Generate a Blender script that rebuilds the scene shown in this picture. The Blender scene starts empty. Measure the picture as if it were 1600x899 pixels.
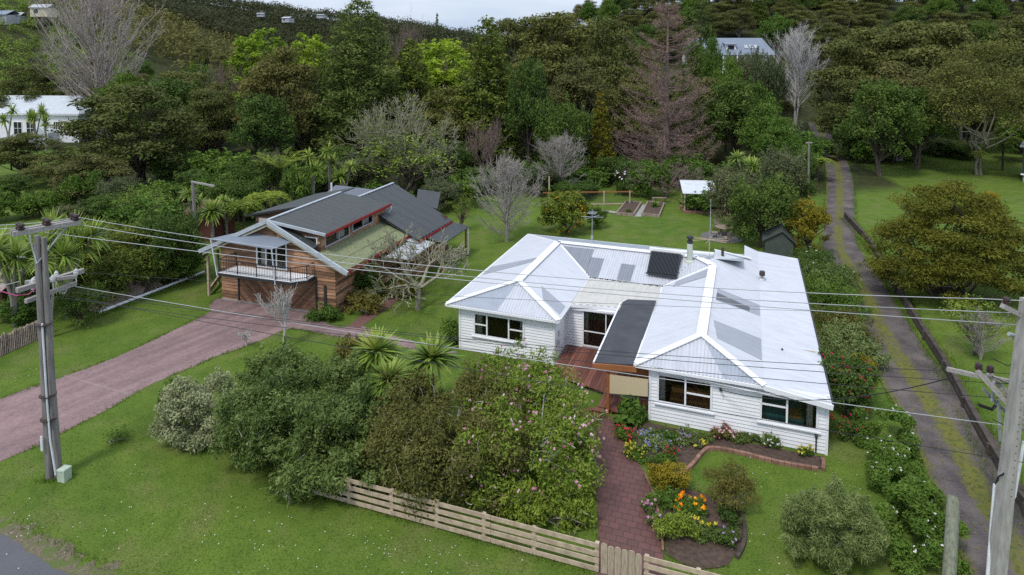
import bpy, math, random
import numpy as np
from mathutils import Vector
R = math.radians
# ------------------------------------------------------------------ camera, sky, sun, exposure
scn = bpy.context.scene
COL = scn.collection
F, H, HOR, PIT = 1000.0, 16.0, 75.0, R(3.8)
PPY = HOR + F * math.tan(PIT)
cd = bpy.data.cameras.new('camera'); cam = bpy.data.objects.new('camera', cd); COL.objects.link(cam)
cam.location = (0, 0, H); cam.rotation_euler = (R(90) - PIT, 0, 0)
cd.sensor_width = 36; cd.lens = F / 1600 * 36
cd.shift_y = -(449.5 - PPY) / 1600
cd.clip_start = 0.5; cd.clip_end = 4000
scn.camera = cam

SUN_EL, SUN_AZ = 58, 215          # azimuth clockwise from +Y: the light comes from behind and left of the camera
w = bpy.data.worlds.new('World'); scn.world = w; w.use_nodes = True
nt = w.node_tree; nt.nodes.clear()
N = nt.nodes.new; LK = nt.links.new
sky = N('ShaderNodeTexSky'); sky.sky_type = 'NISHITA'; sky.sun_disc = False
sky.sun_elevation = R(SUN_EL); sky.sun_rotation = R(SUN_AZ)
tc = N('ShaderNodeTexCoord'); mp = N('ShaderNodeMapping'); mp.inputs['Scale'].default_value = (1.2, 1.2, 9)
nz = N('ShaderNodeTexNoise'); nz.inputs['Scale'].default_value = 2.2; nz.inputs['Detail'].default_value = 6; nz.inputs['Roughness'].default_value = .55
rp = N('ShaderNodeValToRGB'); rp.color_ramp.elements[0].position = .32; rp.color_ramp.elements[1].position = .68
rp.color_ramp.elements[0].color = (4.3, 5.3, 7.1, 1); rp.color_ramp.elements[1].color = (6.9, 7.5, 8.5, 1)
mx = N('ShaderNodeMix'); mx.data_type = 'RGBA'; mx.inputs['Factor'].default_value = .9
bg = N('ShaderNodeBackground'); bg.inputs['Strength'].default_value = .088
out = N('ShaderNodeOutputWorld')
LK(tc.outputs['Generated'], mp.inputs['Vector']); LK(mp.outputs[0], nz.inputs['Vector']); LK(nz.outputs['Fac'], rp.inputs[0])
sx = N('ShaderNodeSeparateXYZ'); LK(tc.outputs['Generated'], sx.inputs[0])     # overcast sky: darker at the horizon, brighter overhead
gr = N('ShaderNodeMapRange'); gr.inputs['From Min'].default_value = 0; gr.inputs['From Max'].default_value = .75; gr.inputs['To Min'].default_value = .84; gr.inputs['To Max'].default_value = 1.3
LK(sx.outputs['Z'], gr.inputs['Value'])
gm = N('ShaderNodeVectorMath'); gm.operation = 'SCALE'; LK(rp.outputs[0], gm.inputs[0]); LK(gr.outputs[0], gm.inputs['Scale'])
LK(sky.outputs[0], mx.inputs[6]); LK(gm.outputs[0], mx.inputs[7]); LK(mx.outputs[2], bg.inputs['Color']); LK(bg.outputs[0], out.inputs[0])
sd = bpy.data.lights.new('sun', 'SUN'); sd.energy = 1.5; sd.angle = R(11); sd.color = (1, .95, .88)
so = bpy.data.objects.new('sun', sd); COL.objects.link(so)
so.rotation_euler = (R(90 - SUN_EL), 0, R(180 - SUN_AZ) + R(0))
vs = scn.view_settings
scn.display_settings.display_device = 'sRGB'
vs.view_transform = 'Standard'; vs.look = 'None'; vs.exposure = 0.66; vs.gamma = 1; vs.use_curve_mapping = False
cy = scn.cycles
cy.use_denoising = False; cy.max_bounces = 5; cy.diffuse_bounces = 3; cy.glossy_bounces = 2; cy.transmission_bounces = 3; cy.transparent_max_bounces = 6
cy.caustics_reflective = False; cy.caustics_refractive = False
scn.render.film_transparent = False

# ------------------------------------------------------------------ measuring helpers (photo measurements -> metres)
def ray(px, py):
    x = (px - 800) / F; y = (PPY - py) / F
    f = np.array([0, math.cos(PIT), -math.sin(PIT)]); u = np.array([0, math.sin(PIT), math.cos(PIT)])
    d = f + u * y + np.array([1.0, 0, 0]) * x
    return d / d[1]
def P(px, py, z=0.0):
    d = ray(px, py); t = (z - H) / d[2]
    return np.array([0, 0, H]) + d * t
def D(px, py, Y): return np.array([0, 0, H]) + ray(px, py) * Y
def S(t):
    t = np.clip(t, 0, 1); return t * t * (3 - 2 * t)
WALLY = [(20, 17.3), (24.8, 19.1), (30.6, 21.5), (36, 23.4), (43, 26.0), (51.6, 29.3), (60, 31.6)]
def wallx(y): return np.interp(y, [a for a, b in WALLY], [b for a, b in WALLY])
def terr(x, y):
    x = np.asarray(x, float); y = np.asarray(y, float)
    h = 32 * S((y - 105) / 120) * S((x + 60) / 130)
    h = h + 36 * S((y - 125) / 150) * S((-x - 85) / 130)
    r = np.interp(x, [-600, -260, -190, -96, -48, -20, 60, 300], [60, 54, 43, 32, 24, 19, 17, 40])
    h = np.maximum(h, r * np.exp(-((y - 480) / 110) ** 2))
    h = h + 0.45 * S((x - wallx(y) - .15) / .5) * S((y - 17) / 4) * (1 - S((y - 52) / 9))
    n = .12 * np.sin(x * .31 + 1.3) * np.sin(y * .27) * S((y - 60) / 40)
    return h + n
def G(px, py):
    d = ray(px, py); lo = None
    for Y in np.arange(12, 400, .5):
        p = np.array([0, 0, H]) + d * Y
        if p[2] < terr(p[0], p[1]): break
    return np.array([p[0], p[1], float(terr(p[0], p[1]))])
def gz(x, y): return float(terr(x, y))

# ------------------------------------------------------------------ mesh builder
def norm(v):
    v = np.asarray(v, float); return v / (np.linalg.norm(v, axis=-1, keepdims=True) + 1e-9)
class MB:
    def __init__(s): s.V = []; s.L = []; s.Z = []; s.M = []; s.A = []; s.U = []; s.n = 0
    def add(s, V, Fs, mat=0, var=None, u=None):
        V = np.asarray(V, float).reshape(-1, 3)
        if isinstance(Fs, np.ndarray):
            k = len(Fs); s.L.append((Fs + s.n).ravel()); s.Z.append(np.full(k, Fs.shape[1]))
        else:
            k = len(Fs); s.L.append(np.array([i + s.n for f in Fs for i in f], dtype=int)); s.Z.append(np.array([len(f) for f in Fs]))
        s.M.append(np.full(k, mat) if np.isscalar(mat) else np.asarray(mat))
        s.A.append(np.full(k, .5 if var is None else var) if (var is None or np.isscalar(var)) else np.asarray(var))
        s.U.append(np.zeros(len(V)) if u is None else np.asarray(u, float))
        s.V.append(V); s.n += len(V)
    def poly(s, pts, mat=0, var=None): s.add(pts, [tuple(range(len(pts)))], mat, var)
    def box(s, x0, x1, y0, y1, z0, z1, mat=0, var=None):
        V = [(x, y, z) for z in (z0, z1) for x, y in ((x0, y0), (x1, y0), (x1, y1), (x0, y1))]
        s.add(V, [(3, 2, 1, 0), (4, 5, 6, 7), (0, 1, 5, 4), (1, 2, 6, 5), (2, 3, 7, 6), (3, 0, 4, 7)], mat, var)
    def beam(s, p, q, wd, ht, mat=0, var=None, up=(0, 0, 1)):
        p = np.array(p, float); q = np.array(q, float); d = norm(q - p); up = np.array(up, float)
        if abs(d @ up) > .98: up = np.array([0, 1.0, 0])
        r = norm(np.cross(d, up)); t = np.cross(r, d)
        V = [c + r * a * wd / 2 + t * b * ht / 2 for c in (p, q) for a, b in ((-1, -1), (1, -1), (1, 1), (-1, 1))]
        s.add(V, [(0, 1, 2, 3), (7, 6, 5, 4), (4, 5, 1, 0), (5, 6, 2, 1), (6, 7, 3, 2), (7, 4, 0, 3)], mat, var)
    def prism(s, pts, vec, mat=0, var=None):
        n = len(pts); a = [np.array(p, float) for p in pts]; b = [p + np.array(vec, float) for p in a]
        s.add(a + b, [tuple(range(n)), tuple(range(2 * n - 1, n - 1, -1))] + [(i, i + n, (i + 1) % n + n, (i + 1) % n) for i in range(n)], mat, var)
    def tube(s, pts, rad, n=6, mat=0, var=None, cap=True):
        pts = np.asarray(pts, float); k = len(pts); rad = np.broadcast_to(np.asarray(rad, float), (k,))
        t = np.gradient(pts, axis=0); t = norm(t)
        ref = np.array([0, 0, 1.0]) if abs(t[0][2]) < .9 else np.array([1.0, 0, 0])
        r = norm(np.cross(t, ref)); b = np.cross(t, r)
        an = np.arange(n) * 2 * math.pi / n
        V = pts[:, None, :] + rad[:, None, None] * (np.cos(an)[None, :, None] * r[:, None, :] + np.sin(an)[None, :, None] * b[:, None, :])
        i = np.arange(k - 1)[:, None] * n + np.arange(n)[None, :]; j = np.arange(k - 1)[:, None] * n + (np.arange(n)[None, :] + 1) % n
        Fq = np.stack([i, j, j + n, i + n], -1).reshape(-1, 4)
        s.add(V.reshape(-1, 3), Fq, mat, var)
        if cap:
            s.add(V[-1], [tuple(range(n))], mat, var); s.add(V[0], [tuple(range(n - 1, -1, -1))], mat, var)
    def lathe(s, prof, c=(0, 0, 0), n=16, mat=0, var=None):
        an = np.arange(n) * 2 * math.pi / n; k = len(prof)
        V = np.array([[c[0] + r * math.cos(a), c[1] + r * math.sin(a), c[2] + z] for r, z in prof for a in an])
        Fq = [(i * n + j, i * n + (j + 1) % n, (i + 1) * n + (j + 1) % n, (i + 1) * n + j) for i in range(k - 1) for j in range(n)]
        s.add(V, Fq + [tuple((k - 1) * n + j for j in range(n)), tuple(n - 1 - j for j in range(n))], mat, var)
    def leaves(s, C, Nr, Lg, Wd, rng, mat=0, var=None, T=None):
        C = np.asarray(C); n = len(C)
        if T is None: T = rng.normal(size=(n, 3))
        T = norm(T - (T * Nr).sum(1, keepdims=True) * Nr); B = np.cross(Nr, T)
        Lg = np.broadcast_to(np.asarray(Lg, float), (n,))[:, None]; Wd = np.broadcast_to(np.asarray(Wd, float), (n,))[:, None]
        V = np.stack([C - T * Lg / 2, C + B * Wd / 2 - T * Lg * .05, C + T * Lg / 2, C - B * Wd / 2 - T * Lg * .05], 1).reshape(-1, 3)
        s.add(V, np.arange(4 * n).reshape(-1, 4), mat, rng.random(n) if var is None else var)
    def mesh(s, name, mats, smooth=False):
        me = bpy.data.meshes.new(name)
        V = np.concatenate(s.V); L = np.concatenate(s.L); Z = np.concatenate(s.Z)
        me.vertices.add(len(V)); me.vertices.foreach_set('co', V.astype(np.float32).ravel())
        me.loops.add(len(L)); me.loops.foreach_set('vertex_index', L.astype(np.int32))
        me.polygons.add(len(Z)); st = np.concatenate([[0], np.cumsum(Z)[:-1]])
        me.polygons.foreach_set('loop_start', st.astype(np.int32))
        me.polygons.foreach_set('material_index', np.concatenate(s.M).astype(np.int32))
        me.polygons.foreach_set('use_smooth', np.full(len(Z), bool(smooth)))
        me.attributes.new('var', 'FLOAT', 'FACE').data.foreach_set('value', np.concatenate(s.A).astype(np.float32))
        U = np.concatenate(s.U)
        if U.any(): me.attributes.new('u', 'FLOAT', 'POINT').data.foreach_set('value', U.astype(np.float32))
        me.update(calc_edges=True); me.validate()
        for m in (mats if isinstance(mats, (list, tuple)) else [mats]): me.materials.append(m)
        return me
    def build(s, name, mats, parent=None, smooth=False):
        o = bpy.data.objects.new(name, s.mesh(name, mats, smooth)); COL.objects.link(o)
        if parent is not None: o.parent = parent
        return o
def split_build(q, name, mats, parent, smooth=False):
    # every connected piece of the builder becomes a part of its own
    V = np.concatenate(q.V); L = np.concatenate(q.L); Z = np.concatenate(q.Z); Mi = np.concatenate(q.M); A = np.concatenate(q.A)
    par = list(range(len(V)))
    def find(i):
        while par[i] != i: par[i] = par[par[i]]; i = par[i]
        return i
    st = np.concatenate([[0], np.cumsum(Z)]); 
    for k in range(len(Z)):
        f = L[st[k]:st[k + 1]]; r = find(f[0])
        for j in f[1:]: par[find(j)] = r
    groups = {}
    for k in range(len(Z)): groups.setdefault(find(L[st[k]]), []).append(k)
    out_ = []
    for fs in groups.values():
        ids = sorted({int(i) for k in fs for i in L[st[k]:st[k + 1]]}); mp_ = {i: n for n, i in enumerate(ids)}
        s = MB(); s.add(V[ids], [tuple(mp_[int(i)] for i in L[st[k]:st[k + 1]]) for k in fs], Mi[fs], A[fs]); out_.append(s.build(name, mats, parent, smooth))
    return out_
def tag(o, label=None, cat=None, group=None, kind=None):
    if label: o['label'] = label
    if cat: o['category'] = cat
    if group: o['group'] = group
    if kind: o['kind'] = kind
    return o
def thing(name, label, cat, loc=(0, 0, 0), rz=0.0, group=None):
    o = bpy.data.objects.new(name, None); o.empty_display_size = .3; COL.objects.link(o)
    o.location = Vector([float(c) for c in loc]); o.rotation_euler = (0, 0, rz)
    return tag(o, label, cat, group)
def link_mesh(name, me, parent):
    o = bpy.data.objects.new(name, me); COL.objects.link(o); o.parent = parent; return o
def dup(root, loc, rz=0.0, sc=None, label=None, group=None):
    r = root.copy(); COL.objects.link(r); r.location = Vector([float(c) for c in loc]); r.rotation_euler = (0, 0, rz)
    if sc: r.scale = sc
    if label: r['label'] = label
    if group: r['group'] = group
    for ch in list(root.children):
        c = ch.copy(); COL.objects.link(c); c.parent = r
        for g in ch.children:
            d = g.copy(); COL.objects.link(d); d.parent = c
    return r

# ------------------------------------------------------------------ materials
def newmat(name):
    m = bpy.data.materials.new(name); m.use_nodes = True; t = m.node_tree
    return m, t, t.nodes['Principled BSDF']
def nd(t, typ, **kw):
    n = t.nodes.new(typ)
    for k, v in kw.items():
        if k in n.inputs: n.inputs[k].default_value = v
        else: setattr(n, k, v)
    return n
def ramp(t, src, stops):
    r = t.nodes.new('ShaderNodeValToRGB'); e = r.color_ramp.elements
    while len(e) < len(stops): e.new(.5)
    for i, (p, c) in enumerate(stops): e[i].position = p; e[i].color = (*c, 1)
    t.links.new(src, r.inputs[0]); return r.outputs[0]
def mixc(t, fac, a, b, mode='MIX'):
    m = t.nodes.new('ShaderNodeMix'); m.data_type = 'RGBA'; m.blend_type = mode
    for v, i in ((fac, 0), (a, 6), (b, 7)):
        if hasattr(v, 'is_linked') or hasattr(v, 'links'): t.links.new(v, m.inputs[i])
        elif i == 0: m.inputs[0].default_value = v
        else: m.inputs[i].default_value = (*v, 1)
    return m.outputs[2]
def coords(t, scale=(1, 1, 1), world=False):
    mp = t.nodes.new('ShaderNodeMapping'); mp.inputs['Scale'].default_value = scale
    if world: t.links.new(t.nodes.new('ShaderNodeNewGeometry').outputs['Position'], mp.inputs[0])
    else: t.links.new(t.nodes.new('ShaderNodeTexCoord').outputs['Object'], mp.inputs[0])
    return mp.outputs[0]
def noise(t, vec, scale, detail=4, rough=.55):
    n = nd(t, 'ShaderNodeTexNoise', Scale=scale, Detail=detail, Roughness=rough); t.links.new(vec, n.inputs['Vector']); return n.outputs['Fac']
def attr(t, name):
    a = t.nodes.new('ShaderNodeAttribute'); a.attribute_name = name; return a.outputs['Fac']
def bump(t, b, h, strength, dist):
    n = nd(t, 'ShaderNodeBump', Strength=strength, Distance=dist); t.links.new(h, n.inputs['Height']); t.links.new(n.outputs[0], b.inputs['Normal'])
def matte(name, c, rough=.7, c2=None, scale=3, stretch=(1, 1, 1), metal=0, spec=.3, bmp=0, usevar=0):
    m, t, b = newmat(name); b.inputs['Roughness'].default_value = rough; b.inputs['Metallic'].default_value = metal
    b.inputs['Specular IOR Level'].default_value = spec
    if c2 is None: c2 = tuple(x * .8 for x in c)
    v = coords(t, stretch); f = noise(t, v, scale)
    col = ramp(t, f, [(.3, c2), (.65, c)])
    if usevar:
        va = ramp(t, attr(t, 'var'), [(0, (1 - usevar,) * 3), (1, (1 + usevar,) * 3)])
        col = mixc(t, 1.0, col, va, 'MULTIPLY')
    t.links.new(col, b.inputs['Base Color'])
    if bmp: bump(t, b, f, bmp, .02)
    return m
def leafmat(name, stops, transl=.25, rough=.65, spec=.08):
    m, t, b = newmat(name); b.inputs['Roughness'].default_value = rough; b.inputs['Specular IOR Level'].default_value = spec
    v = attr(t, 'var')
    col = ramp(t, v, [(i / (len(stops) - 1), c) for i, c in enumerate(stops)])
    oi = t.nodes.new('ShaderNodeObjectInfo')
    tint = ramp(t, oi.outputs['Random'], [(0, (.8, .85, .85)), (.5, (1, 1, 1)), (1, (1.16, 1.1, 1.0))])
    col = mixc(t, 1.0, col, tint, 'MULTIPLY')
    t.links.new(col, b.inputs['Base Color'])
    tr = t.nodes.new('ShaderNodeBsdfTranslucent'); t.links.new(col, tr.inputs['Color'])
    ms = t.nodes.new('ShaderNodeMixShader'); ms.inputs[0].default_value = transl
    t.links.new(b.outputs[0], ms.inputs[1]); t.links.new(tr.outputs[0], ms.inputs[2])
    t.links.new(ms.outputs[0], t.nodes['Material Output'].inputs[0]); return m
def corr(name, c, c2, axis, pitch=.076, strength=.8, rough=.42):
    m, t, b = newmat(name); b.inputs['Roughness'].default_value = rough; b.inputs['Specular IOR Level'].default_value = .4
    v = coords(t); f = noise(t, v, 1.3, 6, .6); f2 = noise(t, coords(t, (1, 6, 1) if axis == 'Y' else (6, 1, 1)), 1.0, 3)
    col = ramp(t, f, [(.3, c2), (.7, c)]); col = mixc(t, .45, col, ramp(t, f2, [(.32, tuple(x * .74 for x in c)), (.66, c)]))
    wv = t.nodes.new('ShaderNodeTexWave'); wv.wave_type = 'BANDS'; wv.bands_direction = axis; wv.inputs['Scale'].default_value = .314 / pitch
    t.links.new(v, wv.inputs['Vector']); t.links.new(col, b.inputs['Base Color'])
    bump(t, b, wv.outputs['Fac'], strength, .02); return m
def strip_u(t): return attr(t, 'u')

M = {}
M['wood_rail'] = matte('weathered_rail', (.50, .40, .29), .85, (.31, .24, .17), 4)
M['picket'] = matte('weathered_picket', (.44, .36, .265), .85, (.27, .215, .155), 6, (3, 3, .5), bmp=.3)
M['cedar'] = matte('cedar_boards', (.34, .19, .11), .75, (.17, .09, .052), 1.6, (1, 1, 6), usevar=.6)
M['white_paint'] = matte('white_paint', (.80, .81, .83), .45, (.74, .75, .77), 1.2)
M['white_metal'] = matte('white_painted_metal', (.8, .8, .8), .35, (.7, .7, .7), 2)
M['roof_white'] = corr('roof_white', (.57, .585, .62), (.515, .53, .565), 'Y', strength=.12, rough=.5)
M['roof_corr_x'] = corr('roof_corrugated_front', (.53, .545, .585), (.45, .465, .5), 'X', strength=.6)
M['roof_flash'] = matte('roof_flashing', (.62, .64, .68), .4, (.45, .47, .5), 2)
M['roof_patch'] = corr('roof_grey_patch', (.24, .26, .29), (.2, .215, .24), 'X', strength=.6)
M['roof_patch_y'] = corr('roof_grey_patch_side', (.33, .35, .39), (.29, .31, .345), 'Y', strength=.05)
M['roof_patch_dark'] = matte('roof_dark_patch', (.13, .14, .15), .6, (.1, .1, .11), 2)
M['cream_roof'] = corr('cream_ribbed_roof', (.56, .545, .5), (.46, .44, .38), 'X', pitch=.3, strength=.8)
M['black_roof'] = matte('black_membrane', (.06, .063, .07), .6, (.04, .042, .048), 1.2)
M['dark_iron'] = corr('dark_iron_roof', (.058, .064, .062), (.042, .047, .045), 'Y', pitch=.12, strength=.9, rough=.45)
M['dark_iron_x'] = corr('dark_iron_roof_back', (.055, .06, .061), (.04, .045, .046), 'Y', pitch=.35, strength=.7, rough=.45)
M['moss_roof'] = matte('mossy_iron_roof', (.21, .235, .12), .8, (.13, .145, .085), 6, bmp=.2)
M['pale_sheet'] = matte('pale_roof_sheet', (.42, .44, .46), .5, (.3, .31, .33), 2)
M['red_trim'] = matte('red_trim', (.30, .025, .025), .45)
M['grey_barge'] = matte('grey_barge', (.42, .46, .5), .5, (.34, .37, .4), 2)
M['cream_trim'] = matte('cream_trim', (.62, .57, .42), .5)
M['charcoal'] = matte('charcoal_metal', (.035, .037, .04), .5)
M['sail'] = matte('shade_sail', (.19, .22, .27), .8, (.16, .185, .23), 1)
M['deck_red'] = matte('red_deck', (.19, .075, .05), .55, (.12, .045, .032), 2.5, (6, .4, 1), usevar=.3)
M['beam_brown'] = matte('brown_beam', (.32, .13, .05), .5, (.25, .09, .035), 4)
M['blind'] = matte('woven_blind', (.58, .48, .30), .8, (.46, .38, .24), 30, (1, 1, 14))
M['concrete'] = matte('concrete', (.34, .335, .315), .85, (.22, .215, .2), 4, bmp=.2)
M['foundation'] = matte('foundation', (.30, .31, .29), .85, (.18, .2, .17), 2)
M['steel'] = matte('galvanised_steel', (.5, .52, .54), .4, (.4, .42, .44), 5, metal=.6)
M['dark_metal'] = matte('dark_rusty_metal', (.06, .045, .04), .55)
M['flue_green'] = matte('pale_green_flue', (.48, .52, .44), .5, (.4, .44, .36), 3)
M['pole_wood'] = matte('grey_pole_timber', (.26, .24, .225), .85, (.13, .12, .115), 3, (5, 5, .35), bmp=.4)
M['pole_conc'] = matte('grey_concrete_pole', (.36, .345, .32), .85, (.24, .23, .21), 3, (3, 3, .6), bmp=.2)
M['arm_wood'] = matte('silvered_arm_timber', (.38, .35, .33), .85, (.2, .185, .175), 6, (3, 3, 3))
M['insul'] = matte('brown_insulator', (.05, .03, .03), .25)
M['insul_w'] = matte('white_insulator', (.6, .6, .58), .3)
M['pvc'] = matte('grey_white_conduit', (.66, .68, .7), .4)
M['pvc_black'] = matte('black_cable', (.012, .012, .014), .5)
M['wire'] = matte('wire_bright', (.42, .43, .45), .45)
M['wire_dark'] = matte('wire_dark', (.03, .03, .035), .5)
M['magenta'] = matte('magenta_cable', (.4, .05, .18), .5)
M['green_box'] = matte('pale_green_plastic', (.45, .53, .42), .5)
M['lichen_wood'] = matte('lichen_stub_wood', (.22, .235, .17), .9, (.12, .12, .09), 5, (3, 3, 1), bmp=.4)
M['bark'] = matte('brown_bark', (.12, .095, .075), .9, (.06, .048, .04), 6, (2, 2, .6), bmp=.4)
M['bark_grey'] = matte('grey_bark', (.34, .305, .275), .9, (.22, .2, .18), 5, (2, 2, .6))
M['bark_silver'] = matte('silver_bark', (.50, .48, .46), .9, (.38, .365, .35), 5)
M['bark_pgrey'] = matte('pinkish_grey_bark', (.40, .345, .32), .9, (.29, .245, .225), 5)
M['bark_pink'] = matte('pinkish_brown_bark', (.21, .15, .135), .9, (.14, .1, .09), 5)
M['bark_lichen'] = matte('lichen_bark', (.30, .29, .2), .9, (.13, .115, .09), 9)
M['soil'] = matte('garden_soil', (.10, .068, .052), .95, (.05, .033, .026), 7, bmp=.6)
M['slate'] = matte('slate_paving', (.16, .155, .155), .8, (.1, .1, .1), 3)
M['plank'] = matte('weathered_plank', (.36, .29, .225), .9, (.15, .12, .1), 3, (1, 6, 1), usevar=.25)
M['sleeper'] = matte('dark_sleeper', (.085, .068, .054), .9, (.04, .033, .028), 3, bmp=.5)
M['brickedge'] = matte('brick_edging', (.25, .15, .11), .85, (.2, .1, .07), 5, usevar=.3)
M['terracotta'] = matte('terracotta', (.30, .2, .15), .8)
M['glass_dark'] = None
m, t, b = newmat('window_glass'); b.inputs['Base Color'].default_value = (.02, .022, .024, 1); b.inputs['Roughness'].default_value = .04
trn = t.nodes.new('ShaderNodeBsdfTransparent'); trn.inputs[0].default_value = (.92, .94, .93, 1)
gl = t.nodes.new('ShaderNodeBsdfGlossy'); gl.inputs['Roughness'].default_value = .03
fr = t.nodes.new('ShaderNodeFresnel'); fr.inputs[0].default_value = 1.5
ms = t.nodes.new('ShaderNodeMixShader'); t.links.new(fr.outputs[0], ms.inputs[0]); t.links.new(trn.outputs[0], ms.inputs[1]); t.links.new(gl.outputs[0], ms.inputs[2])
t.links.new(ms.outputs[0], t.nodes['Material Output'].inputs[0]); M['glass'] = m
M['glass_far'] = matte('dark_far_glass', (.025, .028, .032), .15, spec=.5)
M['room'] = matte('room_wall', (.5, .43, .36), .8)
M['room_floor'] = matte('room_floor', (.26, .12, .06), .4)
M['curtain'] = matte('curtain', (.55, .54, .5), .9, (.4, .39, .37), 6, (8, 8, .2))
M['orange_fab'] = matte('tan_sofa', (.38, .19, .06), .8)
M['teal_fab'] = matte('teal_bedspread', (.1, .3, .29), .8)
M['tubes'] = matte('solar_tube', (.012, .014, .02), .15, spec=.6)
M['blue_roof'] = corr('blue_grey_roof', (.19, .225, .28), (.155, .185, .235), 'X', pitch=.2, strength=.5)
M['villa_roof'] = corr('pale_villa_roof', (.55, .59, .63), (.46, .5, .54), 'X', pitch=.2, strength=.4)
M['rust_roof'] = matte('weathered_shed_roof', (.36, .29, .26), .8, (.2, .15, .13), 3)
M['redshed'] = matte('dull_red_boards', (.13, .05, .04), .8)
M['blue_play'] = matte('faded_blue_steel', (.3, .45, .52), .5)
M['polycarb'] = matte('milky_sheet', (.55, .58, .61), .4, (.45, .48, .5), 3)
M['mesh'] = matte('netting', (.05, .055, .05), .8)
M['dkgreen'] = matte('dark_green_sheet', (.07, .085, .075), .6)

# ---- ground surfaces
m, t, b = newmat('ground_grass'); b.inputs['Roughness'].default_value = .9; b.inputs['Specular IOR Level'].default_value = .1
v = coords(t, world=True)
a1 = noise(t, v, .13, 6, .65); a2 = noise(t, v, 1.1, 4, .6); a3 = noise(t, v, 14, 3, .7); a4 = noise(t, v, .5, 3)
c = ramp(t, a1, [(.36, (.052, .102, .012)), (.62, (.128, .182, .024))])
c = mixc(t, .5, c, ramp(t, a2, [(.32, (.032, .078, .009)), (.66, (.128, .190, .028))]))
c = mixc(t, .38, c, ramp(t, a3, [(.3, (.026, .062, .008)), (.7, (.150, .205, .042))]))
dry = t.nodes.new('ShaderNodeMath'); dry.operation = 'MULTIPLY'
t.links.new(ramp(t, a4, [(.5, (0, 0, 0)), (.72, (.85, .85, .85))]), dry.inputs[0]); t.links.new(ramp(t, a3, [(.4, (0, 0, 0)), (.62, (1, 1, 1))]), dry.inputs[1])
c = mixc(t, dry.outputs[0], c, (.19, .165, .075))
fm = attr(t, 'u')                                   # leaf litter and scrub floor of the bush
c = mixc(t, fm, c, ramp(t, a2, [(.3, (.022, .028, .010)), (.7, (.05, .055, .02))]))
t.links.new(c, b.inputs['Base Color']); bump(t, b, a3, .5, .06); M['grass'] = m

m, t, b = newmat('asphalt'); b.inputs['Roughness'].default_value = .85; v = coords(t, world=True)
c = ramp(t, noise(t, v, 30, 3, .7), [(.3, (.055, .056, .064)), (.7, (.115, .115, .125))]); c = mixc(t, .4, c, ramp(t, noise(t, v, .8), [(.3, (.07, .07, .078)), (.7, (.12, .12, .13))]))
t.links.new(c, b.inputs['Base Color']); M['asphalt'] = m
m, t, b = newmat('gravel_verge'); b.inputs['Roughness'].default_value = .95; v = coords(t, world=True)
c = ramp(t, noise(t, v, 9, 5, .75), [(.3, (.055, .05, .028)), (.5, (.12, .10, .06)), (.7, (.22, .18, .125))])
gmask = ramp(t, noise(t, v, 2.3, 4), [(.46, (0, 0, 0)), (.60, (1, 1, 1))]); c = mixc(t, gmask, c, (.085, .11, .025))
t.links.new(c, b.inputs['Base Color']); bump(t, b, noise(t, v, 20), .6, .03); M['verge'] = m
m, t, b = newmat('pink_chip_drive'); b.inputs['Roughness'].default_value = .9; v = coords(t, world=True)
c = ramp(t, noise(t, v, 26, 4, .75), [(.3, (.095, .056, .056)), (.7, (.34, .23, .222))]); c = mixc(t, .4, c, ramp(t, noise(t, v, .5, 6, .65), [(.3, (.14, .09, .088)), (.7, (.29, .195, .186))])); c = mixc(t, .3, c, ramp(t, noise(t, v, 5, 5, .7), [(.35, (.11, .075, .073)), (.65, (.31, .215, .205))]))
mp_ = t.nodes.new('ShaderNodeMapping'); mp_.vector_type = 'TEXTURE'; mp_.inputs['Rotation'].default_value = (0, 0, R(56)); mp_.inputs['Scale'].default_value = (14, .75, 1); t.links.new(t.nodes.new('ShaderNodeNewGeometry').outputs['Position'], mp_.inputs[0])
c = mixc(t, 1.0, c, ramp(t, noise(t, mp_.outputs[0], 1.0, 4, .6), [(.34, (.74, .73, .74)), (.6, (1.06, 1.05, 1.05))]), 'MULTIPLY'); c = mixc(t, 1.0, c, ramp(t, noise(t, v, .9, 5, .7), [(.3, (.84, .84, .85)), (.5, (1.05, 1.05, 1.05))]), 'MULTIPLY')
t.links.new(c, b.inputs['Base Color']); bump(t, b, noise(t, v, 30), .4, .02); M['drive'] = m
m, t, b = newmat('brick_paving'); b.inputs['Roughness'].default_value = .85; v = t.nodes.new('ShaderNodeMapping'); v.inputs['Rotation'].default_value = (0, 0, R(20))
t.links.new(t.nodes.new('ShaderNodeNewGeometry').outputs['Position'], v.inputs[0])
def pavers(t, b, vec, w_, h_, c1, c2, mort):
    br = nd(t, 'ShaderNodeTexBrick', Scale=1.0); br.inputs['Brick Width'].default_value = w_; br.inputs['Row Height'].default_value = h_; br.inputs['Mortar Size'].default_value = .014
    br.inputs['Color1'].default_value = (*c1, 1); br.inputs['Color2'].default_value = (*c2, 1); br.inputs['Mortar'].default_value = (*mort, 1); br.inputs['Bias'].default_value = -.1
    t.links.new(vec, br.inputs['Vector']); c = mixc(t, .35, br.outputs['Color'], ramp(t, noise(t, vec, 3.0, 5), [(.3, tuple(x * .55 for x in c1)), (.7, tuple(x * 1.25 for x in c2))]))
    t.links.new(c, b.inputs['Base Color']); bump(t, b, br.outputs['Fac'], -.5, .015)
pavers(t, b, v.outputs[0], .36, .27, (.15, .068, .058), (.105, .05, .045), (.035, .024, .022)); M['pavers'] = m
m, t, b = newmat('brick_path_small'); b.inputs['Roughness'].default_value = .85; v = t.nodes.new('ShaderNodeMapping'); v.inputs['Rotation'].default_value = (0, 0, R(20))
t.links.new(t.nodes.new('ShaderNodeNewGeometry').outputs['Position'], v.inputs[0])
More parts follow.
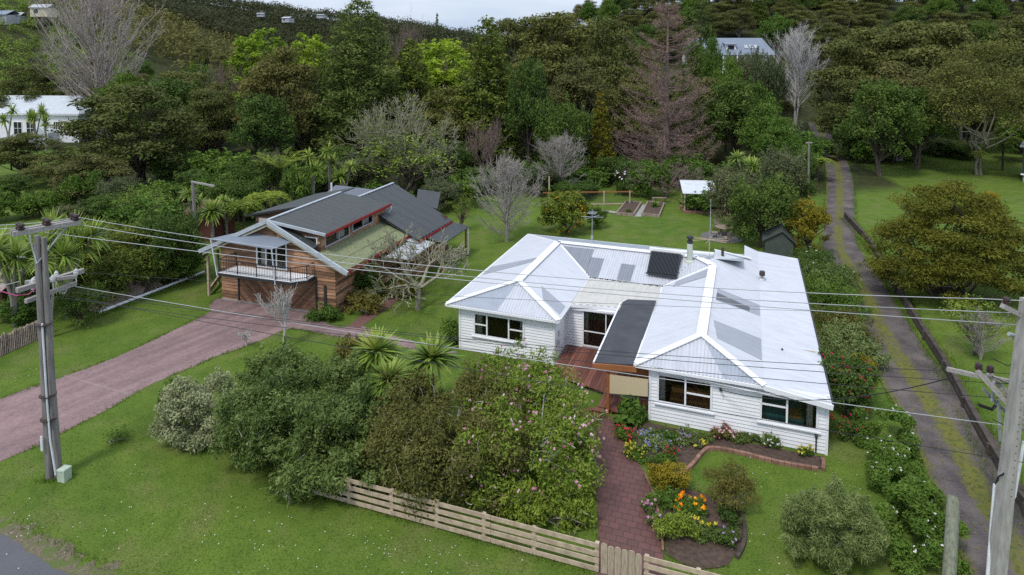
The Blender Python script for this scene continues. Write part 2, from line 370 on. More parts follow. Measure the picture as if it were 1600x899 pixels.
pavers(t, b, v.outputs[0], .22, .11, (.2, .085, .07), (.13, .06, .05), (.05, .04, .035)); M['pavers_s'] = m
m, t, b = newmat('gravel_track'); b.inputs['Roughness'].default_value = .95; v = coords(t, world=True); u = attr(t, 'u')
c = ramp(t, noise(t, v, 12, 5, .75), [(.3, (.028, .024, .024)), (.7, (.125, .103, .098))])
c = mixc(t, .5, c, ramp(t, noise(t, v, .6, 5), [(.36, (.028, .024, .025)), (.68, (.19, .155, .135))]))
nm = nd(t, 'ShaderNodeMath', operation='MULTIPLY_ADD'); nm.inputs[1].default_value = .36; t.links.new(noise(t, v, 1.4, 6, .75), nm.inputs[0]); t.links.new(u, nm.inputs[2])
green = ramp(t, noise(t, v, 5, 4), [(.35, (.055, .075, .010)), (.55, (.13, .125, .016)), (.72, (.09, .06, .03))])
mask = ramp(t, nm.outputs[0], [(0, (1, 1, 1)), (.2, (1, 1, 1)), (.28, (0, 0, 0)), (.52, (0, 0, 0)), (.6, (1, 1, 1)), (.76, (1, 1, 1)), (.85, (0, 0, 0)), (1.0, (0, 0, 0))])
mm = nd(t, 'ShaderNodeMath', operation='MULTIPLY'); t.links.new(mask, mm.inputs[0]); t.links.new(ramp(t, noise(t, v, .32, 5, .7), [(.36, (.3, .3, .3)), (.5, (1, 1, 1))]), mm.inputs[1]); c = mixc(t, mm.outputs[0], c, green); t.links.new(c, b.inputs['Base Color']); bump(t, b, noise(t, v, 18), .5, .03); M['track'] = m
# ------------------------------------------------------------------ ground, hills, road, drive, paths
def in_poly(x, y, poly):
    x = np.asarray(x); y = np.asarray(y); r = np.zeros(x.shape, bool); n = len(poly)
    for i in range(n):
        x0, y0 = poly[i][:2]; x1, y1 = poly[(i + 1) % n][:2]
        c = ((y0 > y) != (y1 > y)) & (x < (x1 - x0) * (y - y0) / (y1 - y0 + 1e-12) + x0); r ^= c
    return r
def axis_pts(lo, hi, d0, near, g):
    a = [0.0]
    while a[-1] < hi: a.append(a[-1] + (d0 if a[-1] < near else d0 + (a[-1] - near) * g))
    bneg = [0.0]
    while bneg[-1] > lo: bneg.append(bneg[-1] - (d0 if -bneg[-1] < near else d0 + (-bneg[-1] - near) * g))
    return np.array(sorted(set(a + bneg)))
gx = axis_pts(-1500, 1500, .6, 36, .035); gy = axis_pts(-60, 2500, .8, 62, .03)
X, Y = np.meshgrid(gx, gy)
Z = terr(X, Y)
fy = np.interp(X, [-200, -75, -45, -24, -16, 4, 30, 45, 52, 78, 300], [125, 98, 60, 55, 62, 74, 66, 70, 104, 104, 92])
fmask = S((Y - fy) / 5)
lawnL = ((X < -50) & (X > -80) & (Y > 72) & (Y < 100)); fmask = np.where(lawnL, 0, fmask)
mb = MB(); ny, nx = X.shape
i = (np.arange(ny - 1)[:, None] * nx + np.arange(nx - 1)[None, :]).ravel()
mb.add(np.stack([X.ravel(), Y.ravel(), Z.ravel()], 1), np.stack([i, i + 1, i + nx + 1, i + nx], 1), u=fmask.ravel())
tag(mb.build('ground', M['grass'], smooth=True), kind='structure')

def sheet(name, pts, mat, z, rag=0, seed=1, step=.35):
    rr = np.random.default_rng(seed); q = [np.array(p[:2], float) for p in pts]
    if rag:
        o = []
        for k in range(len(q)):
            a, b_ = q[k], q[(k + 1) % len(q)]; n = max(1, int(np.linalg.norm(b_ - a) / step))
            for j in range(n): o.append(a + (b_ - a) * j / n + (rr.normal(size=2) * rag if n > 1 else 0))
        q = o
    mb = MB(); mb.poly([(p[0], p[1], z) for p in q]); o = mb.build(name, mat)
    tag(o, kind='structure'); return [tuple(p) for p in q]
def smooth_pts(pts, n=6):
    pts = np.array(pts, float); o = []; k = len(pts)
    for j in range(k - 1):
        p0, p1, p2, p3 = pts[max(j - 1, 0)], pts[j], pts[j + 1], pts[min(j + 2, k - 1)]
        for a in np.linspace(0, 1, n, endpoint=False):
            o.append(.5 * (2 * p1 + (p2 - p0) * a + (2 * p0 - 5 * p1 + 4 * p2 - p3) * a * a + (3 * p1 - p0 - 3 * p2 + p3) * a ** 3))
    o.append(pts[-1]); return np.array(o)
r0 = P(0, 838)[:2]; r1 = P(100, 893)[:2]; rd = (r1 - r0) / np.linalg.norm(r1 - r0); rn = np.array([rd[1], -rd[0]])
if rn[1] > 0: rn = -rn
RA, RB = r0 - rd * 60, r0 + rd * 90
road_poly = [RA, RB, RB + rn * 7, RA + rn * 7]
mb = MB(); rr = np.random.default_rng(3); vv = []
for kx in range(520):
    c = RA + (RB - RA) * kx / 519; wa, wb_ = .62 + rr.normal() * .26 + .2 * math.sin(kx * .21), .35
    vv += [(*(c - rn * wa), .006), (*(c + rn * wb_), .006)]
i = np.arange(519) * 2; mb.add(vv, np.stack([i, i + 1, i + 3, i + 2], 1)); tag(mb.build('gravel_verge', M['verge']), kind='structure')
mb = MB(); vv = []
for kx in range(520):
    c = RA + (RB - RA) * kx / 519; vv += [(*(c + rn * (rr.normal() * .06 + .06 * math.sin(kx * .5))), .012), (*(c + rn * 7), .012)]
mb.add(vv, np.stack([i, i + 1, i + 3, i + 2], 1)); tag(mb.build('road', M['asphalt']), kind='structure')
DRIVE = [P(*p)[:2] for p in ((-260, 745), (0, 624), (90, 592), (180, 559), (262, 521), (328, 488), (326, 479), (334, 469), (345, 467), (430, 478), (497, 489), (492, 494), (505, 503), (532, 512), (560, 508), (585, 517), (640, 532), (700, 546), (716, 552), (700, 555), (640, 545), (575, 534), (520, 526), (455, 514), (410, 531), (375, 545), (338, 557), (300, 574), (230, 604), (180, 634), (120, 665), (60, 697), (0, 722), (-120, 790), (-400, 920), (-620, 900))]
sheet('driveway', smooth_pts(DRIVE + DRIVE[:1], 3)[:-1], M['drive'], .010, .02, 5, .3)
sheet('driveway_joint', [P(97, 588)[:2], P(100, 586.5)[:2], P(203, 615)[:2], P(198, 617)[:2]], matte('joint_pale', (.27, .2, .195), .9), .014)
BP = [P(*p)[:2] for p in ((545, 509), (562, 513), (592, 492), (625, 468), (640, 455), (622, 455), (604, 466), (575, 486))]
sheet('brick_path', BP, M['pavers_s'], .018, 0)
FP = [P(*p)[:2] for p in ((905, 640), (958, 652), (966, 672), (978, 697), (995, 722), (1010, 742), (1022, 768), (1030, 800), (1036, 835), (1037, 868), (1040, 905), (1040, 940), (930, 925), (934, 880), (935, 820), (925, 720), (905, 670))]
sheet('front_path', FP, M['pavers'], .016, 0)
KERB = [P(*p)[:2] for p in ((1008, 742), (1020, 768), (1028, 800), (1034, 835), (1036, 870))]
# gravel track up to the bush
TL = [(1262, 191), (1266, 204), (1276, 222), (1287, 245), (1291, 275), (1290, 310), (1286, 350), (1283, 385), (1296, 425), (1318, 475), (1345, 545), (1378, 605), (1420, 680), (1455, 760), (1490, 850), (1520, 960)]
TR = [(1285, 191), (1296, 204), (1307, 222), (1320, 245), (1331, 275), (1335, 310), (1335, 350), (1340, 385), (1366, 425), (1398, 475), (1440, 545), (1487, 605), (1545, 690), (1610, 780), (1680, 880), (1760, 990)]
tl = smooth_pts([G(*p) for p in TL], 4); tr = smooth_pts([G(*p) for p in TR], 4)
mb = MB(); nu = 9; k = len(tl); Vv = []; uu = []
for a, b_ in zip(tl, tr):
    for j in range(nu):
        p = a + (b_ - a) * j / (nu - 1); Vv.append((p[0], p[1], gz(p[0], p[1]) + .03)); uu.append(j / (nu - 1))
i = (np.arange(k - 1)[:, None] * nu + np.arange(nu - 1)[None, :]).ravel()
mb.add(Vv, np.stack([i, i + 1, i + nu + 1, i + nu], 1), u=uu)
tag(mb.build('gravel_track', M['track'], smooth=True), kind='structure')
TRACK = [tuple(p[:2]) for p in tl] + [tuple(p[:2]) for p in tr[::-1]]
# garden soil
BED1 = [P(*p)[:2] for p in ((958, 655), (968, 672), (985, 700), (1008, 727), (1035, 741), (1062, 741), (1082, 724), (1108, 700), (1160, 708), (1215, 722), (1283, 734), (1288, 716), (1150, 690), (1015, 662))]
BED1S = [P(*p)[:2] for p in ((988, 668), (992, 695), (1012, 724), (1040, 739), (1062, 741), (1082, 724), (1108, 700), (1160, 708), (1215, 722), (1283, 734), (1288, 716), (1150, 690), (1015, 662))]
BED2 = [P(*p)[:2] for p in ((1030, 780), (1037, 800), (1040, 868), (1090, 892), (1140, 884), (1162, 850), (1160, 815), (1128, 785), (1098, 772), (1060, 762))]
sheet('garden_bed_soil', BED1S, M['soil'], .03, .03, 6); sheet('flower_bed_soil', BED2, M['soil'], .03, .03, 7)
sheet('patio', [P(1128, 371)[:2] + np.array([1.75 * math.cos(a), 1.75 * math.sin(a)]) for a in np.linspace(0, 2 * math.pi, 24, endpoint=False)], M['slate'], .03)
sheet('garden_path', [P(*p)[:2] for p in ((991, 339), (1004, 320), (1012, 320), (1002, 339))], M['concrete'], .02)

# ------------------------------------------------------------------ house building helpers
def wall(mb, a, b_, z0, z1, holes=(), board=.15, lap=.03, mat=0, var=False, top=None, seed=0):
    """lapped boards from a to b (2D), facing right-hand side of a->b turned outward; holes in (s0,s1,z0,z1)"""
    rr = np.random.default_rng(seed); a = np.array(a, float); b_ = np.array(b_, float); Ln = np.linalg.norm(b_ - a); d = (b_ - a) / Ln; nrm = np.array([d[1], -d[0]])
    nb = int(math.ceil((z1 - z0) / board))
    for kx in range(nb):
        lo, hi = z0 + kx * board, min(z0 + (kx + 1) * board, z1)
        zs = sorted({lo, hi} | {z for h in holes for z in h[2:] if lo < z < hi})
        for zl, zh in zip(zs[:-1], zs[1:]):
            zm = (zl + zh) / 2; segs = [(0.0, Ln)]
            if top:
                ss = np.linspace(0, Ln, 200); ok = ss[[top(s) > zm for s in ss]]
                if len(ok) == 0: continue
                segs = [(ok[0], ok[-1])]
            for h in holes:
                if h[2] < zm < h[3]:
                    ns = []
                    for s0, s1 in segs:
                        if h[1] <= s0 or h[0] >= s1: ns.append((s0, s1)); continue
                        if h[0] > s0: ns.append((s0, h[0]))
                        if h[1] < s1: ns.append((h[1], s1))
                    segs = ns
            ol = lap * (1 - (zl - lo) / board); oh = lap * (1 - (zh - lo) / board)
            for s0, s1 in segs:
                cuts = [s0, s1]
                if var and s1 - s0 > 2.2: cuts = [s0, s0 + (s1 - s0) * rr.uniform(.25, .75), s1]
                for c0, c1 in zip(cuts[:-1], cuts[1:]):
                    q = [(*(a + d * c0 + nrm * ol), zl), (*(a + d * c1 + nrm * ol), zl), (*(a + d * c1 + nrm * oh), zh), (*(a + d * c0 + nrm * oh), zh)]
                    vv = rr.random() if var else .5
                    mb.poly(q, mat, vv)
                    if zl == lo: mb.poly([(*(a + d * c0), zl), (*(a + d * c1), zl), q[1], q[0]], mat, vv)
def frame(a, d, nrm, s, z, off=0.0): 
    p = np.array(a) + np.array(d) * s + np.array(nrm) * off; return np.array([p[0], p[1], z])
def window(par, a, b_, s0, s1, z0, z1, mull=(), trans=(), mats=('white_paint', 'glass'), fw=.08, sill=True, name='window', dep=.09):
    a = np.array(a, float); b_ = np.array(b_, float); d = norm(b_ - a); nrm = np.array([d[1], -d[0]]); fm = MB()
    def bar(sa, za, sb, zb, wd): fm.beam(frame(a, d, nrm, sa, za, .02), frame(a, d, nrm, sb, zb, .02), dep, wd, up=(d[0], d[1], 0) if abs(sa - sb) < 1e-6 else (0, 0, 1))
    h = fw / 2
    bar(s0 - .02, z0 + h, s1 + .02, z0 + h, fw); bar(s0 - .02, z1 - h, s1 + .02, z1 - h, fw)
    bar(s0 + h, z0 + fw, s0 + h, z1 - fw, fw); bar(s1 - h, z0 + fw, s1 - h, z1 - fw, fw)
    xs = [s0] + [s0 + (s1 - s0) * q for q in mull] + [s1]
    for q in mull: bar(s0 + (s1 - s0) * q, z0 + fw, s0 + (s1 - s0) * q, z1 - fw, fw * .9)
    for kx, f_ in trans: bar(xs[kx] + fw * .6, z0 + (z1 - z0) * f_, xs[kx + 1] - fw * .6, z0 + (z1 - z0) * f_, fw * .6)
    wf = fm.build(name, M[mats[0]], par)
    g = MB(); g.poly([frame(a, d, nrm, s0 + h, z0 + h, 0), frame(a, d, nrm, s1 - h, z0 + h, 0), frame(a, d, nrm, s1 - h, z1 - h, 0), frame(a, d, nrm, s0 + h, z1 - h, 0)])
    g.build('pane', M[mats[1]], wf)
    if sill:
        q = MB(); q.beam(frame(a, d, nrm, s0 - .1, z0 - .03, .05), frame(a, d, nrm, s1 + .1, z0 - .03, .05), .15, .05); q.build('sill', M['white_paint'], wf)
    return wf

# ------------------------------------------------------------------ white weatherboard house
HO = P(1302, 626, 2.5); HA = R(20.2)
wh = thing('weatherboard_house', 'white weatherboard house with pale hip roof, two front wings and a red deck between', 'house', (HO[0], HO[1], 0), -HA)
W0, W1 = .5, 3.6          # front planes of the right and left wing
def corrug(mb, poly, zf, axis, pitch, amp, mat=0):
    # ribbed sheet: the polygon is cut across the ribs and every second cut line is raised
    def clip(pl, c, sg):
        o = []
        for a, b_ in zip(pl, pl[1:] + pl[:1]):
            fa, fb = sg * (a[axis] - c), sg * (b_[axis] - c)
            if fa >= 0: o.append(a)
            if fa * fb < 0: tt = fa / (fa - fb); o.append((a[0] + (b_[0] - a[0]) * tt, a[1] + (b_[1] - a[1]) * tt))
        return o
    lo = min(p[axis] for p in poly); hi = max(p[axis] for p in poly); h = pitch / 2; n = int((hi - lo) / h) + 1
    for k in range(n):
        c0, c1 = lo + k * h, lo + (k + 1) * h
        pl = clip(clip([tuple(p[:2]) for p in poly], c0, 1), c1, -1)
        if len(pl) < 3: continue
        mb.poly([(p[0], p[1], zf(p[0], p[1]) + amp * (((p[axis] - c0) / h) if k % 2 == 0 else 1 - (p[axis] - c0) / h)) for p in pl], mat)
m_ = MB(); E_, R_ = 2.5, 3.5
A1, B1, C1 = (-7.6, .25, E_), (-2.45, .25, E_), (-5, 1.9, R_); RB_ = (-5, 11.4, R_)
MR, ML = (-5.95, 12.6, R_), (-14.6, 12.6, R_)
LA, LB, LC = (-18.05, 3.3, E_), (-11.9, 3.3, E_), (-14.7, 5.3, R_)
VL, VR = (-11.9, 9.8, E_), (-7.6, 9.8, E_)
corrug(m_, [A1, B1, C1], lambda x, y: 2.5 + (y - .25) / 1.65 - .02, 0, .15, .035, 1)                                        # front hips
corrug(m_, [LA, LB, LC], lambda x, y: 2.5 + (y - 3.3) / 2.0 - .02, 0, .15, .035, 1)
m_.poly([A1, C1, RB_, VR][::-1][0:4], 0)                        # right wing, left slope
m_.poly([B1, (-2.45, 18.3, E_), (-3.3, 18.3, 2.83), (-3.3, 15.4, 2.83), (-5, 14.4, R_), RB_, C1], 0)
m_.poly([B1, (0, .2, 2.2), (0, 18.6, 2.2), (-2.45, 18.3, E_)], 0)
m_.poly([LA, LC, ML, (-18.05, 16.8, E_)], 0)
m_.poly([LB, VL, ML, LC], 0)
corrug(m_, [VL, VR, MR, ML], lambda x, y: 2.5 + (y - 9.8) / 2.8 - .02, 0, .15, .035, 1); corrug(m_, [VR, RB_, MR], lambda x, y: 2.5 + (x + 7.6) * .259 + (y - 9.8) * .205 - .02, 0, .15, .035, 1)
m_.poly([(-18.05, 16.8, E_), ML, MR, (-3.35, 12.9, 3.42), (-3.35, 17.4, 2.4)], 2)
m_.poly([MR, RB_, (-5, 14.4, R_), (-5.0, 12.7, R_)], 0)
m_.poly([(-3.3, 18.3, 2.83), (-3.3, 15.4, 2.83), (-3.3, 15.4, 2.4), (-3.3, 18.3, 2.3)], 0)   # step
m_.poly([(-3.3, 18.3, 2.83), (-2.45, 18.3, E_), (0, 18.6, 2.2), (0, 18.6, 2.0), (-3.3, 18.3, 2.0)], 0)
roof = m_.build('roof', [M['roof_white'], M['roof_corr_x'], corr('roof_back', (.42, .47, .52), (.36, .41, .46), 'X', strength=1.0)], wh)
f_ = MB()                                                       # ridge and hip caps
def cap(a, b_, w_=.42): f_.beam(np.array(a) + [0, 0, .02], np.array(b_) + [0, 0, .02], w_, .045)
for a, b_ in ((C1, RB_), (RB_, MR), (MR, ML), (LC, ML)): cap(a, b_, .44)
for a, b_ in ((C1, A1), (C1, B1), (LC, LA), (LC, LB)): cap(a, b_, .30)
cap((-5, 14.4, 3.47), (-2.9, 15.7, 2.78), .26)
for a, b_ in ((VL, ML), (VR, RB_), (ML, (-18.05, 16.8, E_))): f_.beam(np.array(a) + [0, 0, .0], np.array(b_), .10, .03)
f_.build('ridge_cap', M['white_paint'], roof)
g_ = MB()                                                       # gutters and fascia
def gut(a, b_): g_.beam(np.array(a) + [0, 0, -.08], np.array(b_) + [0, 0, -.08], .11, .12)
gut(A1, B1); gut(LA, LB); gut((-18.08, 3.3, E_), (-18.08, 16.8, E_)); gut((-18.05, 16.85, E_), (-3.35, 17.45, 2.4)); gut(LB, VL)
gut((-7.62, .25, E_), (-7.62, 9.7, E_))
g_.beam((-2.45, .22, 2.42), (0.03, .17, 2.12), .06, .2); 
g_.build('gutter', M['white_paint'], roof)
g_ = MB(); g_.beam((.04, .18, 2.14), (.04, 18.6, 2.14), .06, .17); g_.build('barge', M['charcoal'], roof)
def zR(x, y): return 3.5 + (x + 5) * -.392 if x < -2.45 else 2.5 - (x + 2.45) * .1224
pm = MB()
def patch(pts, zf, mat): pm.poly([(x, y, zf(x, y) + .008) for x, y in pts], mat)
zC = lambda x, y: 2.5 + (y - 9.8) / 2.8
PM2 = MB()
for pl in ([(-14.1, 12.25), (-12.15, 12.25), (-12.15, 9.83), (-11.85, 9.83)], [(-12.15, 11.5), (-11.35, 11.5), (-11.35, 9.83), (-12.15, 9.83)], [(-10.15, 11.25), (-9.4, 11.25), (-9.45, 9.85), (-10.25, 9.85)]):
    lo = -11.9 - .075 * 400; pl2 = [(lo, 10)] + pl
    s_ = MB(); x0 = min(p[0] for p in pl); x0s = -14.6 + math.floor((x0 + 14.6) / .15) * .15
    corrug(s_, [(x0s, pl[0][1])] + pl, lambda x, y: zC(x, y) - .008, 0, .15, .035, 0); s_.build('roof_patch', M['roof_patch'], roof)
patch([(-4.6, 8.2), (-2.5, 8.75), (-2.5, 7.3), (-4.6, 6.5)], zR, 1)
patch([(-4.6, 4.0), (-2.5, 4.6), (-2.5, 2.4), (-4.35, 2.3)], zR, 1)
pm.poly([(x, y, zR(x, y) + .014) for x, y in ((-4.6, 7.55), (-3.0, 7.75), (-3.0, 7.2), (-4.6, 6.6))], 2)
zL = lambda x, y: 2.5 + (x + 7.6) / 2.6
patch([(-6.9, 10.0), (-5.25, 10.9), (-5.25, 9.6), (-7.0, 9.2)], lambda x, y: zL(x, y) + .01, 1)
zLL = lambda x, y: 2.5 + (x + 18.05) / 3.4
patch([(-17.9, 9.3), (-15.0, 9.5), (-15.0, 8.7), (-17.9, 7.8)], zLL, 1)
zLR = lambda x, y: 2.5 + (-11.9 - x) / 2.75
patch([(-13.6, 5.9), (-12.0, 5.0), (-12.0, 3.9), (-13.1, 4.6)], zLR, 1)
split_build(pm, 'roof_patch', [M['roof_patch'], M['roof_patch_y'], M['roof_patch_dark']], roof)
zF = lambda x, y, A, s: A + s * (y - .25)
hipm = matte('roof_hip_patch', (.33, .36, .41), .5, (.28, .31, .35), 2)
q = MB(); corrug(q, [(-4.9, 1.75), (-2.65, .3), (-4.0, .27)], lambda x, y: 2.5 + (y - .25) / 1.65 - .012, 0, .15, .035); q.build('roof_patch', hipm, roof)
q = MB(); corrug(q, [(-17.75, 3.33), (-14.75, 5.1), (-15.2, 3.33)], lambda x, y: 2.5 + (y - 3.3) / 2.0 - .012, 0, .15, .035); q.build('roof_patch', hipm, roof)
# solar water heater, flue, vents
sp = MB(); zq = lambda y: zC(0, y) + .2
sp.poly([(-8.62, 10.45, zq(10.45)), (-6.9, 10.35, zq(10.35)), (-6.78, 12.35, zq(12.35)), (-8.66, 12.4, zq(12.4))], 1)
for kx in range(22):
    x = -8.55 + kx * .078
    sp.tube([(x, 10.42, zq(10.42) + .05), (x + .0, 12.35, zq(12.35) + .05)], .027, 5, 0)
sp.beam((-8.75, 12.5, zq(12.5) + .05), (-6.7, 12.45, zq(12.45) + .05), .22, .2, 2)
sp.beam((-8.66, 10.38, zq(10.4) + .02), (-6.86, 10.3, zq(10.3) + .02), .07, .07, 1)
sp.build('solar_heater', [M['tubes'], M['charcoal'], M['white_metal']], roof)
fl = MB(); fl.lathe([(.34, -.25), (.3, -.05), (.17, .02), (.17, 1.0), (.165, 1.02), (.165, 1.02)], (-6.35, 12.2, 3.4), 16, 0); fl.build('flue', M['flue_green'], roof, smooth=False)
fl = MB(); fl.lathe([(.17, 1.0), (.17, 1.17), (.1, 1.2), (.1, 1.28), (.2, 1.3), (.2, 1.42), (.12, 1.46)], (-6.35, 12.2, 3.4), 14); fl.build('flue_cowl', M['charcoal'], roof)
fl = MB(); fl.lathe([(.24, 0), (.2, .07), (.07, .1), (.07, .2)], (-2.3, 13.0, 2.48), 12, 1); fl.lathe([(.1, .18), (.16, .22), (.16, .38), (.15, .46), (.04, .47)], (-2.3, 13.0, 2.48), 12, 0); fl.build('roof_vent', [M['dark_metal'], M['steel']], roof)
fl = MB(); fl.lathe([(.08, 0), (.08, .55), (.06, .56)], (-4.55, 13.9, 3.3), 10); fl.build('vent_pipe', M['dark_metal'], roof)
fl = MB(); fl.lathe([(.04, 0), (.05, .06), (.0, .08)], (-1.62, 4.0, 2.4), 8); fl.build('roof_vent', M['dark_metal'], roof)
fl = MB(); fl.beam((-8.2, 14.6, 3.06), (-5.1, 14.8, 3.06), .3, .16); fl.build('roof_box', M['white_metal'], roof)
# aerials
an = MB(); b0 = np.array([-13.2, 16.2, 2.6]); an.tube([b0, b0 + [0, 0, 2.3]], .022, 6)
an.beam(b0 + [-.75, -.1, 1.75], b0 + [.75, .1, 1.78], .03, .03); an.beam(b0 + [-.4, -.5, 1.7], b0 + [.4, .5, 1.8], .025, .025)
for kx in range(7): an.beam(b0 + [-.3, -.3 + kx * .1, 2.05], b0 + [.3, -.3 + kx * .1, 2.05], .012, .012)
an.beam(b0 + [0, -.4, 2.05], b0 + [0, .45, 2.05], .02, .02); an.box(b0[0] - .08, b0[0] + .08, b0[1] - .06, b0[1] + .06, b0[2] + .2, b0[2] + .42)
an.build('aerial', M['steel'], roof)
an = MB(); b0 = np.array([-5.25, 12.5, 3.5]); an.tube([b0, b0 + [.02, 0, 3.6]], .016, 6); an.tube([b0 + [.02, 0, 1.9], b0 + [.02, 0, 2.9]], .026, 6); an.beam(b0 + [-.6, 0, .1], b0 + [.1, .0, .05], .06, .06); an.build('aerial', M['steel'], roof)
# walls
def local_wall(a, b_, z0, z1, holes, seed=0, **kw):
    q = MB(); wall(q, a, b_, z0, z1, holes, seed=seed, **kw); return q.build('wall', M['white_paint'], wh)
zb = .02
local_wall((-7.0, W0), (-.12, W0), zb, 2.42, [(.3, 2.56, .86, 2.16), (4.4, 6.56, .9, 2.08)])
local_wall((-.12, W0), (-.12, 18.3), zb, 2.14, [])
local_wall((-7.0, 9.8), (-7.0, W0), zb, 2.45, [])
local_wall((-17.4, W1), (-12.2, W1), zb, 2.42, [(.8, 3.62, .9, 2.14)])
local_wall((-17.4, 16.4), (-17.4, W1), zb, 2.45, [])
local_wall((-12.2, W1), (-12.2, 9.8), zb, 2.45, [])
local_wall((-.12, 18.3), (-17.4, 16.4), zb, 2.3, [])
local_wall((-12.2, 5.75), (-7.0, 5.75), zb, 2.5, [(.95, 2.95, .25, 2.2)])
q = MB()
for x, y in ((-7.0, W0), (-.12, W0), (-17.4, W1), (-12.2, W1)): q.box(x - .05, x + .05, y - .05, y + .05, -.1, 2.42)
split_build(q, 'corner_board', M['white_paint'], wh)
q = MB(); q.box(-6.95, -.17, W0 + .03, W0 + .1, -.3, .02); q.box(-.22, -.15, .6, 18.2, -.3, .02); q.box(-17.35, -12.25, W1 + .03, W1 + .1, -.3, .02); split_build(q, 'foundation', M['foundation'], wh)
q = MB(); q.poly([(-7.6, .27, 2.38), (0, .22, 2.05), (-.1, W0, 2.05), (-7.0, W0, 2.4)][::-1]); q.poly([(-18.05, 3.32, 2.4), (-11.9, 3.32, 2.4), (-12.2, W1, 2.4), (-17.4, W1, 2.4)][::-1])
q.poly([(-12.2, 3.3, 2.4), (-11.9, 3.3, 2.4), (-11.9, 9.8, 2.4), (-12.2, 9.8, 2.4)][::-1]); q.poly([(-7.6, .3, 2.4), (-7.0, .3, 2.4), (-7.0, 9.8, 2.4), (-7.6, 9.8, 2.4)][::-1])
q.build('soffit', M['white_paint'], wh)
window(wh, (-7.0, W0), (-.12, W0), .3, 2.56, .86, 2.16, (.52,), ((1, .5), (0, .97)))
window(wh, (-7.0, W0), (-.12, W0), 4.4, 6.56, .9, 2.08, (.47,), ((0, .62),))
window(wh, (-17.4, W1), (-12.2, W1), .8, 3.62, .9, 2.14, (.27, .7), ((0, .5), (2, .5)))
dr = window(wh, (-12.2, 5.75), (-7.0, 5.75), .95, 2.95, .25, 2.2, (.62,), ((0, .42),), mats=('white_metal', 'glass'), fw=.06, sill=False, name='sliding_door')
# rooms behind the glass
q = MB()
for (x0, x1, y0, y1, zf) in ((-6.9, -.2, .62, 4.6, .3), (-17.3, -12.3, 3.72, 7.5, .3), (-12.1, -7.1, 5.85, 9.2, .2)):
    q.poly([(x0, y0, zf), (x1, y0, zf), (x1, y1, zf), (x0, y1, zf)], 1); q.poly([(x0, y1, zf), (x1, y1, zf), (x1, y1, 2.3), (x0, y1, 2.3)], 0)
    q.poly([(x0, y0, zf), (x0, y1, zf), (x0, y1, 2.3), (x0, y0, 2.3)], 0); q.poly([(x1, y0, zf), (x1, y1, zf), (x1, y1, 2.02), (x1, y0, 2.02)], 0); q.poly([(x0, y0, 2.3), (x1 - 2, y0, 2.3), (x1 - 2, y1, 2.3), (x0, y1, 2.3)], 0)
q.build('room', [M['room'], M['room_floor']], wh)
def curtain(x0, x1, y, z0, z1):
    q = MB(); xs = np.linspace(x0, x1, 14); ys = y + .03 * np.sin(np.arange(14) * 2.2)
    for kx in range(13): q.poly([(xs[kx], ys[kx], z0), (xs[kx + 1], ys[kx + 1], z0), (xs[kx + 1], ys[kx + 1], z1), (xs[kx], ys[kx], z1)])
    q.build('curtain', M['curtain'], wh)
curtain(-6.65, -6.38, W0 + .2, .6, 2.0); curtain(-.85, -.62, W0 + .2, .7, 2.0); curtain(-16.55, -16.2, W1 + .2, .8, 2.1); curtain(-14.1, -13.85, W1 + .2, .8, 2.1); curtain(-11.2, -11.0, 6.0, .3, 2.2)
q = MB(); q.box(-6.2, -4.6, 1.0, 1.7, .35, .9); q.box(-6.2, -4.6, 1.5, 1.75, .9, 1.1); q.build('sofa', M['orange_fab'], wh)
q = MB(); q.box(-2.5, -.9, 1.0, 2.4, .4, 1.0); q.build('bed', M['teal_fab'], wh)
q = MB(); q.box(-1.6, -1.0, .9, 1.5, 1.0, 1.12); q.build('cushion', M['orange_fab'], wh)
# porch: cream roof, black roof, beam, post, blind, deck
q = MB(); q.prism([(-11.88, 9.75, 2.44), (-7.62, 9.75, 2.44), (-7.62, 6.2, 2.49), (-11.88, 5.5, 2.49)], (0, 0, -.03)); corrug(q, [(-11.88, 9.75), (-7.62, 9.75), (-7.62, 6.2), (-11.88, 5.5)], lambda x, y: 2.45 + (9.75 - y) * .0125, 0, .36, .04); q.build('porch_roof', M['cream_roof'], wh)
q = MB(); q.beam((-11.9, 5.5, 2.42), (-7.7, 6.2, 2.42), .05, .18); q.beam((-12.1, 5.62, 2.2), (-9.0, 5.68, 2.3), .08, .1); q.build('porch_fascia', M['white_paint'], wh)
q = MB(); q.prism([(-9.35, .2, 2.27), (-7.66, .35, 2.42), (-7.66, 7.3, 2.60), (-9.1, 7.0, 2.58), (-9.3, 6.6, 2.56)], (0, 0, -.05)); q.build('porch_roof', M['black_roof'], wh)['label'] = 'black flat membrane roof over the entry porch'
q = MB(); q.beam((-9.4, .15, 2.24), (-9.4, 6.5, 2.5), .07, .12); q.build('porch_edging', M['white_paint'], wh)
q = MB(); q.beam((-9.42, .16, 2.13), (-7.55, .26, 2.25), .07, .24); q.build('porch_beam', M['beam_brown'], wh)
q = MB(); q.box(-8.85, -8.72, .3, .43, -.02, 2.1); q.build('porch_post', M['beam_brown'], wh)
q = MB(); q.prism([(-8.7, .25, 1.82), (-7.06, .3, 1.88), (-7.06, .3, 1.12), (-8.7, .25, .98)], (0, .02, 0)); q.build('sun_blind', M['blind'], wh)
q = MB(); q.box(-7.66, -7.06, .8, .86, 1.5, 2.3); q.build('porch_panel', M['beam_brown'], wh)
dk = MB(); rr = np.random.default_rng(5)
for kx in range(34):
    x = -12.1 + kx * .15; y0 = .3 if x > -8.75 else (.45 if x > -9.4 else max(1.2, 2.2 - .3 * (x + 11)))
    if x < -7.05: dk.box(x, min(x + .142, -7.06), y0 - .05 * rr.random(), 5.7, .14, .19, 0, rr.random())
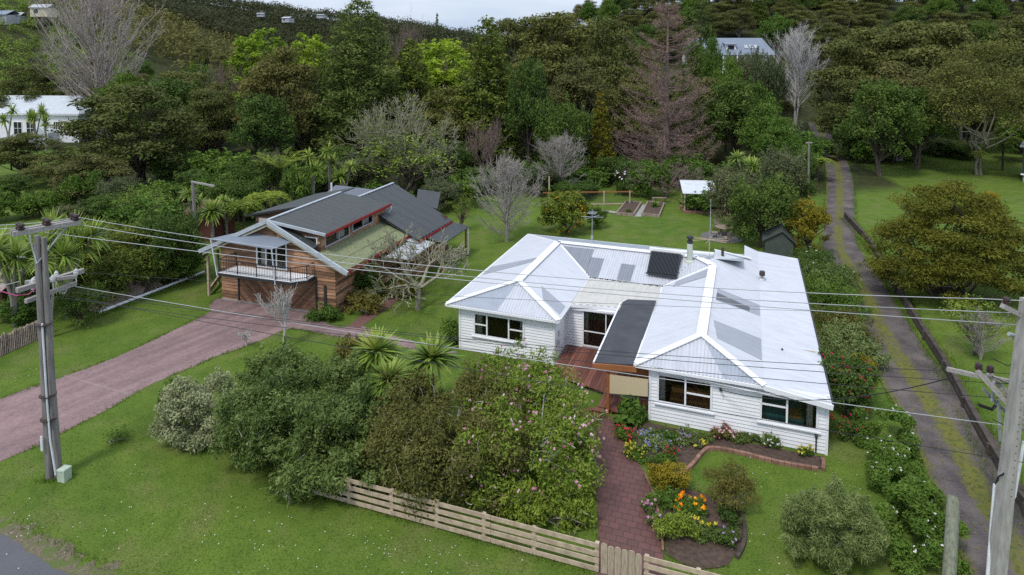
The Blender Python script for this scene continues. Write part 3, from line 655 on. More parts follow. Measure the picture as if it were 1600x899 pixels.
dk.build('deck', M['deck_red'], wh)
q = MB()
for kx in range(4): q.box(-9.9 + kx * .16, -8.9, .1 - kx * .02, .3 + .0 * kx, .02 + .05 * kx, .06 + .05 * kx)
q.box(-10.6, -9.0, -.5, .1, .0, .1); q.build('deck_step', M['deck_red'], wh)
q = MB(); q.tube([(-4.12, .48, 1.98), (-4.12, .3, 2.05), (-4.05, .25, 1.95)], .035, 6); q.tube([(-4.12, .47, 1.98), (-4.12, .47, 1.85)], .05, 6); q.build('service_bracket', M['charcoal'], wh)
q = MB(); q.tube([(-12.15, 5.6, .15), (-12.15, 5.6, 2.4)], .035, 6); q.build('downpipe', M['white_metal'], wh)
q = MB(); q.box(-12.19, -12.1, 4.2, 4.35, .8, 1.1); q.box(-12.19, -12.1, 4.2, 4.35, 1.25, 1.55); q.box(-12.19, -12.1, 3.95, 4.1, .9, 1.2); q.build('meter_box', M['roof_flash'], wh)
q = MB(); q.tube([(-.5, .44, .05), (-.5, .44, .7)], .03, 6); q.lathe([(.06, .68), (.07, .74), (.0, .8)], (-.5, .44, 0), 8); q.build('tap_post', M['dark_metal'], wh)

# ------------------------------------------------------------------ timber garage house
GO = P(345, 468, 0); GA = R(18)
gh = thing('timber_house', 'cedar clad two storey timber house with dark iron gable roofs, balcony and red fascias', 'house', (GO[0], GO[1], 0), -GA)
RX, RZ, EZ = 3.8, 5.4, 2.95; SL = (RZ - EZ) / 5.4
rf = MB()
zs_ = lambda x: RZ - abs(x - RX) * SL
rf.prism([(-1.3, -.1, zs_(-1.3)), (RX, -.1, RZ), (RX, 4.5, RZ), (-1.3, 4.5, zs_(-1.3))], (0, 0, -.06), 0)      # left slope, front
zm_ = lambda x, y=0: 3.55 - (x - 6.95) * .27
rf.prism([(6.9, 0, zm_(6.9)), (9.3, -.1, zm_(9.3)), (9.45, 7.6, zm_(9.45)), (6.9, 9.2, zm_(6.9))], (0, 0, -.06), 1); corrug(rf, [(6.9, 0), (9.3, -.1), (9.45, 7.6), (6.9, 9.2)], lambda x, y: zm_(x) + .003, 1, .15, .03, 1)    # mossy slope
rf.prism([(RX, -.05, zs_(RX) - .02), (6.9, -.05, zs_(6.9) - .02), (6.9, .9, zs_(6.9) - .02), (RX, .6, zs_(RX) - .02)], (0, 0, -.06), 0)
rf.prism([(RX, -.12, 5.46), (7.35, .7, 4.68), (7.35, 8.9, 4.68), (RX, 7.8, 5.46)], (0, 0, -.07), 0); corrug(rf, [(RX, -.12), (7.35, .7), (7.35, 8.9), (RX, 7.8)], lambda x, y: 5.463 - (x - RX) * .2197, 1, .15, .022, 0)                       # raised dormer roof
rf.prism([(-1.5, 4.3, 4.25), (RX, 3.9, 5.44), (RX, 9.8, 5.44), (-.2, 10.6, 4.5)], (0, 0, -.07), 0)                    # left dormer
rf.prism([(4.75, 7.9, 5.02), (10.25, 7.4, 2.62), (10.4, 13.0, 2.62), (4.9, 13.8, 5.02)], (0, 0, -.07), 2); corrug(rf, [(4.75, 7.9), (10.25, 7.4), (10.4, 13.0), (4.9, 13.8)], lambda x, y: 5.03 - (x - 4.82) * .437, 1, .5, .05, 2)           # back wing
rf.prism([(-.8, 9.6, 2.6), (4.75, 7.9, 5.02), (4.9, 13.8, 5.02), (-.8, 13.8, 2.6)], (0, 0, -.07), 2)
rf.prism([(10.2, 8.6, 2.5), (11.6, 8.8, 2.15), (11.7, 13.4, 2.15), (10.35, 13.0, 2.5)], (0, 0, -.05), 2)            # carport
rf.prism([(7.0, 13.6, 3.5), (8.6, 14.2, 3.1), (7.9, 16.4, 3.9), (6.3, 15.4, 4.3)], (0, 0, -.06), 2)
rf.prism([(-3.2, 15.8, 3.0), (1.2, 15.3, 3.0), (1.2, 17.2, 3.5), (-3.2, 17.8, 3.5)], (0, 0, -.06), 3)
roofg = rf.build('roof', [M['dark_iron'], M['moss_roof'], M['dark_iron_x'], corr('rear_bluish_roof', (.13, .14, .17), (.1, .11, .135), 'X', pitch=.3)], gh)
q = MB(); q.prism([(9.3, 7.0, 2.75), (10.25, 7.2, 2.5), (10.3, 8.6, 2.5), (9.4, 8.6, 2.9)], (0, 0, -.03)); q.prism([(9.6, 3.9, 2.5), (11.0, 4.6, 2.25), (11.0, 8.5, 2.25), (9.6, 8.0, 2.6)], (0, 0, -.03)); q.build('lean_to_roof', M['pale_sheet'], gh)
q = MB()                                                # red fascias
q.beam((7.4, .7, 4.6), (7.4, 8.9, 4.6), .05, .17); q.beam((9.5, -.05, 2.84), (9.52, 7.6, 2.82), .05, .17); q.beam((10.32, 7.4, 2.52), (10.45, 13.0, 2.52), .05, .15); q.beam((-1.53, 4.3, 4.17), (-.25, 10.6, 4.4), .05, .1); q.beam((-1.33, -.1, 2.98), (-1.33, 4.5, 2.98), .05, .12)
split_build(q, 'fascia', M['red_trim'], gh)
q = MB(); q.beam((-1.4, -.2, zs_(-1.4)), (RX, -.2, RZ + .02), .12, .25); q.beam((RX, -.2, RZ + .02), (9.45, -.2, zs_(9.45) - .05), .12, .25)
q.beam((RX, -.16, 5.45), (7.4, .66, 4.66), .1, .17); q.beam((-1.53, 4.25, 4.22), (RX, 3.85, 5.4), .06, .14, 1); q.beam((RX, .0, 5.5), (RX, 7.9, 5.5), .22, .05); q.beam((4.8, 7.9, 5.06), (4.9, 13.8, 5.06), .22, .05)
q.build('barge_board', [M['grey_barge'], M['charcoal']], gh)
q = MB(); q.beam((-1.2, -.13, zs_(-1.2) - .26), (RX, -.13, RZ - .24), .06, .12); q.beam((RX, -.13, RZ - .24), (9.2, -.13, zs_(9.2) - .26), .06, .12); q.build('barge_trim', M['cream_trim'], gh)
def gwall(a, b_, z0, z1, holes=(), **kw):
    q = MB(); wall(q, a, b_, z0, z1, holes, board=.2, lap=.035, var=True, **kw); return q.build('wall', M['cedar'], gh)
gwall((0, .15), (8.4, .15), 0, 5.2, [(2.75, 5.0, 2.4, 4.1), (1.35, 7.05, 0, 2.05)], seed=1, top=lambda s: zs_(s) - .2)
gwall((8.4, .15), (8.5, 7.5), 0, 3.2, seed=2)
gwall((0, 9), (0, .15), 0, 3.5, seed=3)
gwall((6.95, .75), (6.95, 8.8), 3.5, 4.68, [(.45, 3.2, 3.68, 4.45), (3.55, 6.2, 3.78, 4.45)], seed=4)
q = MB(); wall(q, (RX, .72), (6.95, .72), 3.7, 5.3, [(1.2, 3.0, 3.95, 4.45)], board=.17, lap=.02, var=True, seed=5, top=lambda s: 5.4 - s * .24); q.build('wall', M['cedar'], gh)
gwall((-1.0, 4.6), (RX, 4.3), 3.0, 5.2, [(.3, 2.6, 3.4, 4.1)], seed=6, top=lambda s: 4.28 + s * .23); gwall((-.2, 10.4), (-1.0, 4.6), 2.6, 4.3, seed=16)
gwall((8.5, 7.5), (10.0, 7.6), 0, 2.6, seed=7); gwall((10.0, 7.6), (10.1, 12.8), 0, 2.6, seed=8); gwall((10.1, 12.8), (-.5, 13.2), 0, 3.0, seed=9); gwall((-.5, 13.2), (0, 9), 0, 3.0, seed=10)
window(gh, (6.95, .75), (6.95, 8.8), .45, 3.2, 3.68, 4.45, (.55,), (), mats=('grey_barge', 'glass'), fw=.06, sill=False); window(gh, (6.95, .75), (6.95, 8.8), 3.55, 6.2, 3.78, 4.45, (.5,), (), mats=('grey_barge', 'glass'), fw=.06, sill=False)
window(gh, (RX, .72), (6.95, .72), 1.2, 3.0, 3.95, 4.45, (), (), mats=('white_metal', 'glass'), fw=.06, sill=False)
window(gh, (-1.0, 4.6), (RX, 4.3), .3, 2.6, 3.4, 4.1, (.3,), (), mats=('grey_barge', 'glass'), fw=.06, sill=False)
window(gh, (0, .15), (8.4, .15), 2.75, 5.0, 2.4, 4.1, (.32, .66), ((1, .55), (2, .55)), mats=('white_metal', 'glass'), fw=.07, sill=False, name='sliding_door')
q = MB(); xs = np.linspace(.3, 2.2, 9)
for (x0, x1, y, z0, z1) in ((2.85, 3.3, .4, 2.4, 4.0), (4.8, 4.97, .4, 2.4, 4.0)):
    q.poly([(x0, y, z0), (x1, y, z0), (x1, y, z1), (x0, y, z1)])
for y0, y1 in ((2.9, 3.8), (6.0, 6.9)): q.poly([(6.7, y0, 3.7), (6.7, y1, 3.7), (6.7, y1, 4.5), (6.7, y0, 4.5)])
q.build('curtain', M['curtain'], gh)
q = MB(); q.box(.1, 6.6, .6, 8, 2.32, 2.36); q.poly([(.2, 3.5, 2.4), (6.6, 3.5, 2.4), (6.6, 3.5, 4.4), (.2, 3.5, 4.4)]); q.build('room', M['room'], gh)
q = MB(); rr = np.random.default_rng(8)                    # garage door of diagonal boards
def diag(q, x0, x1, z0, z1, sgn):
    step = .2; L_ = (x1 - x0) + (z1 - z0)
    for kx in range(int(L_ / step) + 1):
        c0, c1 = kx * step, (kx + 1) * step - .012; pts = []
        for c in (c0, c1):
            l = []
            for (x, z) in ((0, c), (c, 0)):
                l.append((x, z))
            pts.append(l)
        poly = [pts[0][0], pts[0][1], pts[1][1], pts[1][0]]
        W_, H_ = x1 - x0, z1 - z0
        def clip(pl, f):
            o = []
            for a, b_ in zip(pl, pl[1:] + pl[:1]):
                fa, fb = f(a), f(b_)
                if fa >= 0: o.append(a)
                if fa * fb < 0: tt = fa / (fa - fb); o.append((a[0] + (b_[0] - a[0]) * tt, a[1] + (b_[1] - a[1]) * tt))
            return o
        poly = clip(poly, lambda p: W_ - p[0])
        if len(poly) > 2: poly = clip(poly, lambda p: H_ - p[1])
        if len(poly) > 2:
            pp = [((x0 + x) if sgn > 0 else (x1 - x), .12, z0 + z) for x, z in poly]
            q.poly(pp if sgn > 0 else pp[::-1], 0, rr.random())
diag(q, 1.4, 4.2, .02, 2.05, 1); diag(q, 4.2, 7.0, .02, 2.05, -1); q.box(1.38, 7.02, .16, .2, 0, 2.05); q.build('garage_door', M['cedar'], gh)
q = MB(); q.box(1.3, 1.4, .06, .16, 0, 2.2); q.box(7.02, 7.12, .06, .16, 0, 2.2); q.box(7.62, 7.78, .05, .15, .3, 1.75); q.build('door_trim', M['charcoal'], gh)
q = MB(); q.box(0, 8.4, .02, .13, -.05, .06); q.build('plinth', M['concrete'], gh)
q = MB(); q.prism([(1.0, -1.2, 2.3), (6.25, -1.2, 2.3), (6.95, -.6, 2.3), (6.95, .12, 2.3), (1.3, .12, 2.3)], (0, 0, -.05)); q.build('balcony_floor', M['white_paint'], gh)
q = MB(); q.prism([(.98, -1.24, 2.245), (6.28, -1.24, 2.245), (7.0, -.62, 2.245), (7.0, .12, 2.245), (1.28, .12, 2.245)], (0, 0, -.16)); q.build('balcony_beam', M['charcoal'], gh)
q = MB(); path = [(1.2, .1), (1.03, -1.18), (6.24, -1.18), (6.92, -.58), (6.92, .1)]
for a, b_ in zip(path[:-1], path[1:]):
    a = np.array(a); b_ = np.array(b_); n = max(2, int(np.linalg.norm(b_ - a) / .115))
    for z, t_ in ((2.42, .03), (3.1, .045)): q.beam((*a, z), (*b_, z), t_, t_)
    for kx in range(n + 1):
        p = a + (b_ - a) * kx / n; big = kx % 12 == 0; q.beam((*p, 2.3), (*p, 3.1), .05 if big else .016, .05 if big else .016)
q.build('balcony_railing', M['charcoal'], gh)
q = MB(); n = 12; gV = []; c4 = [(.35, .2, 4.15), (6.2, -1.0, 4.0), (6.6, .1, 4.35), (1.2, .15, 4.45)]
C4 = np.array([(-.1, -.75, 4.12), (4.75, -.95, 4.0), (6.0, .3, 4.45), (1.6, .1, 4.5)])
for kx in range(n + 1):
    for j in range(n + 1):
        u_, v_ = kx / n, j / n; p = (1 - u_) * (1 - v_) * C4[0] + u_ * (1 - v_) * C4[1] + u_ * v_ * C4[2] + (1 - u_) * v_ * C4[3]
        gV.append(p - [0, 0, .5 * u_ * (1 - u_) * v_ * (1 - v_) * 2])
i = (np.arange(n)[:, None] * (n + 1) + np.arange(n)[None, :]).ravel(); gV = np.array(gV)
q.add(gV, np.stack([i, i + 1, i + n + 2, i + n + 1], 1)); q.add(gV - [0, 0, .012], np.stack([i, i + n + 1, i + n + 2, i + 1], 1)); q.build('shade_sail', M['sail'], gh, smooth=True)
q = MB(); q.tube([(.95, -1.26, 2.1), (.1, -.8, 4.15)], .04, 6); q.build('sail_pole', M['grey_barge'], gh); q = MB(); q.tube([(5.2, -1.26, 2.0), (4.75, -.95, 4.02)], .04, 6); q.build('sail_pole', M['grey_barge'], gh)
q = MB(); q.tube([(7.4, 8.75, 4.55), (7.45, 8.8, 4.35), (7.1, 8.8, 3.9), (7.2, 8.8, 3.5)], .045, 6); q.build('downpipe', M['white_metal'], gh); q = MB(); q.tube([(9.45, 7.3, 2.85), (9.5, 7.5, 2.7), (9.3, 7.6, 2.2)], .045, 6); q.build('downpipe', M['white_metal'], gh)
q = MB(); q.tube([(.8, 11.2, 4.4), (.8, 11.2, 5.3)], .07, 8); q.build('vent_pipe', M['white_metal'], gh)
for x, y in ((11.5, 13.1), (11.4, 9.0)):
    q = MB(); q.box(x - .06, x + .06, y - .06, y + .06, 0, 2.15); q.build('carport_post', M['cedar'], gh)
q = MB(); q.box(11.62, 11.7, 13.1, 13.2, 0, 2.1); q.build('downpipe', M['white_metal'], gh)
# lean-to on the left of the house
q = MB(); q.beam((-2.2, 2.2, 0), (-2.2, 2.2, 2.3), .14, .14); q.beam((-1.2, .3, 0), (-1.2, .3, 2.6), .14, .14); q.beam((-1.2, .3, .3), (-2.2, 2.4, .5), .1, .3); q.build('lean_to_post', M['wood_rail'], gh)
q = MB(); q.prism([(-2.9, 1.6, 2.55), (-1.2, .2, 2.95), (-1.2, 5.5, 2.95), (-2.9, 5.5, 2.55)], (0, 0, -.05)); q.build('lean_to_roof', M['black_roof'], gh)
#@@NEXT
# ------------------------------------------------------------------ power poles and wires
lp = thing('power_pole', 'tall grey timber power pole beside the pink driveway with two levels of crossarms', 'power pole', (-17.1, 22.85, 0), 0)
def rel(p, o): return np.array(p, float) - np.array([o.location.x, o.location.y, o.location.z])
q = MB(); q.tube([(-.12, 0, -.3), (-.15, 0, 3), (-.17, .0, 9.2)], [.14, .125, .1], 12); q.build('pole', M['pole_wood'], lp, smooth=True)
q = MB(); q.tube([(.17, .05, -.3), (.08, .05, 4), (.0, .1, 9.1)], [.13, .115, .092], 12); q.build('pole', M['pole_wood'], lp, smooth=True)
aL, aR = rel(P(20, 366, 9.35), lp), rel(P(126, 347, 9.35), lp); ad = norm(aR - aL); an_ = np.array([-ad[1], ad[0], 0])
q = MB(); q.beam(aL, aR, .15, .18); q.beam(aL + an_ * .3, aR + an_ * .3, .14, .17)
split_build(q, 'crossarm', M['arm_wood'], lp)
TOPI = []
q = MB()
for s in (.12, .5, .93):
    for o_ in (0, .28):
        c = aL + (aR - aL) * s + an_ * o_; q.lathe([(.05, .06), (.11, .1), (.12, .17), (.07, .2), (.11, .23), (.1, .3), (.03, .33)], c, 10)
    TOPI.append(c + [0, 0, .3] + np.array(lp.location))
split_build(q, 'insulator', M['insul'], lp)
q = MB(); mid = (aL + aR) / 2 - [0, 0, .95]
for s in (.22, .78): q.beam(aL + (aR - aL) * s - [0, 0, .08], np.array([-.1, -.16, 8.2]), .04, .04)
split_build(q, 'brace', M['steel'], lp)
bL, bR = rel(P(26, 454, 7.15), lp), rel(P(130, 423, 7.15), lp); cL, cR = rel(P(40, 471, 6.75), lp), rel(P(118, 443, 6.75), lp)
q = MB(); q.beam(bL, bR, .17, .17); q.beam(cL, cR, .15, .15); q.beam(bL * .55 + bR * .45 + an_ * .5 - ad * .6, bL * .3 + bR * .7 - an_ * .4 + ad * .3, .12, .12)
split_build(q, 'crossarm', M['arm_wood'], lp)
q = MB()
for s, o_ in ((.25, .15), (.42, .3), (.6, .2), (.85, -.25), (.5, -.2), (.33, -.15)):
    c = bL + (bR - bL) * s + an_ * o_; q.lathe([(.02, -.3), (.03, -.06), (.08, 0), (.09, .1), (.05, .13), (.08, .16), (.03, .24)], c, 8)
split_build(q, 'insulator', M['insul_w'], lp)
q = MB(); an2 = np.linspace(0, 2.6, 9)
q.tube([bL + (bR - bL) * .35 + np.array([.35 * math.cos(a) - .1, .0, .3 * math.sin(a) - .05]) for a in np.linspace(.4, 3.9, 9)], .022, 5, 0)
q.tube([rel(D(0, 455, 22.9), lp), rel(D(25, 462, 23), lp), rel(D(45, 460, 23), lp), rel(D(58, 448, 23.2), lp)], .022, 5, 1)
q.tube([cL + (cR - cL) * .6, cL + (cR - cL) * .75 - [0, 0, .25], cL + (cR - cL) * .9 + [0, 0, .05]], .02, 5, 0); q.build('jumper_cable', [M['pvc'], M['magenta']], lp)
q = MB(); q.tube([(.02, -.2, 6.0), (.06, -.2, 3), (.12, -.22, 1.6), (.28, -.25, .3)], .035, 7); q.build('conduit', M['pvc'], lp, smooth=True)
q = MB()
for z in (5.9, 3.2, 2.3): q.lathe([(.285, z), (.285, z + .03)], (-.05, .0, 0), 14)
split_build(q, 'strap', M['dark_metal'], lp)
q = MB(); q.box(-.24, -.16, -.24, -.2, 1.2, 1.75); q.build('pole_tag', M['pvc'], lp)
ub = thing('utility_box', 'pale green plastic utility box on the grass at the foot of the timber pole', 'utility box', P(101, 750), R(-12))
q = MB(); q.prism([(-.16, -.16, 0), (.16, -.16, 0), (.16, .16, 0), (-.16, .16, 0)], (0, 0, .42)); q.build('box', M['green_box'], ub)
q = MB(); q.lathe([(.25, 0), (.23, .05), (.1, .08)], (0, 0, .42), 4); q.build('lid', M['green_box'], ub); ub.children[1].rotation_euler = (0, 0, R(45))

rpB = P(1553, 930); rpo = thing('power_pole', 'leaning grey concrete power pole on the right with wooden arms and grey conduits', 'power pole', rpB, 0)
top = np.array([.78, .35, 8.75])
q = MB(); Vv = []
for s, wx, wy in ((-.04, .17, .2), (1, .1, .14)):
    c = top * s
    for a, b_ in ((-1, -1), (1, -1), (1, 1), (-1, 1)): Vv.append(c + [a * wx, b_ * wy, 0])
q.add(Vv, [(0, 1, 5, 4), (1, 2, 6, 5), (2, 3, 7, 6), (3, 0, 4, 7), (4, 5, 6, 7), (3, 2, 1, 0)])
q.build('pole', M['pole_conc'], rpo)
q = MB()
for kx in range(26):
    s = .35 + kx * .024; c = top * s + [.03, -(.2 - .06 * s) - .004, 0]; q.lathe([(.018, 0), (.018, .001)], (0, 0, 0), 6); q.V[-1] = np.array([[c[0] + v[0], c[1] - v[2], c[2] + v[1]] for v in q.V[-1]])
q.build('bolt_hole', M['dark_metal'], rpo)
rA, rB2 = rel(D(1566, 478, 18.0), rpo), rel(D(1700, 545, 18.7), rpo)
q = MB(); q.beam(rA, rB2, .12, .14); q.beam(rel(D(1480, 577, 18.7), rpo), rel(D(1530, 588, 18.6), rpo), .1, .12); q.beam(rel(D(1527, 580, 18.6), rpo), rel(D(1610, 668, 17.9), rpo), .11, .13)
q.beam(rel(D(1545, 583, 19.1), rpo), rel(D(1625, 672, 18.4), rpo), .11, .13); q.beam(rel(D(1536, 608, 18.7), rpo), rel(D(1600, 672, 18.3), rpo), .09, .1); q.beam(rel(D(1540, 588, 18.8), rpo), rel(D(1600, 600, 18.8), rpo), .09, .09)
split_build(q, 'crossarm', M['arm_wood'], rpo)
q = MB()
for px, py in ((1572, 477), (1604, 494), (1529, 579), (1547, 583)):
    c = rel(D(px, py, 18.2 if py < 550 else 18.7), rpo); q.lathe([(.04, 0), (.1, .04), (.11, .11), (.07, .13), (.1, .16), (.08, .22), (.02, .25)], c, 10)
split_build(q, 'insulator', M['insul'], rpo)
q = MB(); q.tube([rel(D(1576, 522, 18.3), rpo), rel(D(1589, 527, 18.3), rpo), rel(D(1592, 550, 18.3), rpo)], [.06, .08, .05], 8); q.beam(rel(D(1553, 597, 18.5), rpo), rel(D(1550, 628, 18.5), rpo), .06, .06); q.beam(rel(D(1560, 625, 18.5), rpo), rel(D(1563, 690, 18.4), rpo), .06, .06); split_build(q, 'bracket', M['steel'], rpo)
q = MB(); q.tube([rel(D(1555, 757, 18.3), rpo), rel(D(1541, 930, 17.7), rpo)], .055, 9, 0); q.tube([rel(D(1600, 690, 18.3), rpo), rel(D(1585, 775, 18.2), rpo), rel(D(1572, 800, 18.1), rpo), rel(D(1560, 930, 17.6), rpo)], .045, 8, 0)
q.prism([rel(D(1566, 690, 18.0), rpo), rel(D(1590, 690, 18.0), rpo), rel(D(1585, 735, 17.95), rpo), rel(D(1562, 735, 17.95), rpo)], (0, .02, 0), 1); q.build('conduit', [M['pvc'], M['steel']], rpo)
q = MB(); q.tube([rel(D(1594, 680, 17.9), rpo), rel(D(1589, 722, 17.8), rpo), rel(D(1574, 737, 17.8), rpo), rel(D(1560, 745, 17.9), rpo), rel(D(1556, 757, 18.1), rpo)], .022, 6); q.tube([rel(D(1530, 633, 18.4), rpo), rel(D(1550, 640, 18.4), rpo), rel(D(1556, 633, 18.4), rpo)], .05, 6)
for py in (560, 588, 610, 655): q.tube([rel(D(1550, py, 18.4), rpo), rel(D(1575, py + 12, 18.2), rpo), rel(D(1595, py + 2, 18.2), rpo)], .014, 5)
split_build(q, 'cable', M['pvc_black'], rpo)

sb = P(1481, 932); stub = thing('timber_stub_post', 'short round mossy timber post standing beside the track in front of the concrete pole', 'post', sb)
q = MB(); tp = rel(D(1490, 775, 18.72), stub); q.tube([(0, 0, -.2), tp * .5, tp], [.185, .178, .17], 16); q.build('post', M['lichen_wood'], stub, smooth=False)
q = MB(); q.tube([(.19, -.03, -.2), tp + [.18, -.03, -.35]], .012, 5); q.build('stay_wire', M['steel'], stub)
sp_ = G(308, 396); spo = thing('service_pole', 'slim timber service pole with one side arm behind the left end of the cedar house', 'pole', sp_)
tp = D(301, 284, sp_[1]) - sp_; q = MB(); q.tube([(0, 0, 0), tp], [.17, .12], 9); q.build('pole', M['pole_wood'], spo, smooth=True)
q = MB(); q.beam(tp - [.1, 0, .0], D(335, 291, sp_[1] - .6) - sp_, .12, .13); q.build('crossarm', M['arm_wood'], spo)
sp_ = G(1263, 308); spo = thing('service_pole', 'thin bare timber pole standing left of the gravel track in front of the bush', 'pole', sp_)
tp = D(1264, 222, sp_[1]) - sp_; q = MB(); q.tube([(0, 0, 0), tp], [.15, .1], 8); q.build('pole', M['pole_wood'], spo, smooth=True)
q = MB(); q.beam(tp - [.35, 0, .1], tp + [.35, 0, -.1], .1, .1); q.build('crossarm', M['arm_wood'], spo)

def wire(a, b_, sag, rad, mat, label, ext=0, group='overhead power wires'):
    a = np.array(a); b_ = np.array(b_); t_ = np.linspace(0, 1 + ext, 34)
    pts = a + (b_ - a) * t_[:, None]; pts[:, 2] -= 4 * sag * t_ * (1 - t_) * np.where(t_ > 1, .3, 1)
    q = MB(); q.tube(pts, rad, 5); o = q.build('power_wire', M[mat], None, smooth=True); tag(o, label, 'power line', group); return o
U1, U2, U3 = D(122, 343, 24.9), D(104, 348, 24.2), D(66, 361, 23.6)
U1 = TOPI[2] + np.array([0, 0, .02]); U2 = TOPI[1]; U3 = TOPI[0]
wire(D(123, 340, 24.7), D(1572, 468, 18.2), .62, .013, 'wire', 'uppermost bright wire from the timber pole over both roofs to the pole on the right', .12)
wire(D(117, 350, 24.2), D(1606, 490, 18.4), .55, .013, 'wire', 'middle wire of the upper three crossing in front of the white roof', .1)
wire(D(70, 363, 23.7), D(1640, 511, 18.5), .30, .013, 'wire', 'lowest of the upper three wires, starting at the left end of the top crossarm', .1)
wire(D(118, 448, 24.2), D(1600, 669, 18.2), .18, .012, 'wire', 'pale lower wire passing above the cabbage trees and in front of the white house windows', .1)
wire(D(112, 452, 24.4), D(1560, 583, 18.9), .5, .010, 'wire_dark', 'highest thin dark wire from the lower crossarms of the timber pole', .1)
wire(D(100, 455, 24.0), D(1575, 600, 18.8), .38, .010, 'wire_dark', 'second thin dark wire from the lower crossarms, just under the highest dark one', .1)
wire(D(60, 460, 23.5), D(1600, 625, 18.4), .3, .010, 'wire_dark', 'third thin dark wire crossing the black porch roof', .1)
wire(D(90, 460, 24.0), D(1600, 723, 18.0), .12, .010, 'wire_dark', 'lowest thin dark wire passing below the white house windows and over the hedge', .1)
wire(D(125, 425, 25), D(1530, 492, 30), .3, .008, 'wire_dark', 'thin dark wire running behind the others across the house roofs', .1)
hb = HO[:2] + np.array([-4.05 * math.cos(HA) + .3 * math.sin(HA), 4.05 * math.sin(HA) + .3 * math.cos(HA)])
wire((hb[0], hb[1], 1.97), D(1487, 590, 18.7), .55, .016, 'wire_dark', 'thick black service cable from the white house wall bracket to the concrete pole', 0, None)
for kx, (c, pe, lab) in enumerate(((D(120, 340, 24.7), (-60, 352), 'farthest wire leaving the timber pole towards the left edge'), (D(85, 347, 24.2), (-60, 358), 'middle wire leaving the timber pole towards the left edge'), (D(30, 360, 23.2), (-60, 369), 'nearest wire leaving the timber pole towards the left edge'), (D(30, 440, 23.2), (-60, 446), 'low wire leaving the lower crossarm towards the left edge'))):
    wire(c, D(*pe, 24.5 - kx * .7), .12, .013, 'wire', lab)

# ------------------------------------------------------------------ timber fence, gate, pickets along the road
FA = R(19.4); FO = P(936, 897); cA, sA = math.cos(FA), math.sin(FA)
def fw(s, y=0): return (FO[0] + s * cA + y * sA, FO[1] - s * sA + y * cA, 0)
def rail_fence(s0, s1, label, posts, hts=(.14, .39, .64, .89)):
    o = thing('rail_fence', label, 'fence', fw(s0), -FA); rr = np.random.default_rng(int(abs(s0) * 7))
    for z in hts:
        q = MB(); L_ = s1 - s0; n = max(1, round(L_ / 3.4)); e = np.linspace(0, L_, n + 1)
        for a, b_ in zip(e[:-1], e[1:]): q.beam((a, 0, z + rr.normal() * .012), (b_ - .01, 0, z + rr.normal() * .012), .03, .145)
        q.build('rail', M['wood_rail'], o)
    for s in posts:
        q = MB(); q.box(s - s0 - .06, s - s0 + .06, .02, .14, -.1, .93 + rr.normal() * .015); q.build('post', M['wood_rail'], o)
    return o
rail_fence(-10.6, 0, 'long weathered four rail timber fence running under the bushes left of the gate', (-10.5, -8.9, -7.2, -5.5, -3.8, -2.1, -.08))
rail_fence(1.34, 4.25, 'short pale timber rail fence right of the gate', (1.42, 2.9, 4.15))
gt = thing('picket_gate', 'weathered garden gate of six round topped pickets at the end of the brick path', 'gate', fw(.03), -FA)
for kx in range(6):
    x0 = .02 + kx * .208; hh = .98 + (.03, -.01, .02, 0, .03, -.02)[kx]; q = MB(); prof = [(x0, 0, .05), (x0 + .19, 0, .05), (x0 + .19, 0, hh - .07)] + [(x0 + .095 + .095 * math.cos(a), 0, hh - .07 + .07 * math.sin(a)) for a in np.linspace(.3, 2.84, 7)] + [(x0, 0, hh - .07)]
    q.prism(prof, (0, .025, 0)); q.build('picket', M['picket'], gt)
q = MB(); q.box(.02, 1.25, .03, .07, .2, .3); q.box(.02, 1.25, .03, .07, .7, .8); q.build('gate_rail', M['picket'], gt)
pf = thing('picket_fence', 'grey upright picket fence at the bottom edge right of the rail fence', 'fence', fw(4.3), -FA); rr = np.random.default_rng(4)
for kx in range(16):
    x0 = kx * .155; q = MB(); q.box(x0, x0 + .13, 0, .022, .03, 1.05 + rr.normal() * .03); q.build('picket', M['picket'], pf)
q = MB(); q.box(0, 2.5, .03, .08, .25, .34); q.box(0, 2.5, .03, .08, .78, .87); q.box(1.1, 1.2, .08, .18, 0, .9); q.build('fence_rail', M['picket'], pf)
# brick edging
def edging(pts, name, label, w_=.13, hgt=.14, mat='brickedge'):
    pts = smooth_pts(pts, 8); d = np.linalg.norm(np.diff(pts, axis=0), axis=1); s = np.concatenate([[0], np.cumsum(d)]); n = int(s[-1] / .235); q = MB(); rr = np.random.default_rng(3)
    for kx in range(n):
        a = np.array([np.interp(kx * .235, s, pts[:, 0]), np.interp(kx * .235, s, pts[:, 1]), hgt / 2]); b_ = np.array([np.interp(kx * .235 + .222, s, pts[:, 0]), np.interp(kx * .235 + .222, s, pts[:, 1]), hgt / 2])
        q.beam(a, b_, w_, hgt + rr.normal() * .006, 0, rr.random())
    return tag(q.build(name, M[mat]), label, 'edging')
edging([P(*p)[:2] for p in ((1018, 741), (1040, 745), (1062, 744), (1083, 728), (1096, 712), (1112, 703), (1160, 711), (1215, 725), (1286, 737))], 'brick_edging', 'curving brick edging round the flower bed in front of the white house')
edging([P(*p)[:2] for p in ((1286, 737), (1287, 727), (1284, 717))], 'brick_edging', 'short brick edging at the right end of the bed beside the house corner')
edging([P(*p)[:2] for p in ((1006, 741), (1019, 768), (1028, 800), (1034, 835), (1036, 868))], 'path_edging', 'thin brick kerb along the right side of the front garden path', .07, .08)
edging([P(*p)[:2] for p in ((1150, 798), (1162, 815), (1163, 850), (1148, 880))], 'path_edging', 'dark low timber edging at the right of the marigold bed', .12, .12, 'sleeper')
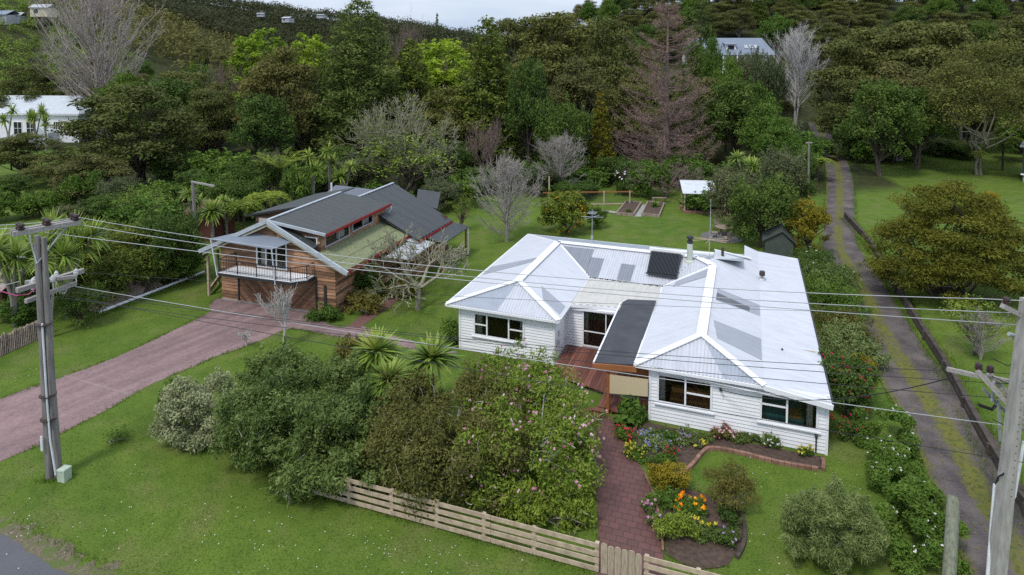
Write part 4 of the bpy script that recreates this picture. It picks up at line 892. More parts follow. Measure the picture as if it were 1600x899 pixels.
# retaining wall along the track
rw = []
for y in np.arange(17.5, 60, .5): rw.append((float(wallx(y)), y))
rw = smooth_pts(rw[::4], 3)
o = thing('retaining_wall', 'long low dark timber retaining wall along the right side of the gravel track', 'wall', (0, 0, 0))
for kx in range(2):
    q = MB(); rr = np.random.default_rng(kx)
    for j in range(0, len(rw) - 3, 3):
        q.beam((*rw[j], .13 + kx * .27 + rr.normal() * .01), (*rw[j + 3], .13 + kx * .27 + rr.normal() * .01), .24 - kx * .03 , .26)
    q.build('sleeper', M['sleeper'], o)
q = MB()
for j in range(0, len(rw), 5): q.box(rw[j][0] - .2, rw[j][0] - .1, rw[j][1] - .07, rw[j][1] + .07, 0, .5)
q.build('stake', M['sleeper'], o)

# ------------------------------------------------------------------ left boundary: planks, white beam, old fence, sheds
o = thing('white_beam', 'long white painted beam lying along the left edge of the lawn', 'beam', (0, 0, 0))
q = MB(); q.tube([(*P(150, 493)[:2], .12), (*P(230, 462)[:2], .12), (*P(319, 428)[:2], .14)], .09, 8); q.build('beam', M['white_paint'], o)
o = thing('plank_ramp', 'wide weathered timber boards leaning behind the white beam', 'boards', (0, 0, 0)); q = MB(); rr = np.random.default_rng(2)
a0, a1, b0_, b1_ = P(148, 491, .05), P(255, 446, .05), P(122, 472, .9), P(225, 425, .9)
for kx in range(14):
    u0, u1 = kx / 14, (kx + .985) / 14; q.prism([a0 + (a1 - a0) * u0, a0 + (a1 - a0) * u1, b0_ + (b1_ - b0_) * u1, b0_ + (b1_ - b0_) * u0], (0, .04, .03), 0, rr.random())
q.build('board', M['plank'], o)
o = thing('paling_fence', 'old leaning timber paling fence at the left edge behind the grey pole', 'fence', (0, 0, 0)); q = MB()
for kx in range(70):
    s = kx / 70; a = P(-120 + 195 * s, 590 - 88 * s + 22, 0); t_ = P(-120 + 195 * s, 590 - 88 * s, 0); q.beam((a[0], a[1], 0), (a[0] - .25, a[1] + .3, .95 + rr.normal() * .05), .03, .15, 0, rr.random(), up=(.86, -.5, 0))
q.build('paling', M['plank'], o)
q = MB(); q.beam(P(-120, 590, .55) + [-.2, .3, 0], P(70, 500, .55) + [-.2, .3, 0], .05, .1); q.build('fence_rail', M['plank'], o)
sg = P(25, 470); o = thing('old_shed', 'low shed with a weathered brown roof among the cabbage trees at the left edge', 'shed', (sg[0] - 2, 40, 0), R(-14))
q = MB(); q.box(-4, 3.2, -1.6, 2.6, 0, 1.5); q.build('wall', M['redshed'], o)
q = MB(); q.prism([(-4.4, -2, 1.5), (3.6, -2, 1.5), (3.4, .6, 2.55), (-4.4, .6, 2.55)], (0, 0, -.06)); q.prism([(-4.4, .6, 2.55), (3.4, .6, 2.55), (3.6, 3, 1.6), (-4.4, 3, 1.6)], (0, 0, -.06)); q.build('roof', M['rust_roof'], o)
q = MB(); q.beam((-4.4, .6, 2.62), (3.4, .6, 2.62), .25, .06); q.build('ridge_cap', M['roof_flash'], o)
p_ = G(305, 385); o = thing('red_shed', 'dull red timber shed behind the service pole and cabbage trees', 'shed', (p_[0], p_[1] + 2.5, 0), R(-18))
q = MB(); q.box(-1.6, 1.6, -1.2, 1.2, 0, 2.1); q.build('wall', M['redshed'], o); q = MB(); q.prism([(-1.8, -1.4, 2.1), (1.8, -1.4, 2.1), (1.8, 1.4, 2.7), (-1.8, 1.4, 2.7)], (0, 0, .06)); q.build('roof', M['redshed'], o)

# ------------------------------------------------------------------ back garden
def local(px, py, z=0): return G(px, py) if z == 0 else P(px, py, z)
fa, fb = P(848, 322), P(988, 320)
o = thing('garden_fence', 'brown timber rail fence with netting across the back lawn', 'fence', fa); dvec = fb - fa
q = MB(); q.beam((0, 0, 1.35), dvec + [0, 0, 1.35], .08, .11); q.build('rail', M['beam_brown'], o)
q = MB(); q.beam((0, 0, .12), dvec + [0, 0, .12], .06, .14); q.build('rail', M['wood_rail'], o)
for s in (0.07, .37, .68, .97):
    q = MB(); q.box(dvec[0] * s - .06, dvec[0] * s + .06, dvec[1] * s - .06, dvec[1] * s + .06, -.1, 1.42 + (1.6 if s < .1 else 0)); q.build('post', M['wood_rail'], o)
q = MB()
for kx in range(60): s = kx / 59; q.beam(dvec * s + [0, 0, .2], dvec * s + [0, 0, 1.3], .012, .012)
for kx in range(7): z = .25 + kx * .16; q.beam((0, 0, z), dvec + [0, 0, z], .012, .012)
q.build('netting', M['mesh'], o)
for pts, lab in ((((963, 336), (990, 338), (1002, 319), (978, 318)), 'timber edged vegetable bed of bare soil left of the pale garden path'), (((1003, 337), (1030, 340), (1038, 320), (1012, 318)), 'timber edged vegetable bed right of the pale garden path')):
    c = [P(*p) for p in pts]; c0 = sum(c) / 4; o = thing('raised_bed', lab, 'garden bed', c0, 0, 'raised vegetable beds'); q = MB()
    for a, b_ in zip(c, c[1:] + c[:1]): q.beam(a - c0 + [0, 0, .13], b_ - c0 + [0, 0, .13], .12, .26)
    q.build('frame', M['plank'], o); q = MB(); q.poly([p - c0 + [0, 0, .2] for p in c]); q.build('soil', M['soil'], o)
c = P(945, 333); o = tag(None or thing('stone_border', 'row of small stones edging a plant on the back lawn', 'edging', c), None); q = MB(); rr = np.random.default_rng(9)
for kx in range(14): q.lathe([(.16, 0), (.2, .1), (.1, .2)], (-1.1 + kx * .16, -.25 + .5 * math.sin(kx * .25), 0), 6)
q.build('stones', M['concrete'], o)
c = P(1030, 316); o = thing('garden_bench', 'small pale timber bench beside the vegetable bed', 'bench', c); q = MB(); q.box(-.75, .75, -.2, .2, .42, .48); q.build('seat', M['plank'], o)
for x in (-.65, .65): q = MB(); q.box(x - .05, x + .05, -.18, .18, 0, .42); q.build('leg', M['plank'], o)
# trellis shelter
c = P(1098, 330); o = thing('garden_shelter', 'open timber garden shelter with a milky sloping roof sheet and a planting bed', 'shelter', c, R(-6))
for x in (-1.9, 1.9):
    for y, h_ in ((-.9, 1.9), (.9, 2.6)): q = MB(); q.box(x - .06, x + .06, y - .06, y + .06, 0, h_); q.build('post', M['wood_rail'], o)
q = MB(); q.prism([(-2.1, -1.0, 1.9), (1.2, -1.0, 1.9), (1.2, 1.0, 2.75), (-2.1, 1.0, 2.75)], (0, 0, .04)); q.build('roof_sheet', M['polycarb'], o)
q = MB(); q.beam((-2.1, 1.0, 2.8), (1.2, 1.0, 2.8), .1, .06); q.build('roof_edge', M['white_metal'], o)
q = MB()
for z in (.7, 1.1, 1.5): q.beam((-1.9, .9, z), (1.9, .9, z), .04, .05)
for x in np.linspace(-1.7, 1.7, 9): q.beam((x, .92, .2), (x, .92, 1.7), .02, .02)
q.build('trellis', M['wood_rail'], o); q = MB(); q.beam((-2, -1.1, .14), (2.1, -1.1, .14), .12, .28); q.beam((-2, -1.1, .14), (-2, .9, .14), .12, .28); q.beam((2.1, -1.1, .14), (2.1, .9, .14), .12, .28); q.build('bed_frame', M['brickedge'], o); q = MB(); q.box(-1.95, 2.05, -1.05, .9, 0, .2); q.build('soil', M['soil'], o)
# outdoor table set
c = P(1132, 368); o = thing('outdoor_table', 'round weathered timber table on the dark patio', 'table', c); q = MB(); q.lathe([(.75, .7), (.78, .72), (.78, .76), (.1, .765)], (0, 0, 0), 20); q.build('tabletop', M['plank'], o)
for a in range(4): q = MB(); q.beam((.5 * math.cos(a * 1.57 + .6), .5 * math.sin(a * 1.57 + .6), 0), (.3 * math.cos(a * 1.57 + .6), .3 * math.sin(a * 1.57 + .6), .7), .07, .07); q.build('leg', M['plank'], o)
def chair(px, py, rz, lab):
    o = thing('outdoor_chair', lab, 'chair', P(px, py), rz, 'patio chairs')
    q = MB(); q.box(-.25, .25, -.25, .25, .42, .46); q.build('seat', M['plank'], o); q = MB()
    for kx in range(5): q.beam((-.22 + kx * .11, .25, .45), (-.22 + kx * .11, .36, .95), .06, .025)
    q.build('backrest', M['plank'], o)
    for x in (-.22, .22):
        for y in (-.22, .22): q = MB(); q.box(x - .025, x + .025, y - .025, y + .025, 0, .42); q.build('leg', M['plank'], o)
chair(1122, 357, R(10), 'timber patio chair behind the round table'); chair(1116, 371, R(80), 'timber patio chair left of the round table'); chair(1136, 379, R(200), 'timber patio chair in front of the round table')
c = P(1108, 393); o = thing('clothesline', 'low frame of crossed pale timber poles behind the white roof', 'clothesline', c); q = MB()
for a in (.15, 1.2, 2.4, 2.9): q.beam((-1.5 * math.cos(a), -1.0 * math.sin(a), .9), (1.5 * math.cos(a), 1.0 * math.sin(a), 1.0), .04, .04)
q.build('arms', M['wood_rail'], o); q = MB(); q.tube([(0, 0, 0), (0, 0, 1.0)], .05, 6); q.build('pole', M['wood_rail'], o)
c = P(1216, 399); o = thing('garden_shed', 'small dark green tent shaped shed behind the back corner of the white house', 'shed', c, R(-20)); q = MB(); q.prism([(-1.0, -.8, 0), (1.0, -.8, 0), (1.0, -.8, 1.2), (.2, -.8, 2.0), (-1.0, -.8, 1.3)], (0, 2.2, 0)); q.build('wall', M['dkgreen'], o)
q = MB(); q.prism([(-1.2, -.95, 1.25), (.2, -.95, 2.1), (.2, 1.5, 2.1), (-1.2, 1.5, 1.25)], (0, 0, .05)); q.prism([(.2, -.95, 2.1), (1.2, -.95, 1.2), (1.2, 1.5, 1.2), (.2, 1.5, 2.1)], (0, 0, .05)); q.build('roof', M['dkgreen'], o)
c = P(695, 258); o = thing('play_frame', 'pale blue play frame among the trees behind the cedar house', 'play frame', c); q = MB(); hh = 3.6
for x in (-1.9, .0, 1.9): q.beam((x, 0, 0), (x * .92, .3, hh), .12, .12)
q.beam((-1.9, .3, hh * .62), (1.9, .3, hh * .62), .1, .1); q.beam((-1.9, .3, hh * .35), (0, .3, hh * .35), .1, .1); q.build('frame', M['blue_play'], o); q = MB(); q.beam((-1.8, -.6, .5), (-.2, 0, 1.4), .5, .06); q.build('slide', M['blue_play'], o)
q = MB(); q.lathe([(.1, .0), (.6, .3), (.5, .9), (.1, 1.1)], (1.6, 0, 1.2), 8); q.build('cover', M['white_paint'], o)

# ------------------------------------------------------------------ houses further off
def simple_window(par, x0, x1, z0, z1, y, mun=True):
    q = MB(); q.box(x0 - .08, x1 + .08, y - .05, y - .0, z0 - .08, z0); q.box(x0 - .08, x1 + .08, y - .05, y, z1, z1 + .08); q.box(x0 - .08, x0, y - .05, y, z0, z1); q.box(x1, x1 + .08, y - .05, y, z0, z1)
    if mun: q.box((x0 + x1) / 2 - .03, (x0 + x1) / 2 + .03, y - .04, y, z0, z1); q.box(x0, x1, y - .04, y, (z0 + z1) / 2 - .03, (z0 + z1) / 2 + .03)
    f_ = q.build('window', M['white_paint'], par); g = MB(); g.poly([(x0, y - .015, z0), (x1, y - .015, z0), (x1, y - .015, z1), (x0, y - .015, z1)]); g.build('pane', M['glass_far'], f_)
vy = 108; vb = D(60, 214, vy); vb[2] = 0
o = thing('white_villa', 'white villa with pale grey hip roof and sash windows at the left edge', 'house', (vb[0], vy, 0), R(-4)); k = vy / 1000
q = MB(); q.box(-13, 7.2, 0, 9, 0, 5.0); q.build('wall', M['white_paint'], o)
q = MB(); E0 = 4.9; q.poly([(-13.6, -.5, E0), (7.8, -.5, E0), (4.2, 4.5, 7.6), (-10, 4.5, 7.6)]); q.poly([(7.8, -.5, E0), (7.8, 9.5, E0), (4.2, 4.5, 7.6)]); q.poly([(7.8, 9.5, E0), (-13.6, 9.5, E0), (-10, 4.5, 7.6), (4.2, 4.5, 7.6)]); q.poly([(-13.6, 9.5, E0), (-13.6, -.5, E0), (-10, 4.5, 7.6)]); q.box(-13.5, 7.7, -.45, 9.4, E0 - .25, E0 - .02, 1); q.build('roof', [M['villa_roof'], M['white_paint']], o)
for x0, x1 in ((-4.3, -2.9), (-2.0, -.7)): simple_window(o, x0, x1, 1.3, 3.4, -.01)
simple_window(o, 2.9, 3.5, 2.2, 3.5, -.01); simple_window(o, 3.7, 4.4, 2.2, 3.5, -.01); simple_window(o, -9, -7.6, 1.3, 3.4, -.01)
q = MB(); q.prism([(.5, -2.2, 0.0), (3.6, -2.2, 0), (3.6, -2.2, 1.9), (2.05, -2.2, 2.7), (.5, -2.2, 1.9)], (0, 2.2, 0)); q.build('porch', M['villa_roof'], o)
hy = 150; hb_ = D(1140, 86, hy); zg = hb_[2]
o = thing('hill_house', 'blue grey roofed house with dormer and three skylights high in the bush', 'house', (hb_[0], hy, zg - 2.6), R(-3)); W_ = 9.3
q = MB(); q.box(-W_, W_, 0, 8, -3, 2.5); q.build('wall', M['white_paint'], o)
q = MB(); q.poly([(-W_, -2.2, 2.6), (W_ + .8, -2.2, 2.6), (W_ - .9, 3.5, 6.6), (-W_ + .4, 3.5, 6.6)]); q.poly([(-W_, 9, 2.6), (W_ + .8, 9, 2.6), (W_ - .9, 3.5, 6.6), (-W_ + .4, 3.5, 6.6)]); q.poly([(W_ + .8, -2.2, 2.6), (W_ + .8, 9, 2.6), (W_ - .9, 3.5, 6.6)]); q.poly([(-W_, -2.2, 2.6), (-W_, 9, 2.6), (-W_ + .4, 3.5, 6.6)])
q.poly([(W_ - .5, -2.6, 2.7), (W_ + 3, -2.6, 2.1), (W_ + 3, 3, 2.2), (W_ - .5, 3, 3.4)]); q.build('roof', M['blue_roof'], o)
q = MB(); q.box(-.9, 1.3, -.4, 3, 3.4, 5.0); q.build('dormer', M['white_paint'], o); q = MB(); q.prism([(-1.3, -.8, 5.0), (1.6, -.8, 5.0), (1.6, 3, 5.7), (-1.3, 3, 5.7)], (0, 0, .1)); q.build('dormer_roof', M['blue_roof'], o); simple_window(o, -.5, .9, 3.7, 4.8, -.41, False)
for x in (3.4, 4.6, 5.7):
    q = MB(); q.prism([(x, -.2, 4.08), (x + .8, -.2, 4.08), (x + .8, .9, 4.85), (x, .9, 4.85)], (0, -.06, .1)); q.build('skylight', M['pale_sheet'], o)
for x in (-8, -5, -2, 1.2, 4.3, 7.6): q = MB(); q.box(x - .12, x + .12, -2.1, -1.9, -1.5, 2.55); q.build('verandah_post', M['white_paint'], o)
for x in (-6.5, -3.4, 2.4, 5.6): simple_window(o, x - .9, x + .9, .3, 2.1, -.01, False)
q = MB(); q.box(-W_, W_ + .6, -2.2, 0, -1.6, -1.3); q.build('verandah', M['white_paint'], o)
for px, py, Yd, w_, h_, lab, rm in ((68, 13, 240, 6, 3.5, 'small pale house on top of the left hill, below the skyline', 'cream_trim'), (8, 24, 235, 7, 4, 'blue grey house at the left edge near the top of the green hill', 'blue_roof'), (22, 25, 238, 6, 3, 'low white house just right of the blue grey one on the green hill', 'white_paint'), (450, 29, 400, 5, 2.4, 'tiny white house in the dark bush of the far hill', 'white_paint'), (492, 131, 150, 8, 4, 'white house glimpsed between the brown manuka and the tall dark conifer', 'white_paint'), (728, 133, 120, 8, 3.2, 'white roofed building glimpsed left of the pointed dark totara', 'white_paint'), (722, 153, 112, 3.5, 2, 'small white shed glimpsed low behind the pointed dark totara', 'white_paint'), (503, 24, 415, 4.5, 1.4, 'tiny house with a pinkish roof on the skyline of the far hill', 'rust_roof'), (797, 133, 118, 4, 3, 'white wall glimpsed right of the pointed dark totara', 'white_paint'), (408, 22, 415, 4, 1.4, 'tiny reddish house at the left end of the far hill skyline', 'rust_roof')):
    b0 = D(px, py, Yd); o = thing('distant_house', lab, 'house', (b0[0], b0[1], b0[2] - h_ * .6), R(random.Random(px).uniform(-15, 15)))
    q = MB(); q.box(-w_ / 2, w_ / 2, -3, 3, -6 if Yd < 200 else -1.2, h_ * .6); q.build('wall', M['pale_sheet' if Yd > 200 and px != 68 else ('white_paint' if px != 68 else 'cream_trim')], o)
    q = MB(); q.prism([(-w_ / 2 - .4, -3.4, h_ * .6), (w_ / 2 + .4, -3.4, h_ * .6), (w_ / 2 + .4, 0, h_), (-w_ / 2 - .4, 0, h_)], (0, 0, .1)); q.prism([(-w_ / 2 - .4, 0, h_), (w_ / 2 + .4, 0, h_), (w_ / 2 + .4, 3.4, h_ * .6), (-w_ / 2 - .4, 3.4, h_ * .6)], (0, 0, .1)); q.build('roof', M['pale_sheet' if rm != 'blue_roof' else 'blue_roof'], o)
    simple_window(o, -w_ * .3, -w_ * .05, .0, h_ * .45, -3.01, False)
b0 = G(1596, 285); o = thing('neighbour_house', 'dark edged corner of a neighbouring house at the right edge above the lawn', 'house', b0, R(-42))
q = MB(); q.box(.1, 8, 0, 6, -.3, 1.0); q.build('base_wall', M['concrete'], o); q = MB(); q.box(0, 8, -.1, 6, 1.0, 4.2); q.build('wall', M['charcoal'], o); q = MB(); q.box(-.3, 8.3, -.4, 6.3, 4.2, 4.4); q.build('roof', M['pale_sheet'], o); q = MB(); q.poly([(.5, -.12, 1.3), (3.5, -.12, 1.3), (3.5, -.12, 3.6), (.5, -.12, 3.6)]); q.build('window', M['glass_far'], o); q = MB(); q.box(-.1, 3, -.2, 0, .85, 1.02); q.build('sill', M['white_paint'], o)
#@@VEG
# ------------------------------------------------------------------ vegetation: leaf colours
def Lf(name, *st, **kw): M[name] = leafmat(name, st, **kw)
Lf('lf_manuka', (0.057, 0.0684, 0.0213), (0.1026, 0.1163, 0.0325), (0.1482, 0.155, 0.045), (0.1995, 0.2166, 0.06))
Lf('lf_manuka_br', (0.0684, 0.0752, 0.025), (0.1117, 0.1163, 0.0375), (0.1482, 0.1436, 0.05), (0.171, 0.1881, 0.0575))
Lf('lf_olive', (.058, .066, .009), (.115, .115, .015), (.18, .17, .023), (.27, .245, .036))
Lf('lf_olivegreen', (.065, .085, .014), (.115, .145, .024), (.17, .20, .036), (.25, .28, .065))
Lf('lf_dark', (0.0342, 0.0661, 0.015), (0.0616, 0.1094, 0.0238), (0.098, 0.1528, 0.0338), (0.1482, 0.2052, 0.05))
Lf('lf_kahi', (0.0479, 0.0798, 0.0225), (0.0844, 0.1231, 0.0325), (0.1231, 0.1653, 0.045), (0.171, 0.2109, 0.0625))
Lf('lf_totara', (0.0502, 0.0775, 0.015), (0.0935, 0.13, 0.0238), (0.1459, 0.1801, 0.0325), (0.2052, 0.2394, 0.0525))
Lf('lf_mid', (.042, .085, .014), (.078, .142, .023), (.12, .20, .036), (.19, .28, .065))
Lf('lf_lime', (.12, .20, .018), (.21, .31, .028), (.31, .42, .045), (.42, .52, .09), transl=.35)
Lf('lf_gold', (.10, .09, .010), (.20, .17, .017), (.32, .26, .03), (.22, .22, .05))
Lf('lf_goldtip', (.05, .075, .012), (.12, .13, .015), (.26, .21, .02), (.10, .12, .02))
Lf('lf_bush', (0.0502, 0.0844, 0.0175), (0.0912, 0.1425, 0.03), (0.1482, 0.2052, 0.0475), (0.285, 0.342, 0.1125), spec=.22, rough=.45)
Lf('lf_brownbush', (.07, .078, .019), (.135, .135, .034), (.185, .17, .048), (.26, .24, .075))
Lf('lf_magnolia', (.075, .12, .018), (.14, .20, .028), (.21, .28, .04), (.30, .37, .075))
Lf('lf_pale', (.12, .15, .06), (.24, .27, .13), (.36, .38, .21), (.46, .47, .30))
Lf('lf_greygreen', (.055, .07, .032), (.10, .12, .056), (.15, .17, .08), (.20, .22, .12))
Lf('lf_feather', (0.0798, 0.114, 0.0312), (0.1482, 0.1938, 0.0625), (0.2166, 0.2736, 0.0938), (0.3078, 0.3534, 0.15))
Lf('lf_cord', (.08, .13, .022), (.16, .25, .04), (.26, .36, .065), (.40, .44, .11), rough=.45, spec=.2)
Lf('lf_fern', (.07, .11, .018), (.12, .18, .025), (.18, .24, .035), (.26, .30, .05))
Lf('lf_dead', (.10, .07, .035), (.15, .10, .05), (.20, .14, .07))
Lf('lf_spring', (.07, .10, .014), (.13, .17, .024), (.2, .24, .035), (.28, .31, .06))
Lf('lf_scrub', (.07, .115, .018), (.14, .21, .032), (.21, .29, .055), (.31, .39, .10))
Lf('lf_far', (.034, .042, .020), (.052, .060, .028), (.070, .078, .036), (.10, .105, .052))
Lf('twig_pink', (.18, .12, .108), (.26, .18, .16), (.33, .24, .21), transl=.05)
Lf('twig_grey', (.24, .215, .195), (.32, .29, .265), (.40, .365, .335), transl=.05)
Lf('fl_pink', (.50, .13, .28), (.70, .34, .47), (.82, .66, .72)); Lf('fl_white', (.7, .7, .68), (.8, .8, .78), (.75, .7, .75)); Lf('fl_red', (.5, .01, .04), (.65, .03, .09), (.6, .08, .14))
Lf('fl_orange', (.8, .22, .01), (.85, .32, .01), (.8, .45, .02)); Lf('fl_yellow', (.75, .55, .03), (.8, .65, .08), (.8, .72, .2)); Lf('fl_blue', (.2, .25, .6), (.35, .4, .7), (.5, .5, .75)); Lf('fl_purple', (.35, .2, .5), (.5, .35, .6), (.6, .45, .65)); Lf('fr_orange', (.75, .25, .01), (.8, .35, .02), (.8, .42, .03))

def usphere(rng, n): return norm(rng.normal(size=(n, 3)))
def clump_leaves(mb, cl, n, Lg, Wd, rng, up=.35, mat=0, droop=0., shell=.55, vspread=.38):
    """leaf-sized faces spread through a list of ellipsoid clumps (centre, radii)"""
    C = np.array([c[0] for c in cl], float); Rr = np.array([c[1] for c in cl], float)
    vb = np.array([c[2] if len(c) > 2 else rng.uniform(.15, .85) for c in cl])
    wgt = (Rr[:, 0] * Rr[:, 1] + Rr[:, 0] * Rr[:, 2]) ; wgt = wgt / wgt.sum()
    k = rng.choice(len(cl), size=n, p=wgt); d = usphere(rng, n)
    d[:, 2] = np.where((d[:, 2] < -.3) & (rng.random(n) < .5), -d[:, 2], d[:, 2])
    r = rng.random(n) ** shell
    pos = C[k] + d * Rr[k] * r[:, None]
    nr = norm(d * .55 + np.array([0, 0, up]) + rng.normal(size=(n, 3)) * .55)
    T = d * .6 + rng.normal(size=(n, 3)) * .6 - np.array([0, 0, droop])
    mb.leaves(pos, nr, Lg * rng.uniform(.45, 1.6, n), Wd * rng.uniform(.5, 1.5, n), rng, mat, np.clip(vb[k] * (1 - vspread) + rng.random(n) * vspread + (r - .7) * .12, 0, 1), T)
def limb(mb, a, b_, r0, r1, rng, seg=4, wob=.08, n=5, sag=0.):
    a = np.array(a, float); b_ = np.array(b_, float); t_ = np.linspace(0, 1, seg + 1); L_ = np.linalg.norm(b_ - a)
    pts = a + (b_ - a) * t_[:, None] + rng.normal(size=(seg + 1, 3)) * wob * L_ * np.sin(t_ * math.pi)[:, None]
    pts[:, 2] += sag * L_ * np.sin(t_ * math.pi); mb.tube(pts, r0 + (r1 - r0) * t_, n, cap=False); return pts
def branch_rec(mb, p, d, L_, r, depth, rng, kids=3, spread=.6, upb=.25, ratio=.66, twig=None, minr=.012):
    seg = 4 if depth > 1 else 3; pts = [np.array(p, float)]; dd = norm(np.array(d, float))
    for _ in range(seg):
        dd = norm(dd + rng.normal(size=3) * .13 + np.array([0, 0, upb * .18])); pts.append(pts[-1] + dd * L_ / seg)
    rr_ = np.linspace(r, max(r * .55, minr), seg + 1); mb.tube(pts, rr_, 6 if r > .08 else (4 if r > .03 else 3), 0, rng.random(), cap=False)
    if depth <= 0: return
    for k in range(kids + (1 if depth > 2 else 0)):
        j = rng.integers(1, seg + 1) if k else seg; base = pts[j]; s = usphere(rng, 1)[0]; s = s - dd * (s @ dd)
        nd_ = norm(dd + norm(s) * spread * rng.uniform(.6, 1.4) + np.array([0, 0, upb])); branch_rec(mb, base, nd_, L_ * ratio * rng.uniform(.75, 1.2), max(rr_[j] * .68, minr), depth - 1, rng, kids, spread, upb, ratio, twig, minr)
TPL = {}
def template(key, trunk, crown, tm, cm, w0, h0):
    TPL[key] = (trunk.mesh(key + '_trunk', tm, True) if trunk and trunk.V else None, crown.mesh(key + '_crown', cm) if crown and crown.V else None, w0, h0)
def t_manuka(key, seed, leaf, bark='bark', w0=9., h0=10., n=20000, Lg=.27, Wd=.13, ncl=64, bare=.24, fl=(.4, .68), rs=(.2, .34)):
    rng = np.random.default_rng(seed); tk = MB(); cr = MB(); cl = []; Rm = w0 / 2
    for k in range(ncl):
        a = rng.random() * 6.283; q_ = rng.random() ** .55; r = Rm * q_ * .86
        top = h0 * (bare + (1 - bare) * math.sqrt(max(0, 1 - (q_ * .93) ** 2)) * .95)
        z = top - (rng.random() ** 1.6) * (top - h0 * bare) * .85; rx = Rm * rng.uniform(*rs)
        cl.append(((r * math.cos(a), r * math.sin(a), z), (rx, rx * rng.uniform(.8, 1.2), rx * rng.uniform(*fl))))
    clump_leaves(cr, cl, n, Lg, Wd, rng, .7)
    f = h0 * bare * .8
    for k in range(3): limb(tk, (rng.normal() * .15, rng.normal() * .15, -.3), (rng.normal() * .6, rng.normal() * .6, f + rng.random()), .22, .15, rng)
    for c in cl[::2 if ncl < 80 else 7]: limb(tk, (rng.normal() * .5, rng.normal() * .5, f * rng.uniform(.8, 1.2)), c[0], .1, .025, rng, sag=-.05)
    template(key, tk, cr, M[bark], M[leaf], w0, h0)
def t_cone(key, seed, leaf, w0, h0, n, Lg, Wd, power=.8, low=.08, ncl=90, flat=.55, rel_=.2, bark='bark', droop=.3):
    rng = np.random.default_rng(seed); tk = MB(); cr = MB(); cl = []
    for k in range(ncl):
        t_ = low + (1 - low) * (k + rng.random()) / ncl * .97; R0 = w0 / 2 * (1 - t_) ** power * rng.uniform(.75, 1.08)
        for s in (1,) if t_ > .8 else (1, .55):
            a = k * 2.4 + rng.normal() * .4 + s; r = R0 * s * .8; rx = max(.35, w0 * rel_ * (1 - t_ * .62) * rng.uniform(.55, .95))
            cl.append(((r * math.cos(a), r * math.sin(a), h0 * t_), (rx, rx, rx * flat)))
    cl.append(((0, 0, h0 * .97), (w0 * .03, w0 * .03, h0 * .035)))
    clump_leaves(cr, cl, n, Lg, Wd, rng, .3, droop=droop)
    tk.tube([(0, 0, -.4), (.05, 0, h0 * .4), (0, 0, h0 * .95)], [h0 * .02, h0 * .014, .04], 8)
    for c in cl[::4]: limb(tk, (0, 0, c[0][2] - .3), c[0], .07, .02, rng, 2)
    template(key, tk, cr, M[bark], M[leaf], w0, h0)
def t_round(key, seed, leaf, w0, h0, n, Lg, Wd, low=.12, ncl=60, rel_=.17, bark='bark', up=.35, flat=.8, boxy=1.0):
    rng = np.random.default_rng(seed); tk = MB(); cr = MB(); cl = []; Rm = w0 / 2; Hc = h0 * (1 - low)
    for k in range(ncl):
        d = usphere(rng, 1)[0]; d[2] = abs(d[2]) * 1.0 if rng.random() < .75 else d[2] * .6
        s = rng.uniform(.72, .98) if rng.random() < .75 else rng.uniform(.2, .7); rx = w0 * rel_ * rng.uniform(.6, 1.15)
        d = np.sign(d) * np.abs(d) ** boxy; cz = h0 * low + Hc * .42
        z = cz + d[2] * s * ((h0 - cz) if d[2] > 0 else (cz - h0 * low)); z = min(z, h0 - rx * .5)
        cl.append(((d[0] * s * (Rm - rx * .55), d[1] * s * (Rm - rx * .55), max(z, rx * .3)), (rx, rx, rx * flat)))
        if rng.random() < .6: cl.append((np.array(cl[-1][0]) + norm(d + usphere(rng, 1)[0] * .5 + [0, 0, .4]) * rx, (rx * .35, rx * .35, rx * .5)))
    clump_leaves(cr, cl, n, Lg, Wd, rng, up)
    for k in range(2): limb(tk, (rng.normal() * .08, 0, -.2), (rng.normal() * w0 * .06, rng.normal() * w0 * .06, h0 * .5), h0 * .022, h0 * .012, rng)
    for c in cl[::3]: limb(tk, (0, 0, h0 * rng.uniform(.15, .4)), c[0], h0 * .009, .015, rng, 3)
    template(key, tk, cr, M[bark], M[leaf], w0, h0)
